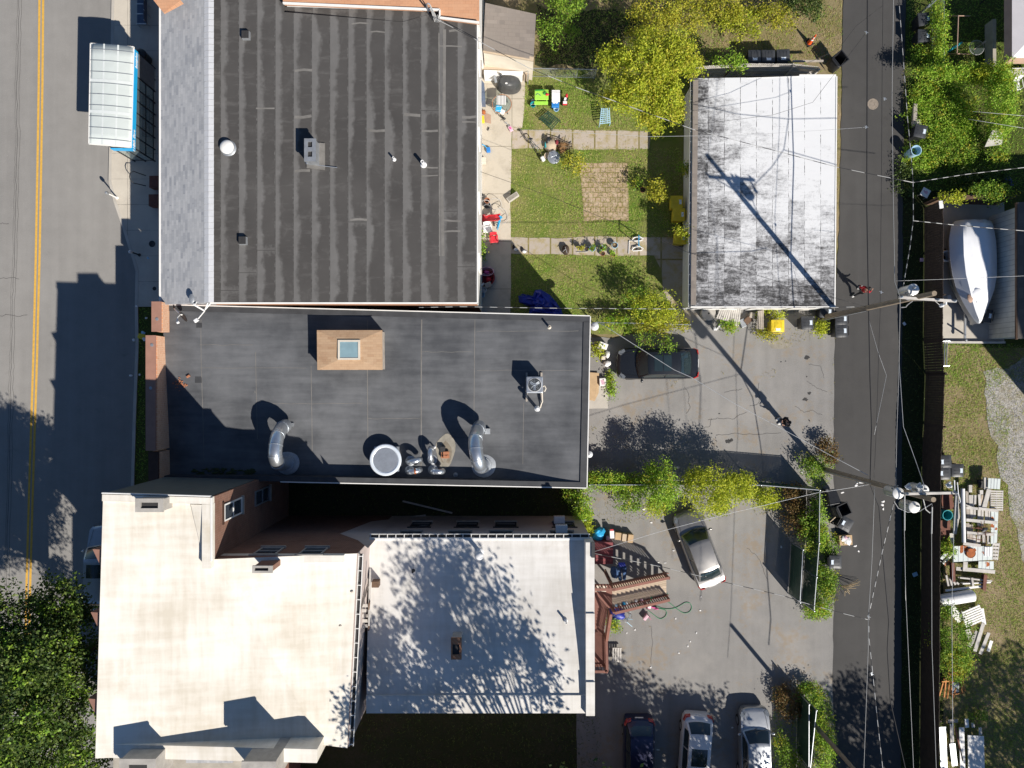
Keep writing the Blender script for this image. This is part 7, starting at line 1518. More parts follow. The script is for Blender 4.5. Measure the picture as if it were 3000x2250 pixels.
# shaded corner: paddling tub, tarp, jars
c = W('K', 180,745,.2); t = thing('paddling_tub', 'round dark tub with maroon rim full of toys in the shaded patio corner', 'tub', (c.x, c.y, 0)); MB().lathe((c.x, c.y, 0),[(.40,.02),(.46,.3),(.5,.32),(.5,.35),(.42,.34),(.38,.06),(0,.05)],26).build('tub', MT['maroon_cloth'], t, True); MB().blob((c.x + .1, c.y - .05,.12),(.2,.15,.15),4,.3).build('toy', MT['red_plastic'], t)
c = W('K', 178,700,.3); t = thing('pink_basin', 'pink baby basin in the shaded patio corner above the round tub', 'basin', (c.x, c.y, 0)); MB().lathe((c.x, c.y, .02),[(.32,0),(.42,.3),(.45,.32),(.4,.33),(.3,.06),(0,.05)],24, Matrix.Diagonal((1.05,.62,1,1))).build('basin', MT['pale_pink'], t, True); MB().blob((c.x, c.y, .2),(.22,.12,.16),3,.25).build('toy', MT['pink_plastic'], t)
for x, y, r, m_, lb in ((160,830,.17, 'white_plastic', 'white lidded pail below the toy tub'),(150,865,.15, 'light_blue_plastic', 'pale pail at the wall, lowest of the shaded patio things'),(128,678,.1, 'white_plastic', 'small white pail above the pink basin')): bucket(lb, 'K', x, y, r, .3, m_, group='pails in the shaded corner')
junk('laundry_crate', 'pale crate beside the toy tub in the shade', 'crate', 'K', 190,795,.3,(.4,.32,.25),.4, 'old_wood'); junk('leaning_board', 'slanting white panel against the wall in the shade', 'panel', 'K', 145,800,.35,(.10,.42,.3),-.7, 'white_plastic')
tp = [(400,870),(430,855),(500,870),(515,830),(555,822),(620,865),(660,910),(695,960),(712,1000),(700,1030),(560,1010),(470,1000),(480,945),(440,930),(405,915)]
m = MB(); c = W('K', 560,930,.3); P_ = WL('K', tp, .03); n = len(P_)
for k_ in range(6):
    f = 1 - k_ / 6
    for i, p in enumerate(P_): q = c.lerp(p, f); m.v.append((q.x, q.y, .03 + .30 * (1 - f) ** .5 + (.09 * math.sin(i * 2.7 + k_ * 1.9) + .06 * math.sin(i * 1.3 - k_ * 2.3)) * (1 if k_ else .2) * (f + .2)))
m.v.append((c.x, c.y, .36)); m.f += [(k_ * n + i, k_ * n + (i + 1) % n, (k_ + 1) * n + (i + 1) % n, (k_ + 1) * n + i) for k_ in range(5) for i in range(n)] + [(5 * n + i, 5 * n + (i + 1) % n, 6 * n) for i in range(n)]
tag(m.build('blue_tarp', MT['tarp_blue']), 'crumpled deep blue tarpaulin heap beside the black-roofed building', 'tarpaulin')
# ---------------------------------------------------------------- heap by the black sedan, doorway
for x, y, w_, d_, h_, r_, m_, lb in ((990,1215,.52,.36,.5,-.35, 'paper_white', 'white box lid at the top of the rubbish by the black sedan'),(1020,1275,.34,.42,.45,.3, 'paper_white', 'white bag in the middle of the rubbish by the black sedan'),(990,1300,.24,.2,.5,0, 'cream_paint', 'small cream box in the rubbish by the black sedan'),(1020,1340,.5,.36,.4,-.45, 'paper_white', 'white crumpled sheet at the foot of the rubbish by the black sedan')):
    c = W('K', x, y, h_); tag(MB().blob((c.x, c.y, h_ * .5),(w_ / 2, d_ / 2, h_ / 2), int(x + y),.14,8,6).build('rubbish_bag', MT[m_]) if 'bag' in lb or 'sheet' in lb else MB().box((c.x, c.y, h_ / 2),(w_, d_, h_), r_).build('rubbish_box', MT[m_], bevel=.015), lb, 'rubbish', 'rubbish by the black sedan')
q = WL('K', [(890,1400,.12),(960,1405,.14),(958,1540,.1),(930,1600,.1),(885,1590,.1)]); tag(MB().sheet(q).build('cardboard_sheet', MT['cardboard'], solid=.015), 'flattened cardboard carton on the doorstep slab', 'cardboard')
c = W('K', 985,1468,.25); t = thing('small_carton', 'small white and purple carton beside the flattened cardboard', 'carton', (c.x, c.y, .05)); MB().box((c.x, c.y, .18),(.38,.46,.26),.05).build('carton', MT['paper_white'], t, bevel=.01); MB().box((c.x, c.y, .312),(.2,.3,.004),.3).build('print', MT['pale_pink'], t)
c = W('K', 930,1080,3.0); t = thing('wall_lamp_dome', 'grey dome lamp on the corner of the black-roofed building', 'lamp', (c.x, c.y, 3.0)); MB().beam((b2[1].x, c.y, 3.0),(c.x, c.y, 3.05),.05,.05).build('bracket', MT['dull_metal'], t); MB().lathe((c.x, c.y, 2.85),[(.25,0),(.24,.1),(.14,.2),(0,.22)],16).build('dome', MT['cutout_grey'], t, True)
c = W('Q', 60,1065,2.2); t = thing('wall_lamp_dome', 'grey dome lamp low on the parking side of the black-roofed building', 'lamp', (c.x, c.y, 2.2)); MB().beam((b2[2].x - .05, c.y, 2.25),(c.x, c.y, 2.3),.05,.05).build('bracket', MT['dull_metal'], t); MB().lathe((c.x, c.y, 2.1),[(.2,0),(.19,.1),(.1,.18),(0,.2)],16).build('dome', MT['cutout_grey'], t, True)
for o in [o for o in COL.objects if o.name.startswith('wall_lamp_dome')]: o.name = 'wall_lamp'
# rubble along the garage end
c = W('Q', 833,150,.4); t = thing('cable_spool', 'round concrete disc standing at the corner of the garage end wall', 'disc', (c.x, c.y, 0)); MB().lathe((c.x, c.y, 0),[(.44,0),(.45,.02),(.45,.36),(.42,.4),(0,.4)],26).build('disc', MT['stone'], t, True); MB().lathe((c.x, c.y, .401),[(.06,0),(.06,.004),(0,.004)],10).build('hub_hole', MT['tar'], t); t.name = 'concrete_disc'
def pallet(label, v, p4, z, mat='grey_wood', n=7, group='wooden pallets'):
    a, b, c_, d = [W(v, *p, z) for p in p4]; t = thing('pallet', label, 'pallet', tuple(a.lerp(c_, .5))[:2] + (max(0, z - .14),), group); m = MB(); w_ = (b - a).length / n * .68
    for i in range(n): u = (i + .5) / n; m.beam(a.lerp(b, u), d.lerp(c_, u), w_, .022)
    m.build('deck_slats', MT[mat], t)
    for u in (.04,.5,.96): p, q = a.lerp(d, u), b.lerp(c_, u); MB().beam(p - Vector((0,0,.06)), q - Vector((0,0,.06)),.06,.09).build('stringer', MT[mat], t)
    return t
pallet('grey pallet leaning nearest the concrete disc at the garage end', 'Q', [(880,180),(960,205),(985,110),(915,95)],.5, n=6); pallet('second grey pallet lying over the first at the garage end', 'Q', [(950,225),(1030,235),(1045,120),(970,108)],.3, n=6); pallet('dark standing pallet at the far side of the garage rubble', 'Q', [(1140,250),(1190,255),(1190,130),(1150,135)],.6, 'old_wood', 4)
for i, (x, y, w_, d_, h_, r_, m_, lb) in enumerate(((1085,195,.5,.34,.3,.7, 'brown_wood', 'broken brown board box in the garage rubble'),(1050,215,.3,.5,.25,.4, 'dull_metal', 'grey metal plate in the garage rubble'),(1110,165,.3,.34,.35,-.3, 'old_wood', 'grey wooden crate in the garage rubble'),(895,240,.08,.5,.1,-.7, 'white_plastic', 'white pipe offcut lying before the pallets'),(870,250,.14,.2,.2,.1, 'white_plastic', 'small white jug before the pallets'))): junk('scrap', lb, 'scrap', 'Q', x, y, h_ * .5,(w_, d_, h_), r_, m_, .01, 'scrap by the garage end wall')
# ---------------------------------------------------------------- back stairs of the rear wing
t = thing('back_stairs', 'red-brown wooden back stairs with railings behind the rear wing', 'stairs', (6.5,-13,0))
sx0, sx1, sy0, sy1 = 5.72,9.32,-12.78,-11.42; NT = 13
def sz(x): return 2.85 - (x - sx0) / (sx1 - sx0) * 2.45
m = MB()
for i in range(NT):
    x = sx0 + (i + .5) * (sx1 - sx0) / NT; m.box((x, (sy0 + sy1) / 2, sz(x)),((sx1 - sx0) / NT * .93, sy1 - sy0 - .08,.04))
m.build('tread', MT['deck_boards'], t)
m = MB()
for y in (sy0 + .02, sy1 - .02): m.beam((sx0, y, 2.72),(sx1 + .1, y, .3),.045,.26)
m.build('stringer', MT['red_stain'], t)
def railing(a, b, n, h=.95, bw=.036):
    a, b = Vector(a), Vector(b); m = MB(); mc = MB(); mc.beam(a + Vector((0,0, h)), b + Vector((0,0, h)),.15,.04); mc.beam(a + Vector((0,0,.12)), b + Vector((0,0,.12)),.04,.08)
    for i in range(n): p = a.lerp(b, (i + .5) / n); m.box((p.x, p.y, p.z + h / 2),(bw, bw, h - .04))
    r_ = mc.build('handrail', MT['red_stain'], t); m.build('balusters', MT['red_stain'], r_)
railing((sx0, sy0 + .02, sz(sx0) + .02),(sx1, sy0 + .02, sz(sx1) + .02),25,1.0,.055); railing((sx0, sy1 - .02, sz(sx0) + .02),(sx1, sy1 - .02, sz(sx1) + .02),25,1.0,.055)
lx0 = 4.30
MB().bx(lx0, sy0,2.80, sx0 - .01, sy1,2.86).build('landing', MT['red_stain'], t)
railing((lx0, sy1 - .02,2.86),(sx0, sy1 - .02,2.86),8,1.0,.05); railing((5.52, sy0 - .05,2.86),(5.52,-14.95,1.1),16); railing((5.52,-15.0,.95),(5.56,-16.8,.95),12); railing((lx0 + .1,-16.8,.95),(5.5,-16.8,.95),7)
m = MB()
for i in range(9): y = sy0 - .12 - i * .245; m.box((4.92, y, 2.62 - i * .205),(1.1,.225,.04))
m.build('lower_tread', MT['red_stain'], t); MB().bx(lx0 + .02,-16.85,.90,5.58,-15.0,.95).build('lower_landing', MT['red_stain'], t)
for x, y, h in ((5.66, sy1 - .06,3.9),(5.66, sy0 + .06,3.9),(sx1 - .05, sy1 - .06,1.5),(sx1 - .05, sy0 + .06,1.5),(5.52,-15.0,2.0),(5.54,-16.8,2.0),(4.4,-16.8,2.0)): MB().bx(x - .05, y - .05,0, x + .05, y + .05, h).build('post', MT['red_stain'], t)
q = WL('U', [(45,255),(250,262),(248,498),(50,500)],1.0); t = thing('cellar_bulkhead', 'flat maroon wooden bulkhead box against the rear wing wall', 'bulkhead', (q[0].x, q[0].y, 0)); MB().prism([(p.x, p.y) for p in q],0,1.0).build('box', MT['maroon_paint'], t); m = MB()
for k_ in range(5): m.bx(q[0].x + .02, q[2].y + .1 + k_ * .22,1.002, q[1].x - .02, q[2].y + .12 + k_ * .22,1.006)
m.build('board_gap', MT['black_plastic'], t)
q = WL('U', [(60,735,2.9),(110,738,2.9),(106,808,2.9),(50,800,2.9)]); tag(MB().sheet(q, 2.9).build('cream_tile', MT['cream_paint'], solid=.04), 'pale board on the stair landing nearest the wall', 'board', 'pale boards on the landing'); q = WL('U', [(125,738,2.9),(180,742,2.9),(172,805,2.9),(115,800,2.9)]); tag(MB().sheet(q, 2.9).build('cream_tile', MT['cream_paint'], solid=.04), 'pale board on the stair landing nearest the steps', 'board', 'pale boards on the landing')
# washing: jeans and a blue cloth on a line beam
m = MB().beam(W('U', 160,560,1.4), W('U', 240,720,1.4),.12,.12); tag(m.build('clothes_beam', MT['brown_wood']), 'dark wooden beam beneath the washing by the stairs', 'beam')
t = thing('hanging_jeans', 'blue jeans draped beside the back stairs', 'jeans', tuple(W('U', 345,600,0)))
m = MB(); m.tube(WL('U', [(320,520,1.5),(315,590,1.2),(330,670,.8)]),[.16,.13,.11],8).tube(WL('U', [(370,530,1.5),(375,600,1.2),(372,660,.8)]),[.16,.13,.11],8); m.build('denim', MT['denim'], t, True); MB().tube(WL('U', [(310,505,1.55),(380,500,1.55)]),.14,8).build('waistband', MT['tarp_blue'], t, True)
c = W('U', 275,590,1.2); tag(MB().blob(tuple(c),(.24,.42,.2),6,.3).build('hanging_cloth', MT['denim']), 'crumpled pale-spotted blue cloth beside the hanging jeans', 'cloth')
# rubbish bags and cartons by the stairs
c = W('U', 90,170,.4); t = thing('blue_sack', 'bright blue plastic sack against the corner of the rear wing', 'sack', (c.x, c.y, 0)); MB().blob((c.x, c.y, .36),(.40,.40,.40),11,.16,14,9).build('sack', MT['sky_plastic'], t); MB().blob((c.x - .1, c.y + .25,.74),(.12,.12,.12),5,.3).build('sack_neck', MT['sky_plastic'], t)
for x, y, w_, d_, h_, r_, m_, lb in ((232,165,.26,.46,.5,.05, 'paper_white', 'tall white and red carton beside the blue sack'),(195,215,.26,.30,.4,.05, 'pale_pink', 'small pinkish carton beside the blue sack'),(300,185,.36,.44,.45,-.1, 'cardboard', 'brown cardboard box nearest the white carton'),(368,200,.26,.44,.45,-.12, 'tan_wood', 'middle cardboard box of the row behind the bulkhead'),(437,212,.32,.50,.42,-.12, 'cardboard', 'last cardboard box of the row, towards the grey sedan')): junk('carton', lb, 'carton', 'U', x, y, h_ * .5,(w_, d_, h_), r_, m_, .01, 'cartons by the back stairs')
c = W('U', 235,122,.52); tag(MB().box(tuple(c),(.2,.08,.03),.05).build('carton_flap', MT['red_plastic']), 'red flap on top of the tall white carton', 'flap')
hp = WL('U', [(850,820),(850,850),(820,885),(900,950),(960,1000),(1030,1040),(1090,1030),(1118,985),(1100,935),(1050,925),(990,960),(920,990),(820,995),(720,965),(620,985),(700,1060),(770,1105),(825,1080),(840,1030),(800,1000),(700,985),(560,965),(500,955)],.03)
hq = []
for i in range(len(hp) - 1):
    p0, p1, p2, p3 = hp[max(i - 1,0)], hp[i], hp[i + 1], hp[min(i + 2, len(hp) - 1)]
    for k_ in range(4): u = k_ / 4; hq.append(.5 * (2 * p1 + (p2 - p0) * u + (2 * p0 - 5 * p1 + 4 * p2 - p3) * u * u + (3 * p1 - p0 - 3 * p2 + p3) * u ** 3))
tag(MB().tube(hq, .016,6).build('garden_hose', MT['hose_green'], smooth='full'), 'green garden hose looping over the lot from under the stairs', 'hose')
t = thing('pink_trike', 'pink and white child tricycle lying by the stairs', 'tricycle', tuple(W('U', 670,980,0)))
m = MB(); m.beam(W('U', 620,965,.3), W('U', 715,985,.3),.08,.06); m.build('frame', MT['pink_plastic'], t, bevel=.01); MB().box(tuple(W('U', 650,975,.36)),(.2,.18,.05),-.2).build('seat', MT['paper_white'], t, bevel=.02)
for x, y in ((725,995),(610,950),(640,990)): MB().lathe(tuple(W('U', x, y, .15)),[(.02,-.025),(.14,-.025),(.14,.025),(.02,.025)],14, Matrix.Rotation(1.4,4, 'X')).build('wheel', MT['pink_plastic'], t)
t = thing('pink_doll_pram', 'small pink toy with a black seat standing in the lot by the hose', 'toy', tuple(W('U', 620,1080,0))); MB().box(tuple(W('U', 612,1085,.18)),(.2,.42,.2),-.7).build('body', MT['pale_pink'], t, bevel=.04); MB().tube(WL('U', [(625,1030,.5),(632,1060,.35),(655,1080,.2)]),.025,6).blob(tuple(W('U', 622,1030,.52)),(.06,.06,.05),2,.1).build('handle', MT['black_plastic'], t); MB().tube(WL('U', [(645,1085,.1),(670,1115,.1)]),.014,5).build('cord', MT['pink_plastic'], t)
c = W('U', 285,1055,.3); tag(MB().blob((c.x, c.y, .22),(.55,.34,.3),8,.22,14,8).build('blue_tarp', MT['tarp_blue']), 'dull blue tarpaulin bundle beneath the stairs', 'tarpaulin')
t = thing('bicycle_tangle', 'tangled grey child bicycle beside the blue bundle', 'bicycle', tuple(W('U', 400,1090,0))); h1, h2 = W('U', 380,1110,.22), W('U', 440,1060,.22)
for c, ax in ((h1,(.3,1,.6)),(h2,(1,.5,.5))): m = MB(); wheel_ring(m, c, .2, ax, 18,.014); m.build('wheel', MT['dull_metal'], t, True)
MB().tube([h1, h1.lerp(h2,.4) + Vector((0,0,.25)), h2],.018,6).tube([h1.lerp(h2,.4) + Vector((0,0,.25)), h2 + Vector((.1,-.2,.3))],.018,6).tube(WL('U', [(400,1140,.4),(460,1190,.3)]),.02,6).build('frame', MT['light_blue_plastic'], t, True); t.name = 'child_bicycle'
for i, (x, y, m_) in enumerate(((280,955, 'light_blue_plastic'),(325,945, 'tan_wood'),(365,935, 'sky_plastic'),(395,930, 'paper_white'),(430,920, 'tan_wood'),(500,910, 'paper_white'),(560,900, 'pale_pink'),(670,885, 'hose_green'))):
    lbs = ['pale blue shoe', 'tan shoe', 'bright blue shoe', 'white shoe', 'tan boot', 'white boot', 'pink shoe', 'green shoe']; c = W('U', x, y, sz(W('U', x, y, 1.5).x) + .06); tag(MB().blob((c.x, c.y, sz(c.x) + .07),(.09,.13,.06), i, .1).build('shoe', MT[m_], smooth=True), '%s among those lined along the stair treads, %s' % (lbs[i], 'nearer the landing' if i < 4 else 'lower down'), 'shoe', 'shoes on the stairs')
pallet('grey pallet step beside the lower stair landing', 'U', [(240,1425),(345,1425),(345,1585),(235,1580)],.3, n=4)
for i, (x, y) in enumerate(((1100,1355),(1075,1405),(975,1480),(545,435),(750,480),(825,485),(915,350),(1220,860),(1210,1010),(400,1260),(490,1225),(665,1640),(1170,1260),(940,1100),(670,40))):
    c = W('U', x, y); tag(MB().blob((c.x, c.y, .02),(U(.03,.09), U(.03,.07),.02), i, .3,6,4).build('paper_scrap', MT['paper_white']), 'tiny white paper scrap scattered on the lower parking lot', 'litter', 'paper scraps on the lower lot')
for i, (v, x, y) in enumerate((('S', 300,492),('S', 410,425),('S', 400,440),('S', 420,930),('S', 605,560),('S', 605,615),('S', 600,585),('S', 395,893),('Q', 600,1180),('Q', 630,1150),('Q', 415,1420),('Q', 1435,1180),('R', 1085,465),('R', 820,1440),('R', 420,1560))):
    c = W(v, x, y); tag(MB().blob((c.x, c.y, .02),(U(.05,.13), U(.04,.09),.02), i + 40,.3,6,4).build('paper_scrap', MT['paper_white']), 'small white litter scrap lying along the alley and fence', 'litter', 'litter scraps by the alley')
t = thing('open_carton', 'open carton stuffed with pale cloths beside the alley bins', 'carton', tuple(W('S', 330,848,0))); c = W('S', 328,850,.4); MB().box((c.x, c.y, .2),(.72,.56,.4),.06, taper=1.06).build('carton', MT['cardboard'], t); MB().blob((c.x + .1, c.y - .04,.42),(.24,.2,.1),3,.25).blob((c.x - .16, c.y + .1,.42),(.16,.14,.08),4,.25).build('cloth', MT['paper_white'], t); MB().blob((c.x - .05, c.y + .15,.43),(.14,.12,.08),8,.2).build('pink_cloth', MT['pale_pink'], t)
tag(MB().beam(W('S', 150,765,.4), W('S', 250,675,1.0),.04,.04).build('broom_stick', MT['tan_wood']), 'pale wooden stick leaning on the open black bin', 'stick')
# fallen boards in the dark gangway
for (a, b, lb) in (((1255,872),(1600,955), 'long pale board lying in the dark gangway, upper one'),((1075,1008),(1415,972), 'long pale board lying in the dark gangway, lower one')): tag(MB().beam(W('N', *a, .15), W('N', *b, .15),.10,.05).build('loose_board', MT['grey_wood']), lb, 'board', 'boards in the gangway')
tag(MB().tube(WL('O', [(1225,1005,.8),(1145,1008,.8),(1150,1050,.8),(1165,1075,.6)]),.05,8).build('drain_pipe', MT['white_plastic'], smooth=True), 'white bent drain pipe at the vine-covered corner of the gangway', 'pipe')
# upper right yard
t = thing('swing_seat', 'brown tube swing seat frame with a teal cushion at the upper right', 'swing seat', tuple(W('J', 1170,520,0)))
m = MB(); m.tube([W('J', 1180,235,1.6), W('J', 1160,800,1.6)],.03,8)
for y in (240,815):
    for x0, x1 in ((985,1180),(1180,1360)): m.tube([W('J', 1175, y, 1.6), W('J', x0 if x0 < 1100 else x1, y + (8 if y > 500 else 0),.05)],.025,6)
    m.tube([W('J', 985, y, .05), W('J', 1350, y + 10,.05)],.02,6)
m.build('frame', MT['canvas_tan'], t, True); MB().beam(W('J', 1025,780,.5), W('J', 1215,660,.5),.12,.4).build('cushion', MT['teal_plastic'], t, bevel=.04)
c = W('J', 1462,720,.7); t = thing('glass_side_table', 'round glass table with a wooden stick on it in the upper right yard', 'table', (c.x, c.y, 0)); MB().lathe((c.x, c.y, .68),[(0,0),(.43,0),(.43,.012),(0,.012)],30).build('table_top', MT['table_glass'], t); MB().tube([(c.x + .44 * math.cos(i * .2618), c.y + .44 * math.sin(i * .2618),.685) for i in range(25)],.016,6).build('rim', MT['wire_white'], t, True)
for k_ in range(3): a_ = k_ * 2.1; MB().tube([(c.x + .36 * math.cos(a_), c.y + .36 * math.sin(a_),0),(c.x + .2 * math.cos(a_), c.y + .2 * math.sin(a_),.67)],.018,6).build('leg', MT['dark_metal'], t, True)
tag(MB().beam(W('J', 1420,750,.72), W('J', 1570,650,.74),.03,.03).beam(W('J', 1545,665,.75), W('J', 1605,612,.75),.10,.05).build('garden_tool', MT['tan_wood']), 'wooden handled garden tool lying on the round glass table', 'garden tool')
plastic_chair('white plastic chair at the right edge beyond the vines', 'F', 1580,705,.2, 'white_plastic', 1.25)['group'] = 'garden chairs at the right'
t = thing('printed_stool', 'small white folding chair with a pink printed seat under the vines', 'chair', tuple(W('F', 860,1560,0))); c = W('F', 862,1560,.4); MB().box((c.x, c.y, .38),(.5,.52,.04),-.5).build('seat', MT['paper_white'], t, bevel=.02); MB().blob((c.x + .03, c.y + .02,.40),(.14,.08,.006),3,.3).blob((c.x - .08, c.y + .1,.40),(.06,.05,.006),4,.3).build('print', MT['pale_pink'], t)
for k_ in range(4): a_ = -.5 + .785 + k_ * 1.57; MB().tube([(c.x + .3 * math.cos(a_), c.y + .3 * math.sin(a_),0),(c.x + .28 * math.cos(a_), c.y + .28 * math.sin(a_),.37)],.014,5).build('leg', MT['wire_white'], t)
c = W('F', 1525,1480,.25); tag(MB().blob(tuple(c),(.35,.3,.25),4,.25).build('blue_bag', MT['tarp_blue']), 'dark blue bag in deep shade at the right edge', 'bag'); c = W('F', 1235,1435,.15); tag(MB().blob(tuple(c),(.2,.16,.15),6,.2).build('pale_bag', MT['blue_metal']), 'grey-blue bag in deep shade beneath the vines', 'bag')
# ---------------------------------------------------------------- lumber yard
def board(m, v, a, b, w_, z, th=.05): m.beam(W(v, *a, z), W(v, *b, z + U(-.01,.01)), w_, th)
BD = [((385,560),(410,900),.20,.62, 'grey_wood'),((405,870),(360,1110),.22,.58, 'grey_wood'),((320,1100),(330,1280),.24,.3, 'grey_wood'),((530,515),(545,700),.18,.5, 'old_wood'),((575,570),(585,720),.16,.52, 'grey_wood'),((612,570),(620,730),.14,.5, 'grey_wood'),((650,570),(645,700),.12,.55, 'grey_wood'),((705,560),(715,740),.16,.6, 'grey_wood'),((745,570),(735,740),.10,.6, 'tan_wood'),((775,570),(760,740),.08,.58, 'grey_wood'),((840,490),(770,750),.26,.66, 'grey_wood'),
      ((545,760),(550,900),.20,.5, 'old_wood'),((595,760),(600,900),.18,.5, 'grey_wood'),((640,760),(640,880),.14,.5, 'grey_wood'),((705,770),(700,1000),.18,.55, 'grey_wood'),((750,770),(745,1010),.13,.55, 'grey_wood'),((800,770),(805,920),.18,.55, 'grey_wood'),((850,780),(850,930),.16,.55, 'grey_wood'),
      ((540,960),(545,1100),.2,.5, 'old_wood'),((590,980),(590,1230),.22,.5, 'old_wood'),((635,1100),(640,1240),.16,.52, 'grey_wood'),((700,1100),(690,1240),.2,.5, 'grey_wood'),((760,1060),(770,1240),.16,.52, 'grey_wood'),((830,1080),(835,1250),.16,.5, 'grey_wood'),((555,1110),(560,1240),.18,.5, 'old_wood')]
BM = [((520,745),(680,760),.15,.7),((690,755),(960,790),.16,.68),((520,915),(950,955),.18,.74),((530,1090),(900,1120),.15,.72),((480,1240),(720,1275),.18,.7),((515,705),(605,740),.06,.78)]
for i, (a, b, w_, z, m_) in enumerate(BD):
    m = MB(); board(m, 'X', a, b, w_, z); tag(m.build('timber_board', MT[m_]), 'weathered board lying lengthwise in the big lumber pile', 'board', 'boards in the lumber pile')
for i, (a, b, w_, z) in enumerate(BM):
    m = MB(); board(m, 'X', a, b, w_, z, .09); tag(m.build('cross_timber', MT['grey_wood']), 'pale cross timber lying over the boards of the lumber pile', 'timber', 'cross timbers on the lumber pile')
for i, (a, b, s) in enumerate((((575,430),(575,530),.2),((785,325),(790,490),.2),((727,500),(727,560),.2))):
    m = MB(); board(m, 'X', a, b, s, .55,.14); tag(m.build('square_post', MT['grey_wood']), 'square post end sticking out of the top of the lumber pile', 'post', 'posts in the lumber pile')
m = MB(); P_ = W('X', 475,480,.95), W('X', 490,1225,.95); m.tube(list(P_),.115,18); tag(m.build('white_pipe', MT['white_plastic'], smooth=True), 'long thick white pipe lying on the lumber pile', 'pipe')
m = MB(); m.tube(WL('X', [(375,560,.8),(350,1060,.8)]),.05,10); tag(m.build('metal_tube', MT['galvanized'], smooth=True), 'thin pale tube beside the thick white pipe', 'tube')
def sheetmetal(label, pts, z, mat='roof_panel', ribs=5, axis=0, rust_at=None):
    t = thing('sheet_panel', label, 'sheet panel', tuple(W('X', *pts[0],0))[:2] + (z - .02,), 'sheet panels in the lumber pile'); q = WL('X', pts, z); MB().sheet(q).build('sheet', MT[mat], t, solid=.02)
    for k_ in range(1, ribs): u = k_ / ribs; a, b = (q[0].lerp(q[1], u), q[3].lerp(q[2], u)); MB().beam(a + Vector((0,0,.015)), b + Vector((0,0,.015)),.025,.012).build('rib', MT['dull_metal'], t)
    for (x, y, r) in rust_at or []: c = W('X', x, y, z + .012); MB().blob((c.x, c.y, z + .012),(r, r * .8,.004), int(x),.35).build('rust_patch', MT['rust'], t)
    return t
sheetmetal('pale metal sheet at the upper corner of the lumber pile', [(830,335),(1000,345),(990,490),(825,480)],.7, ribs=4)
sheetmetal('large pale metal sheet with a rust patch at the foot of the lumber pile', [(350,1280),(890,1280),(885,1470),(350,1500)],.72, ribs=8, rust_at=[(500,1310,.22),(640,1330,.1),(460,1350,.12),(760,1370,.08)])
sheetmetal('pale metal sheet along the gravel side of the lumber pile', [(870,795),(970,790),(950,1230),(865,1250)],.6, ribs=2, rust_at=[(890,890,.09),(890,1000,.12),(940,1040,.08)])
sheetmetal('small pale metal sheet stained with rust below the large one', [(695,1490),(905,1490),(905,1600),(690,1600)],.4, ribs=4, rust_at=[(820,1530,.14)])
sheetmetal('white board panel on the large metal sheet', [(780,1290),(885,1290),(880,1420),(780,1420)],.76, 'paper_white', 3)
pallet('pallet of thin white slats at the gravel side of the lumber pile', 'X', [(862,500),(862,790),(1035,790),(1040,505)],.55, n=9); pallet('half pallet with gaps at the lower gravel side of the lumber pile', 'X', [(890,1230),(890,1470),(965,1475),(990,1235)],.55, n=5)
c = W('X', 595,1380,.85); t = thing('rusty_drum_lid', 'round bright rust-orange disc lying on the metal sheet', 'disc', (c.x, c.y, .75)); MB().lathe((c.x, c.y, .75),[(0,0),(.29,0),(.3,.05),(.27,.1),(.25,.08),(0,.08)],26).build('disc', MT['rust'], t, True); MB().box((c.x - .2, c.y + .12,.85),(.1,.08,.03),.4).build('lug', MT['rusty_steel'], t)
for i in range(16):
    x, y = U(610,850), U(960,1230); a_ = rnd.choice((0,1.57)) + U(-.25,.25); p = W('X', x, y, .8); L = U(.2,.5); d = Vector((math.cos(a_), math.sin(a_),0)) * L
    tag(MB().tube([p - d, p + d],.012,5).build('rusty_rod', MT['rusty_steel']), 'thin rusty rod in the tangle on the lumber pile', 'rod', 'rusty rods on the lumber pile')
m = MB(); m.blob(tuple(W('X', 770,1050,.75)),(.2,.16,.12),5,.25); tag(m.build('dark_scrap', MT['dark_metal']), 'dark metal scrap among the rusty rods', 'scrap')
for i, (v, a, b, w_, z, m_, lb) in enumerate((('S', (1128,1020),(1134,1160),.2,.5, 'rusty_steel', 'short rust-brown steel beam nearest the brown fence'),('S', (1372,1108),(1362,1225),.2,.5, 'rusty_steel', 'short rust-brown steel beam towards the grass'),('S', (1150,1060),(1440,1085),.22,.4, 'grey_wood', 'wide pale beam below the metal sheets'),('S', (1070,1225),(1370,1190),.12,.3, 'white_paint', 'long white trim board above the white tank'),('S', (1220,1010),(1215,1080),.26,.5, 'grey_wood', 'thick upright pale block below the metal sheets'),('S', (1180,1130),(1420,1155),.09,.35, 'grey_wood', 'thin slat lying between the two steel beams'),('S', (1200,1175),(1410,1165),.07,.32, 'white_paint', 'thin white lath between the two steel beams'),('S', (1270,1130),(1280,1195),.12,.4, 'grey_wood', 'stub of timber between the two steel beams'))):
    m = MB(); a_, b_ = W(v, *a, z), W(v, *b, z); m.beam(a_, b_, w_, .03 if 'steel' in lb else .08)
    if 'steel' in lb: m.beam(a_ - Vector((0,0,.1)), b_ - Vector((0,0,.1)),.03,.17); m.beam(a_ - Vector((0,0,.2)), b_ - Vector((0,0,.2)), w_, .03)
    tag(m.build('steel_beam' if 'steel' in lb else 'timber_piece', MT[m_]), lb, 'beam' if 'steel' in lb else 'timber')
for k_ in range(4): m = MB(); board(m, 'S', (1075 + k_ * 26,1110 + k_ * 18),(1092 + k_ * 26,1190 - k_ * 4),.11,.3,.09); tag(m.build('timber_piece', MT['grey_wood']), 'short grey timber in a row against the brown fence', 'timber', 'short timbers by the fence')
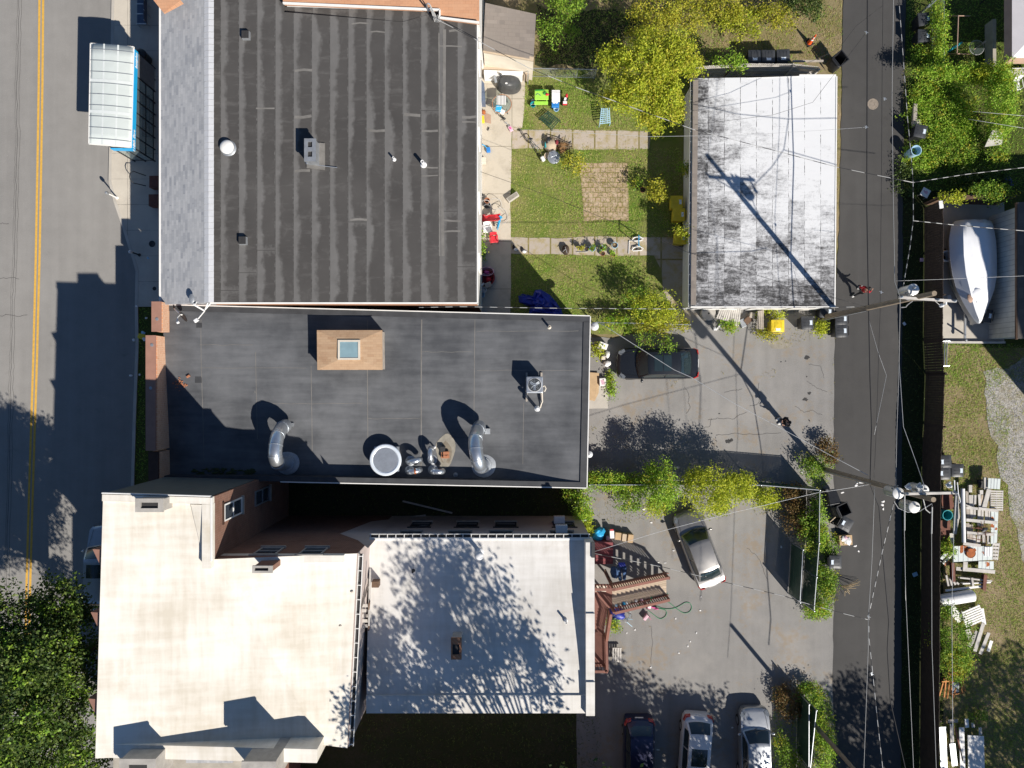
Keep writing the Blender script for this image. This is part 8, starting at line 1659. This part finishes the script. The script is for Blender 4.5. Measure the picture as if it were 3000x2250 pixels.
a, b = W('S', 1025,1302,.4), W('S', 1272,1262,.4); t = thing('white_tank', 'white cylindrical tank lying against the brown fence', 'tank', tuple(a.lerp(b, .5))[:2] + (0,)); MB().tube([a - (b - a) * .0, a, b, b + (b - a).normalized() * .08],[.3,.36,.36,.26],22).build('tank', MT['white_plastic'], t, True); MB().tube([a.lerp(b, .35), a.lerp(b, .352)],.372,20).build('strap', MT['cream_paint'], t)
pallet('white slatted shutter lying on the white boards', 'S', [(1195,1385),(1225,1508),(1370,1445),(1325,1330)],.5, 'white_paint', 7, 'shutters'); pass
for i, (a, b, w_, z, m_, lb) in enumerate((((1110,1355),(1190,1450),.5,.3, 'white_paint', 'broad white panel beside the slatted shutter'),((1340,1360),(1360,1480),.25,.35, 'white_paint', 'white panel beneath the slatted shutter'),((1235,1515),(1262,1590),.3,.3, 'grey_wood', 'short grey board below the shutter'),((1310,1530),(1245,1650),.26,.35, 'stone', 'wide grey plank slanting below the shutter'),((1355,1470),(1290,1680),.22,.4, 'grey_wood', 'long pale plank, second from the grass'),((1395,1540),(1330,1700),.2,.35, 'grey_wood', 'long pale plank nearest the grass'),((1415,1600),(1390,1680),.2,.25, 'white_paint', 'short white plank at the lower end of the pile'))): m = MB(); board(m, 'S', a, b, w_, z, .05); tag(m.build('plank', MT[m_]), lb, 'plank', 'planks below the shutter')
for i, (x, y, w_, d_, r_, m_, lb) in enumerate(((1060,960,.2,.9,-.7, 'dull_metal', 'grey sheet scrap against the fence below the green barrel'),(1090,985,.1,.9,-.75, 'white_paint', 'white trim scrap against the fence below the green barrel'),(1080,1022,.36,.24,.2, 'terracotta', 'red brick rubble by the fence'),(1345,425,.5,.5,.1, 'dark_metal', 'dark crate at the top of the lumber yard'))): junk('scrap', lb, 'scrap', 'S', x, y, .2,(w_, d_, .14), r_, m_, .01, 'scrap in the lumber yard')
t = thing('old_carpet', 'rolled reddish-brown carpet lying in the fence shade', 'carpet', tuple(W('X', 250,650,0))); MB().beam(W('X', 245,560,.15), W('X', 270,770,.15),.7,.12).build('carpet', MT['rusty_steel'], t)
t = thing('old_carpet', 'brown mat lying below the green barrel in the fence shade', 'carpet', tuple(W('X', 230,1050,0))); MB().beam(W('X', 230,920,.12), W('X', 232,1180,.12),.6,.08).build('carpet', MT['rusty_steel'], t)
# orange chair frames
t = thing('orange_frame_stack', 'stack of orange wooden chair frames against the brown fence', 'chair frames', tuple(W('T', 1220,990,0)))
for (a, b) in (((1150,935),(1110,1075)),((1165,940),(1150,1085)),((1195,950),(1175,1095)),((1215,955),(1205,1060)),((1245,1010),(1222,1095)),((1300,955),(1320,1035)),((1280,960),(1300,1060)),((1200,960),(1310,955)),((1210,1065),(1310,1050)),((1130,960),(1200,955)),((1225,850),(1235,940)),((1250,840),(1255,940)),((1275,840),(1280,940)),((1200,900),(1300,895)),((1185,830),(1190,900)),((1290,880),(1310,950))): MB().beam(W('T', *a, .5 + U(-.1,.2)), W('T', *b, .4 + U(-.1,.2)),.07,.06).build('frame_bar', MT['orange_wood'], t)
MB().beam(W('T', 1245,960,.35), W('T', 1240,1050,.35),.4,.04).build('seat_board', MT['dull_metal'], t)
# bottom right stack
t = thing('blue_tarp_board', 'pale blue-white door slab lying at the bottom of the lumber yard', 'door', tuple(W('T', 1410,1530,0))); q = WL('T', [(1340,1392),(1470,1400),(1478,1720),(1345,1720)],.5); MB().sheet(q).build('slab', MT['white_paint'], t, solid=.05)
for x, y in ((1382,1425),(1430,1425),(1382,1560),(1430,1560)): c = W('T', x, y, .53); MB().box(tuple(c),(.22,.24 if y < 1500 else .7,.012)).build('door_panel', MT['pale_siding'], t, bevel=.004)
t.name = 'old_door'
for a, b, w_, z, m_, lb in (((1135,1325),(1150,1720),.4,.4, 'galvanized', 'long pale metal trough along the brown fence'),((1290,1330),(1300,1700),.3,.45, 'white_paint', 'white plank between the trough and the door slab'),((1210,1300),(1215,1480),.22,.3, 'grey_wood', 'grey plank between the trough and the white plank'),((1215,1460),(1235,1640),.34,.35, 'galvanized', 'small pale sheet at the bottom of the lumber yard'),((1330,1260),(1335,1330),.22,.4, 'white_paint', 'short white board at the head of the bottom stack'),((1380,1290),(1385,1330),.18,.4, 'grey_wood', 'short grey board at the head of the bottom stack'),((1440,1330),(1445,1390),.18,.4, 'grey_wood', 'grey board end above the door slab'),((1180,1280),(1260,1275),.2,.35, 'old_wood', 'brown board across the head of the bottom stack'),((1240,1330),(1300,1600),.08,.45, 'rusty_steel', 'thin brown batten slanting across the bottom stack')): m = MB(); m.beam(W('T', *a, z), W('T', *b, z), w_, .06); tag(m.build('plank', MT[m_]), lb, 'plank', 'planks at the bottom of the lumber yard')
# ---------------------------------------------------------------- trees, shrubs, vines, grass
NR = np.random.default_rng(11)
def raw(name, V, nq, mat, parent=None, loc=(0,0,0)):
    me = bpy.data.meshes.new(name); nf = len(V) // nq; V = (V - np.array(loc)).astype(np.float32)
    me.vertices.add(len(V)); me.vertices.foreach_set('co', V.ravel()); me.loops.add(len(V)); me.loops.foreach_set('vertex_index', np.arange(len(V), dtype=np.int32))
    me.polygons.add(nf); me.polygons.foreach_set('loop_start', np.arange(0, len(V), nq, dtype=np.int32)); me.polygons.foreach_set('loop_total', np.full(nf, nq, dtype=np.int32))
    me.materials.append(MT[mat]); me.update(calc_edges=True); o = bpy.data.objects.new(name, me); COL.objects.link(o)
    if parent is not None: o.parent = parent
    return o
def leafV(C, size, up=.7, asp=.55):
    n = len(C); N_ = NR.normal(size=(n, 3)); N_ /= np.linalg.norm(N_, axis=1)[:, None]; N_[:, 2] += up; N_ /= np.linalg.norm(N_, axis=1)[:, None]
    T_ = np.cross(N_, NR.normal(size=(n, 3))); T_ /= np.linalg.norm(T_, axis=1)[:, None]; B_ = np.cross(N_, T_); s = (size * NR.uniform(.6,1.35, n))[:, None]
    return np.stack([C - T_ * s * .5, C + B_ * s * asp * .5 + N_ * s * .12, C + T_ * s * .5, C - B_ * s * asp * .5 + N_ * s * .12],1).reshape(-1,3)
def clumps(blobs, n, per, spread, low=.0):
    w = np.array([b[1][0] * b[1][1] for b in blobs]); w = w / w.sum(); out = []; cc = []
    for b, k in zip(blobs, np.maximum(1,(w * n).astype(int))):
        d = NR.normal(size=(k, 3)); d /= np.linalg.norm(d, axis=1)[:, None]; d[:, 2] = np.where(d[:, 2] < -.35,-d[:, 2], d[:, 2]); r = NR.uniform(.25,1.0, k)[:, None] ** .6
        c = np.array(b[0]) + d * r * np.array(b[1]) * NR.uniform(.85,1.18,(k, 1)); c[:, 2] = np.maximum(c[:, 2], low + .05); cc.append(c)
        q = np.repeat(c, per, 0) + NR.normal(size=(k * per, 3)) * spread * np.array([1,1,.6]); out.append(q)
    L = np.concatenate(out); L[:, 2] = np.maximum(L[:, 2], low + .03); return L, np.concatenate(cc)
def plant(name, label, cat, base, blobs, n, per, size, mat, spread=.2, trunk=.0, limbs=10, group=None, mat2=None, f2=.3, up=.7, asp=.55, low=0.0, wood='bark'):
    """a crown of leaf clumps on a tapered stem with limbs; blobs = [(centre, radii)]"""
    t = thing(name, label, cat, base, group); L, cc = clumps(blobs, n, per, spread, low)
    if mat2:
        k = np.repeat(NR.uniform(size=len(cc)) < f2, per)[:len(L)]
        raw('crown', leafV(L[~k], size, up, asp),4, mat, t, base); raw('crown', leafV(L[k], size, up, asp),4, mat2, t, base)
    else: raw('crown', leafV(L, size, up, asp),4, mat, t, base)
    m = MB(); b = Vector(base); zc = np.mean([q[0][2] for q in blobs]); r0 = trunk or .02
    if trunk: mid = Vector((b.x + .08, b.y - .05, b.z + (zc - b.z) * .55)); m.tube([b, mid],[trunk * 1.2, trunk * .8],9)
    else: mid = b + Vector((0,0,.05))
    for i in range(limbs):
        e = Vector(cc[int(NR.integers(len(cc)))]); q = mid.lerp(e, .5) + Vector((U(-.15,.15), U(-.15,.15), U(.05,.35) * (zc - b.z) * .3)); m.tube([mid, q, e],[r0 * .5, r0 * .3, max(.006, r0 * .08)],5)
    if m.v: m.build('trunk' if trunk else 'stem', MT[wood], t, True)
    return t
def B(v, x, y, z, rx, ry, rz): return (tuple(W(v, x, y, z)),(rx, ry, rz))
# trees seen in the photo
TG = 'trees of the gardens'
plant('garden_tree', 'large yellow-green tree with drooping twigs in the middle of the lawn garden', 'tree', tuple(W('C', 1250,560,0)),[B('C', 1180,440,4.9,1.6,1.5,1.1), B('C', 1000,400,4.5,1.0,.9,.8), B('C', 1380,400,4.8,1.3,1.1,.9), B('C', 1100,620,4.3,1.2,1.0,.9), B('C', 1320,620,4.2,1.1,1.2,.9), B('C', 1210,770,3.3,.8,.7,.7), B('C', 1010,620,3.7,.9,.6,.6), B('C', 1390,720,3.3,.5,.7,.6), B('C', 1500,440,4.1,.7,.6,.5), B('C', 1280,840,2.9,.3,.4,.4), B('C', 1200,270,4.5,.9,.7,.6)],680,32,.13, 'leaf_yellow', .15,.14,60, TG, 'leaf_gold', .25)
plant('street_tree', 'big dark green street tree at the lower left with yellow turning patches', 'tree', (-24.6,-15.4,0),[B('M', 60,820,8.5,3.0,1.8,1.6), B('M', 360,720,7.6,1.5,1.3,1.3), B('M', 430,860,7.5,1.4,1.6,1.4), B('M', 180,1050,9.8,2.4,1.8,1.5), B('M', 450,1150,8.0,1.3,1.6,1.4), B('M', 120,1350,10.0,2.4,2.2,1.6), B('M', 420,1420,8.5,1.5,1.5,1.4), B('M', 250,1580,9.0,2.0,1.6,1.5), B('M', 520,1640,7.5,.9,1.0,1.0), B('M', -200,1250,9.0,2.2,3.4,1.8), B('M', 20,1700,9,2.4,1.8,1.5)],2000,30,.17, 'leaf_dark', .22,.24,70, TG, 'leaf_green', .22)
NT_ = [('C', 640,190,2.4,1.2,1.1,.7, 'leaf_green', 55, 'thin green sapling in the shade right of the taupe shed'),('C', 690,20,2.6,1.1,.7,.8, 'leaf_green', 70, 'green tree at the top edge right of the taupe shed'),('C', 1260,90,1.6,1.5,1.1,.7, 'leaf_gold', 90, 'yellow bush at the top edge above the garden tree'),('C', 1240,230,2.0,1.3,.8,.6, 'leaf_gold', 75, 'golden bush touching the top of the garden tree'),
       ('E', 150,110,1.2,1.3,1.2,.6, 'leaf_gold', 80, 'yellow bush at the top edge left of the marked bins'),('E', 430,60,1.2,1.6,.9,.6, 'leaf_gold', 90, 'yellow bush at the top edge above the picket fence'),('E', 560,190,.8,1.3,.9,.5, 'leaf_yellow', 65, 'low yellow-green bush just above the wheeled bins'),('E', 800,110,.9,1.3,.8,.5, 'leaf_gold', 75, 'yellow bush left of the traffic cone'),('E', 1050,40,1.3,1.0,.8,.7, 'leaf_dark', 80, 'dark green bush at the top edge above the traffic cone'),('E', 90,320,2.2,1.0,.7,.5, 'leaf_yellow', 60, 'yellow-green shrub between the garden tree and the picket fence'),('E', 500,460,2.2,.9,.45,.35, 'leaf_bright', 34, 'bright green branchy shrub over the grey picket fence')]
for v, x, y, z, rx, ry, rz, m_, n, lb in NT_: c = W(v, x, y, z); plant('shrub', lb, 'shrub', (c.x + .1, c.y, 0),[((c.x, c.y, z),(rx, ry, rz)),((c.x + rx * .5, c.y - ry * .3, z - .2),(rx * .6, ry * .6, rz * .6)),((c.x - rx * .6, c.y + ry * .2, z - .3),(rx * .55, ry * .6, rz * .5))], n, 24,.12, m_, .17,.04,14, 'shrubs of the gardens', wood='twig')
SH = [('C', 740,1060,.7,.8,.7,.5, 'leaf_gold', 26, 'small yellowish bush on the lawn by the metal basin'),('C', 1270,1240,.9,.65,.75,.5, 'leaf_gold', 42, 'golden leafy bush beside the single clay pot'),('C', 1140,1190,.5,.5,.5,.3, 'leaf_green', 10, 'thin green plant left of the single clay pot'),('C', 1455,1510,2.0,.65,.5,.4, 'leaf_yellow', 26, 'yellow-green bush leaning over the third yellow bin'),('C', 1445,1095,1.2,.35,.35,.4, 'leaf_green', 16, 'green weed against the garage wall'),('K', 135,530,.9,.35,.9,.6, 'leaf_green', 36, 'green plant against the long building wall in the shade'),
      ('K', 1350,960,1.6,1.5,1.1,.9, 'leaf_yellow', 95, 'twiggy yellow-green shrub between lawn and upper lot'),('K', 1220,900,1.5,.9,.9,.6, 'leaf_green', 34, 'sparse green shrub at the lower edge of the lawn'),('K', 1090,1060,.9,1.1,.5,.5, 'leaf_bright', 55, 'bright vines on the lawn fence near the black roof corner'),('K', 1340,1080,1.0,1.3,.45,.5, 'leaf_gold', 60, 'yellow vines on the lawn fence behind the black sedan'),('K', 1530,1060,.8,.6,.45,.4, 'leaf_gold', 24, 'yellow weeds where the lawn fence meets the garage path'),('K', 1280,1180,1.9,.55,.45,.25, 'leaf_green', 12, 'green sprig hanging over the roof of the black sedan'),('K', 1440,1210,1.9,.45,.6,.25, 'leaf_green', 13, 'green sprig hanging over the rear of the black sedan'),
      ('Q', 520,1270,2.1,1.0,1.5,1.3, 'leaf_bright', 230, 'bright green tall bush between the lots, nearest the vines'),('Q', 480,1400,1.2,.6,.7,.6, 'leaf_yellow', 40, 'yellow-green lower part of the bush above the slanted sedan'),('Q', 830,1300,2.4,1.5,1.5,1.3, 'leaf_yellow', 300, 'golden yellow tree-like bush above the slanted grey sedan'),('Q', 1020,1270,2.0,1.0,.9,1.0, 'leaf_yellow', 130, 'yellow-green bush at the end of the golden one'),('Q', 310,1350,.8,.9,.7,.6, 'leaf_green', 75, 'dark spiky green plant on the lower lot edge'),('Q', 1200,1340,.6,1.0,.7,.6, 'leaf_yellow', 85, 'low yellow weeds along the slatted fence'),('Q', 1380,1310,.6,.7,.5,.4, 'leaf_rust', 36, 'low rusty-brown bush near the fence corner'),
      ('Q', 130,1240,1.4,1.6,.5,.5, 'leaf_bright', 170, 'bright vines along the fence beside the black roof corner'),('Q', 350,1245,1.2,1.1,.5,.5, 'leaf_bright', 90, 'bright vines on the fence left of the tall green bush'),('O', 1200,900,.9,.55,1.1,.7, 'leaf_bright', 90, 'bright vines hanging at the mouth of the dark gangway'),('O', 1110,820,.6,.5,.6,.5, 'leaf_green', 26, 'green vine in the shade at the mouth of the gangway'),('O', 1230,1060,.5,.3,.6,.4, 'leaf_yellow', 28, 'yellowish vine beside the blue sack'),
      ('R', 1180,300,.7,.9,1.4,.6, 'leaf_rust', 110, 'rusty red-brown thicket inside the fence corner'),('R', 1230,390,1.0,.5,1.6,.7, 'leaf_green', 75, 'green vine thicket on the alley fence'),('R', 1290,330,1.3,.35,1.6,.6, 'leaf_bright', 70, 'bright vines on the outer side of the alley fence'),('R', 1320,640,.5,.6,1.3,.5, 'leaf_green', 95, 'green weeds outside the alley fence'),('R', 1280,800,.5,.8,.5,.4, 'leaf_bright', 60, 'bright green weeds at the end of the alley fence'),('R', 1130,1300,.5,1.0,1.3,.5, 'leaf_rust', 75, 'brownish thicket beside the silver sedan'),('R', 1240,1260,.5,.8,.7,.4, 'leaf_green', 65, 'green weeds at the top of the lower fence'),('R', 1320,1500,.4,.6,2.2,.35, 'leaf_bright', 95, 'bright weeds along the lower alley edge'),('R', 1120,1580,.6,.9,1.4,.5, 'leaf_green', 60, 'green weeds right of the silver sedan at the bottom edge'),
      ('S', 90,290,.6,.9,.65,.45, 'leaf_green', 52, 'green weeds around the foot of the second pole'),('S', 195,180,.5,.6,.8,.4, 'leaf_rust', 44, 'rust-coloured weeds where the pole shadow begins'),('S', 200,880,.5,.5,.7,.4, 'leaf_green', 40, 'green weeds between the alley bins'),('S', 1080,910,.5,.5,.5,.4, 'leaf_bright', 26, 'leafy weed against the brown fence by the lumber'),('S', 1060,1370,.5,.6,.6,.4, 'leaf_green', 26, 'green weed behind the white tank'),('T', 1210,680,1.0,1.3,2.4,.8, 'leaf_green', 190, 'green bush with yellow edges against the brown fence'),('T', 1260,790,.7,.8,.8,.5, 'leaf_gold', 44, 'yellow weeds above the orange frames'),('T', 1430,1250,.4,.4,.4,.3, 'leaf_green', 14, 'green weed at the head of the bottom stack'),
      ('Q', 1550,250,.5,.45,.45,.4, 'leaf_yellow', 34, 'yellow-green tuft beside the black bin under the pole'),('Q', 960,235,.35,.4,.35,.3, 'leaf_bright', 24, 'green tuft in front of the grey pallets'),('Q', 1240,150,.35,.9,.5,.25, 'leaf_yellow', 30, 'weeds between the garage end and the yellow bin'),('Q', 1220,280,.25,.8,.3,.2, 'leaf_gold', 22, 'dry weeds in front of the yellow bin'),('U', 255,1170,.5,.35,.45,.4, 'leaf_bright', 22, 'green weed below the stair railing'),('K', 940,1250,.4,.35,.4,.3, 'leaf_yellow', 16, 'weeds in the rubbish by the black sedan'),('K', 1040,1490,.2,.2,.9,.2, 'leaf_bright', 26, 'line of weeds along the doorstep slab'),
      ('F', 965,290,1.1,.45,2.6,.6, 'leaf_bright', 150, 'bright vine column on the chain link fence below the swing seat'),('F', 860,440,.6,.8,.7,.4, 'leaf_green', 50, 'dark green weeds below the two bins'),('F', 1120,600,1.6,2.6,.45,.5, 'leaf_bright', 190, 'bright vine ridge along the fence below the glass table'),('F', 1400,620,1.8,1.6,.7,.6, 'leaf_yellow', 130, 'yellow-green vine ridge towards the right edge'),('F', 1470,820,2.3,.8,2.3,1.0, 'leaf_bright', 270, 'tall vine mass at the right side of the yard'),('F', 1010,900,.4,2.2,2.2,.4, 'leaf_bright', 330, 'low carpet of vines beside the alley'),('F', 1050,1170,.4,1.9,1.5,.35, 'leaf_green', 190, 'low green vines around the pale blue barrel'),('F', 820,1280,.3,1.0,.8,.3, 'leaf_bright', 70, 'bright vines at the alley edge below the barrel'),('F', 1440,1150,.7,.7,1.6,.5, 'leaf_green', 80, 'shaded vines by the tilted grey boards'),('F', 1350,1480,.7,1.9,.9,.5, 'leaf_dark', 150, 'dark shaded bushes above the boat pad'),('G', 1400,180,1.9,1.3,.5,.4, 'leaf_green', 85, 'vines over the fence above the boat'),('G', 1080,215,1.85,.7,.25,.2, 'leaf_yellow', 28, 'yellowish vine on the board fence above the boat'),('F', 720,1450,.2,.9,1.2,.2, 'leaf_dark', 60, 'dark low plants beside the white folding chair')]
for v, x, y, z, rx, ry, rz, m_, n, lb in SH:
    c = W(v, x, y, z); vine = 'vine' in lb
    plant('vine_thicket' if vine else 'shrub', lb, 'vine' if vine else 'shrub', (c.x, c.y, 0),[((c.x, c.y, z),(rx, ry, rz)),((c.x + rx * .45, c.y - ry * .45, z * .8),(rx * .5, ry * .5, rz * .7)),((c.x - rx * .5, c.y + ry * .4, z * .85),(rx * .5, ry * .5, rz * .7))], int(n * 1.1),22,.115, m_, .15,.025 if not vine else 0,8, 'vines and weeds' if vine or 'weed' in lb else 'shrubs around the lots', 'leaf_gold' if m_ in ('leaf_green', 'leaf_bright') else None, .12, wood='twig')
for p, (t, c) in zip(POTS, POTC):
    if p[6] and p[6] != 'dead_stalk': L, cc = clumps([((c.x, c.y, c.z + .12),(.22,.22,.16))],7,12,.06); raw('foliage', leafV(L, .11),4, p[6], t, tuple(t.location))
    elif p[6]: 
        m = MB()
        for k in range(8): a = U(0,6.3); m.tube([(c.x, c.y, c.z - .05),(c.x + math.cos(a) * .12, c.y + math.sin(a) * .12, c.z + .25),(c.x + math.cos(a) * .35, c.y + math.sin(a) * .35, c.z + .1)],.01,4)
        m.build('stalks', MT['dead_stalk'], t)
m = MB()
for k in range(14): a = U(-1.2,.4); p = W('S', 285,1190,.3); m.tube([p, p + Vector((math.cos(a) * .4, math.sin(a) * .3, U(.1,.3))), p + Vector((math.cos(a) * U(.7,1.4), math.sin(a) * U(.5,.9),-.2))],.012,4)
tag(m.build('dead_branch', MT['dead_stalk']), 'dry straw-coloured branch sticking into the lower alley', 'branch')
# boards fallen in the vines
q = WL('F', [(1340,1190),(1400,1060),(1490,1035),(1480,1170)],1.2); tag(MB().sheet(q).build('board_panel_screen', MT['grey_wood'], solid=.04), 'tilted grey board screen among the vines at the right', 'screen').name = 'board_screen'
# trees beyond the lower edge whose shade falls into view
for x, y, z, r, n, lb in ((3.6,-19.3,14.4,3.0,200, 'tall tree below the rear wing whose leaf shade dapples its roof'),(-1.6,-21.6,14.0,2.5,170, 'second tall tree below the rear wing, shading its lower roof'),(12.4,-28.0,8.0,2.9,240, 'leafy tree beyond the bottom edge shading the parked white car'),(17.6,-29.0,7.5,2.6,150, 'leafy tree beyond the bottom edge shading the silver sedan'),(8.3,-25.6,6.8,2.3,210, 'leafy tree beyond the bottom edge shading the blue car'),(28.2,-29.4,8,2.6,150, 'leafy tree beyond the bottom edge shading the lower alley'),(37.0,-28.6,8.2,3.6,230, 'leafy tree beyond the corner shading the lumber yard grass'),(-33.5,-13.5,9.5,3.0,200, 'street tree beyond the left edge shading the road'),(39.0,13.5,5.0,3.2,190, 'leafy tree beyond the right edge shading the vines')):
    plant('broadleaf_tree', lb, 'tree', (x, min(y, -24.8) if y < -18 else y, 0),[((x, y, z),(r, r, r * .9)),((x - r * .5, y - r * .4, z - r * .5),(r * .6, r * .6, r * .6)),((x + r * .6, y - r * .3, z - r * .3),(r * .6, r * .6, r * .6))], int(n * .85),44,.25, 'leaf_dark', .36,.2,25, 'trees beyond the frame')

def inpoly(P, poly):
    x, y = P[:, 0], P[:, 1]; r = np.zeros(len(P), bool); n = len(poly)
    for i in range(n):
        x1, y1, x2, y2 = poly[i][0], poly[i][1], poly[(i + 1) % n][0], poly[(i + 1) % n][1]
        if y1 != y2: r ^= ((y1 > y) != (y2 > y)) & (x < (x2 - x1) * (y - y1) / (y2 - y1) + x1)
    return r
def grass(label_kind, poly, dens, mat, h=.10, w=.028, z=0.0, patch=.5, hole=()):
    xs, ys_ = [p[0] for p in poly],[p[1] for p in poly]; A = (max(xs) - min(xs)) * (max(ys_) - min(ys_)); n = int(A * dens)
    P = np.stack([NR.uniform(min(xs), max(xs), n), NR.uniform(min(ys_), max(ys_), n)],1); k = inpoly(P, poly)
    for q in hole: k &= ~inpoly(P, q)
    f = np.sin(P[:, 0] * 2.1 + 1.3 * np.sin(P[:, 1] * 1.7)) + np.sin(P[:, 1] * 2.6 + 1.1 * np.sin(P[:, 0] * 1.3)) + .8 * np.sin(P[:, 0] * 5.3 + P[:, 1] * 4.1)
    k &= NR.uniform(-2.6,2.6, n) < f + 2.6 - patch * 2.6; P = P[k]; n = len(P); a = NR.uniform(0,6.283, n); hh = h * NR.uniform(.5,1.5, n); ln = hh * NR.uniform(.5,1.6, n)
    d = np.stack([np.cos(a), np.sin(a)],1); s = np.stack([-d[:, 1], d[:, 0]],1) * w * .5
    V = np.zeros((n, 3,3)); V[:, 0, :2] = P + s; V[:, 1, :2] = P - s; V[:, 2, :2] = P + d * ln[:, None]; V[:, :2,2] = z; V[:, 2,2] = z + hh * .8
    return tag(raw('grass', V.reshape(-1,3),3, mat), kind='stuff')
pav = WL('C', [(772,1060),(1082,1052),(1088,1432),(800,1436)])
for poly in (WL('C', [(412,475),(880,470),(1350,500),(1440,560),(1440,852),(396,846)]), WL('C', [(322,955),(1430,958),(1430,1542),(318,1545)]), WL('K', [(346,585),(1310,592),(1400,800),(1480,1010),(900,1010),(346,1010)])): grass('', poly, 230, 'grass_blade', .085,.03,-.012,.25,(pav,))
for poly in (WL('C', [(425,480),(880,470),(1350,500),(1440,560),(1440,838),(410,836)]), WL('C', [(600,972),(1430,970),(1430,1525),(600,1530)]), WL('K', [(346,585),(1310,592),(1400,800),(1480,1010),(346,1010)])): grass('', poly, 150, 'grass_green', .11,.03,-.012,.95,(pav,))
grass('', pav, 150, 'grass_dry', .07,.03,.004,.5); grass('', WL('C', [(600,840),(1220,848),(1222,965),(600,965)]),14, 'grass_dry', .07,.03,.006,.7)
grass('', WL('C', [(330,820),(420,820),(420,850),(330,850)]),120, 'grass_dry', .08,.03,0,.3)
grass('', WL('C', [(490,-60),(1700,-60),(1700,470),(880,440),(490,400)]),120, 'grass_green', .12,.035,-.03,.8); grass('', WL('C', [(490,-60),(1700,-60),(1700,470),(880,440),(490,400)]),120, 'grass_dry', .10,.035,-.03,.5)
grass('', WL('E', [(300,-100),(1325,-100),(1305,560),(1190,450),(300,440)]),170, 'grass_dry', .10,.03,-.03,.35); grass('', WL('E', [(300,-100),(1325,-100),(1305,560),(300,440)]),70, 'grass_green', .11,.03,-.03,1.0)
ver = WL('P', [(2655,-30),(3060,-30),(3060,560),(2660,560)]); grass('', ver, 130, 'grass_green', .10,.032,-.016,.4); grass('', WL('P', [(2642,560),(2735,560),(2735,2270),(2638,2270)]),60, 'leaf_dark', .10,.03,-.016,.3)  # second strip: dark leaf colour on the blades deepens the fence shade
yard = WL('P', [(2752,1012),(3060,1012),(3060,2270),(2745,2270)]); grv = WL('P', [(2910,1120),(2960,1230),(2945,1400),(2975,1520),(3000,1700),(3200,1900),(3200,1100)])
grass('', yard, 190, 'grass_blade', .10,.03,-.03,.45,(grv,)); grass('', yard, 120, 'grass_green', .11,.03,-.03,1.0,(grv,)); grass('', yard, 90, 'grass_dry', .10,.03,-.03,.7); grass('', WL('P', [(2764,1005),(2965,1005),(2930,1130),(2764,1140)]),170, 'grass_green', .11,.03,-.03,.3)
grass('', WL('L', [(885,460),(985,440),(945,640),(940,1000),(960,1570),(870,1570)]),120, 'grass_green', .10,.03,.06,.5)
for poly, d_ in ((WL('R', [(1195,1200),(1260,1180),(1340,1260),(1375,1400),(1382,1670),(1230,1670)]),200),(WL('R', [(1200,780),(1300,560),(1382,620),(1370,790),(1290,860),(1210,850)]),200),(WL('Q', [(1440,1130),(1560,1050),(1650,1040),(1655,1200),(1560,1290),(1470,1260)]),140),(WL('R', [(1040,1220),(1180,1260),(1180,1680),(1040,1680)]),90)): grass('', poly, d_, 'grass_green', .14,.035,0,.35); grass('', poly, d_ * .6, 'grass_dry', .13,.035,0,.4)
for v, poly, d_ in (('Q', [(180,545),(215,560),(200,680),(180,770),(170,690)],120),('Q', [(60,880),(120,885),(110,915),(50,905)],100),('Q', [(100,215),(710,225),(560,270),(240,250)],60),('Q', [(580,585),(640,580),(625,625),(585,635)],60),('Q', [(905,530),(945,525),(940,550),(905,550)],60),('Q', [(1100,545),(1280,510),(1275,570),(1180,560)],26),('Q', [(1150,240),(1500,250),(1490,330),(1350,380),(1170,300)],50),('R', [(70,290),(280,250),(310,340),(140,330)],60),('R', [(120,170),(480,210),(330,330),(120,250)],30),('R', [(930,200),(1080,210),(1080,300),(940,290)],60),('U', [(610,1120),(720,1160),(680,1215),(600,1180)],60),('Q', [(1620,700),(1650,200),(1645,990),(1625,1000)],20),('S', [(225,1150),(290,1180),(270,1300),(200,1320)],100),('E', [(1275,560),(1310,560),(1290,1659),(1268,1659)],70),('F', [(670,480),(720,500),(700,1000),(670,1000)],120),('M', [(670,1660),(1560,1640),(1560,1700),(670,1700)],10)): grass('', WL(v, poly), d_, 'grass_dry', .08,.03,.006,.4)
grass('', WL('P', [(1060,2085),(1760,2085),(1760,2260),(1060,2260)]),50, 'leaf_dark', .12,.04,-.01,.7)  # blades coloured dark to deepen the shade below the rear wing
grass('', WL('P', [(860,1420),(1720,1430),(1740,1520),(860,1500)]),40, 'leaf_dark', .12,.04,-.01,.7)  # gangway blades also coloured dark in place of shade
grass('', WL('P', [(2870,1060),(3010,1030),(3010,1720),(2930,1400)]),55, 'grass_blade', .09,.03,-.006,.75)
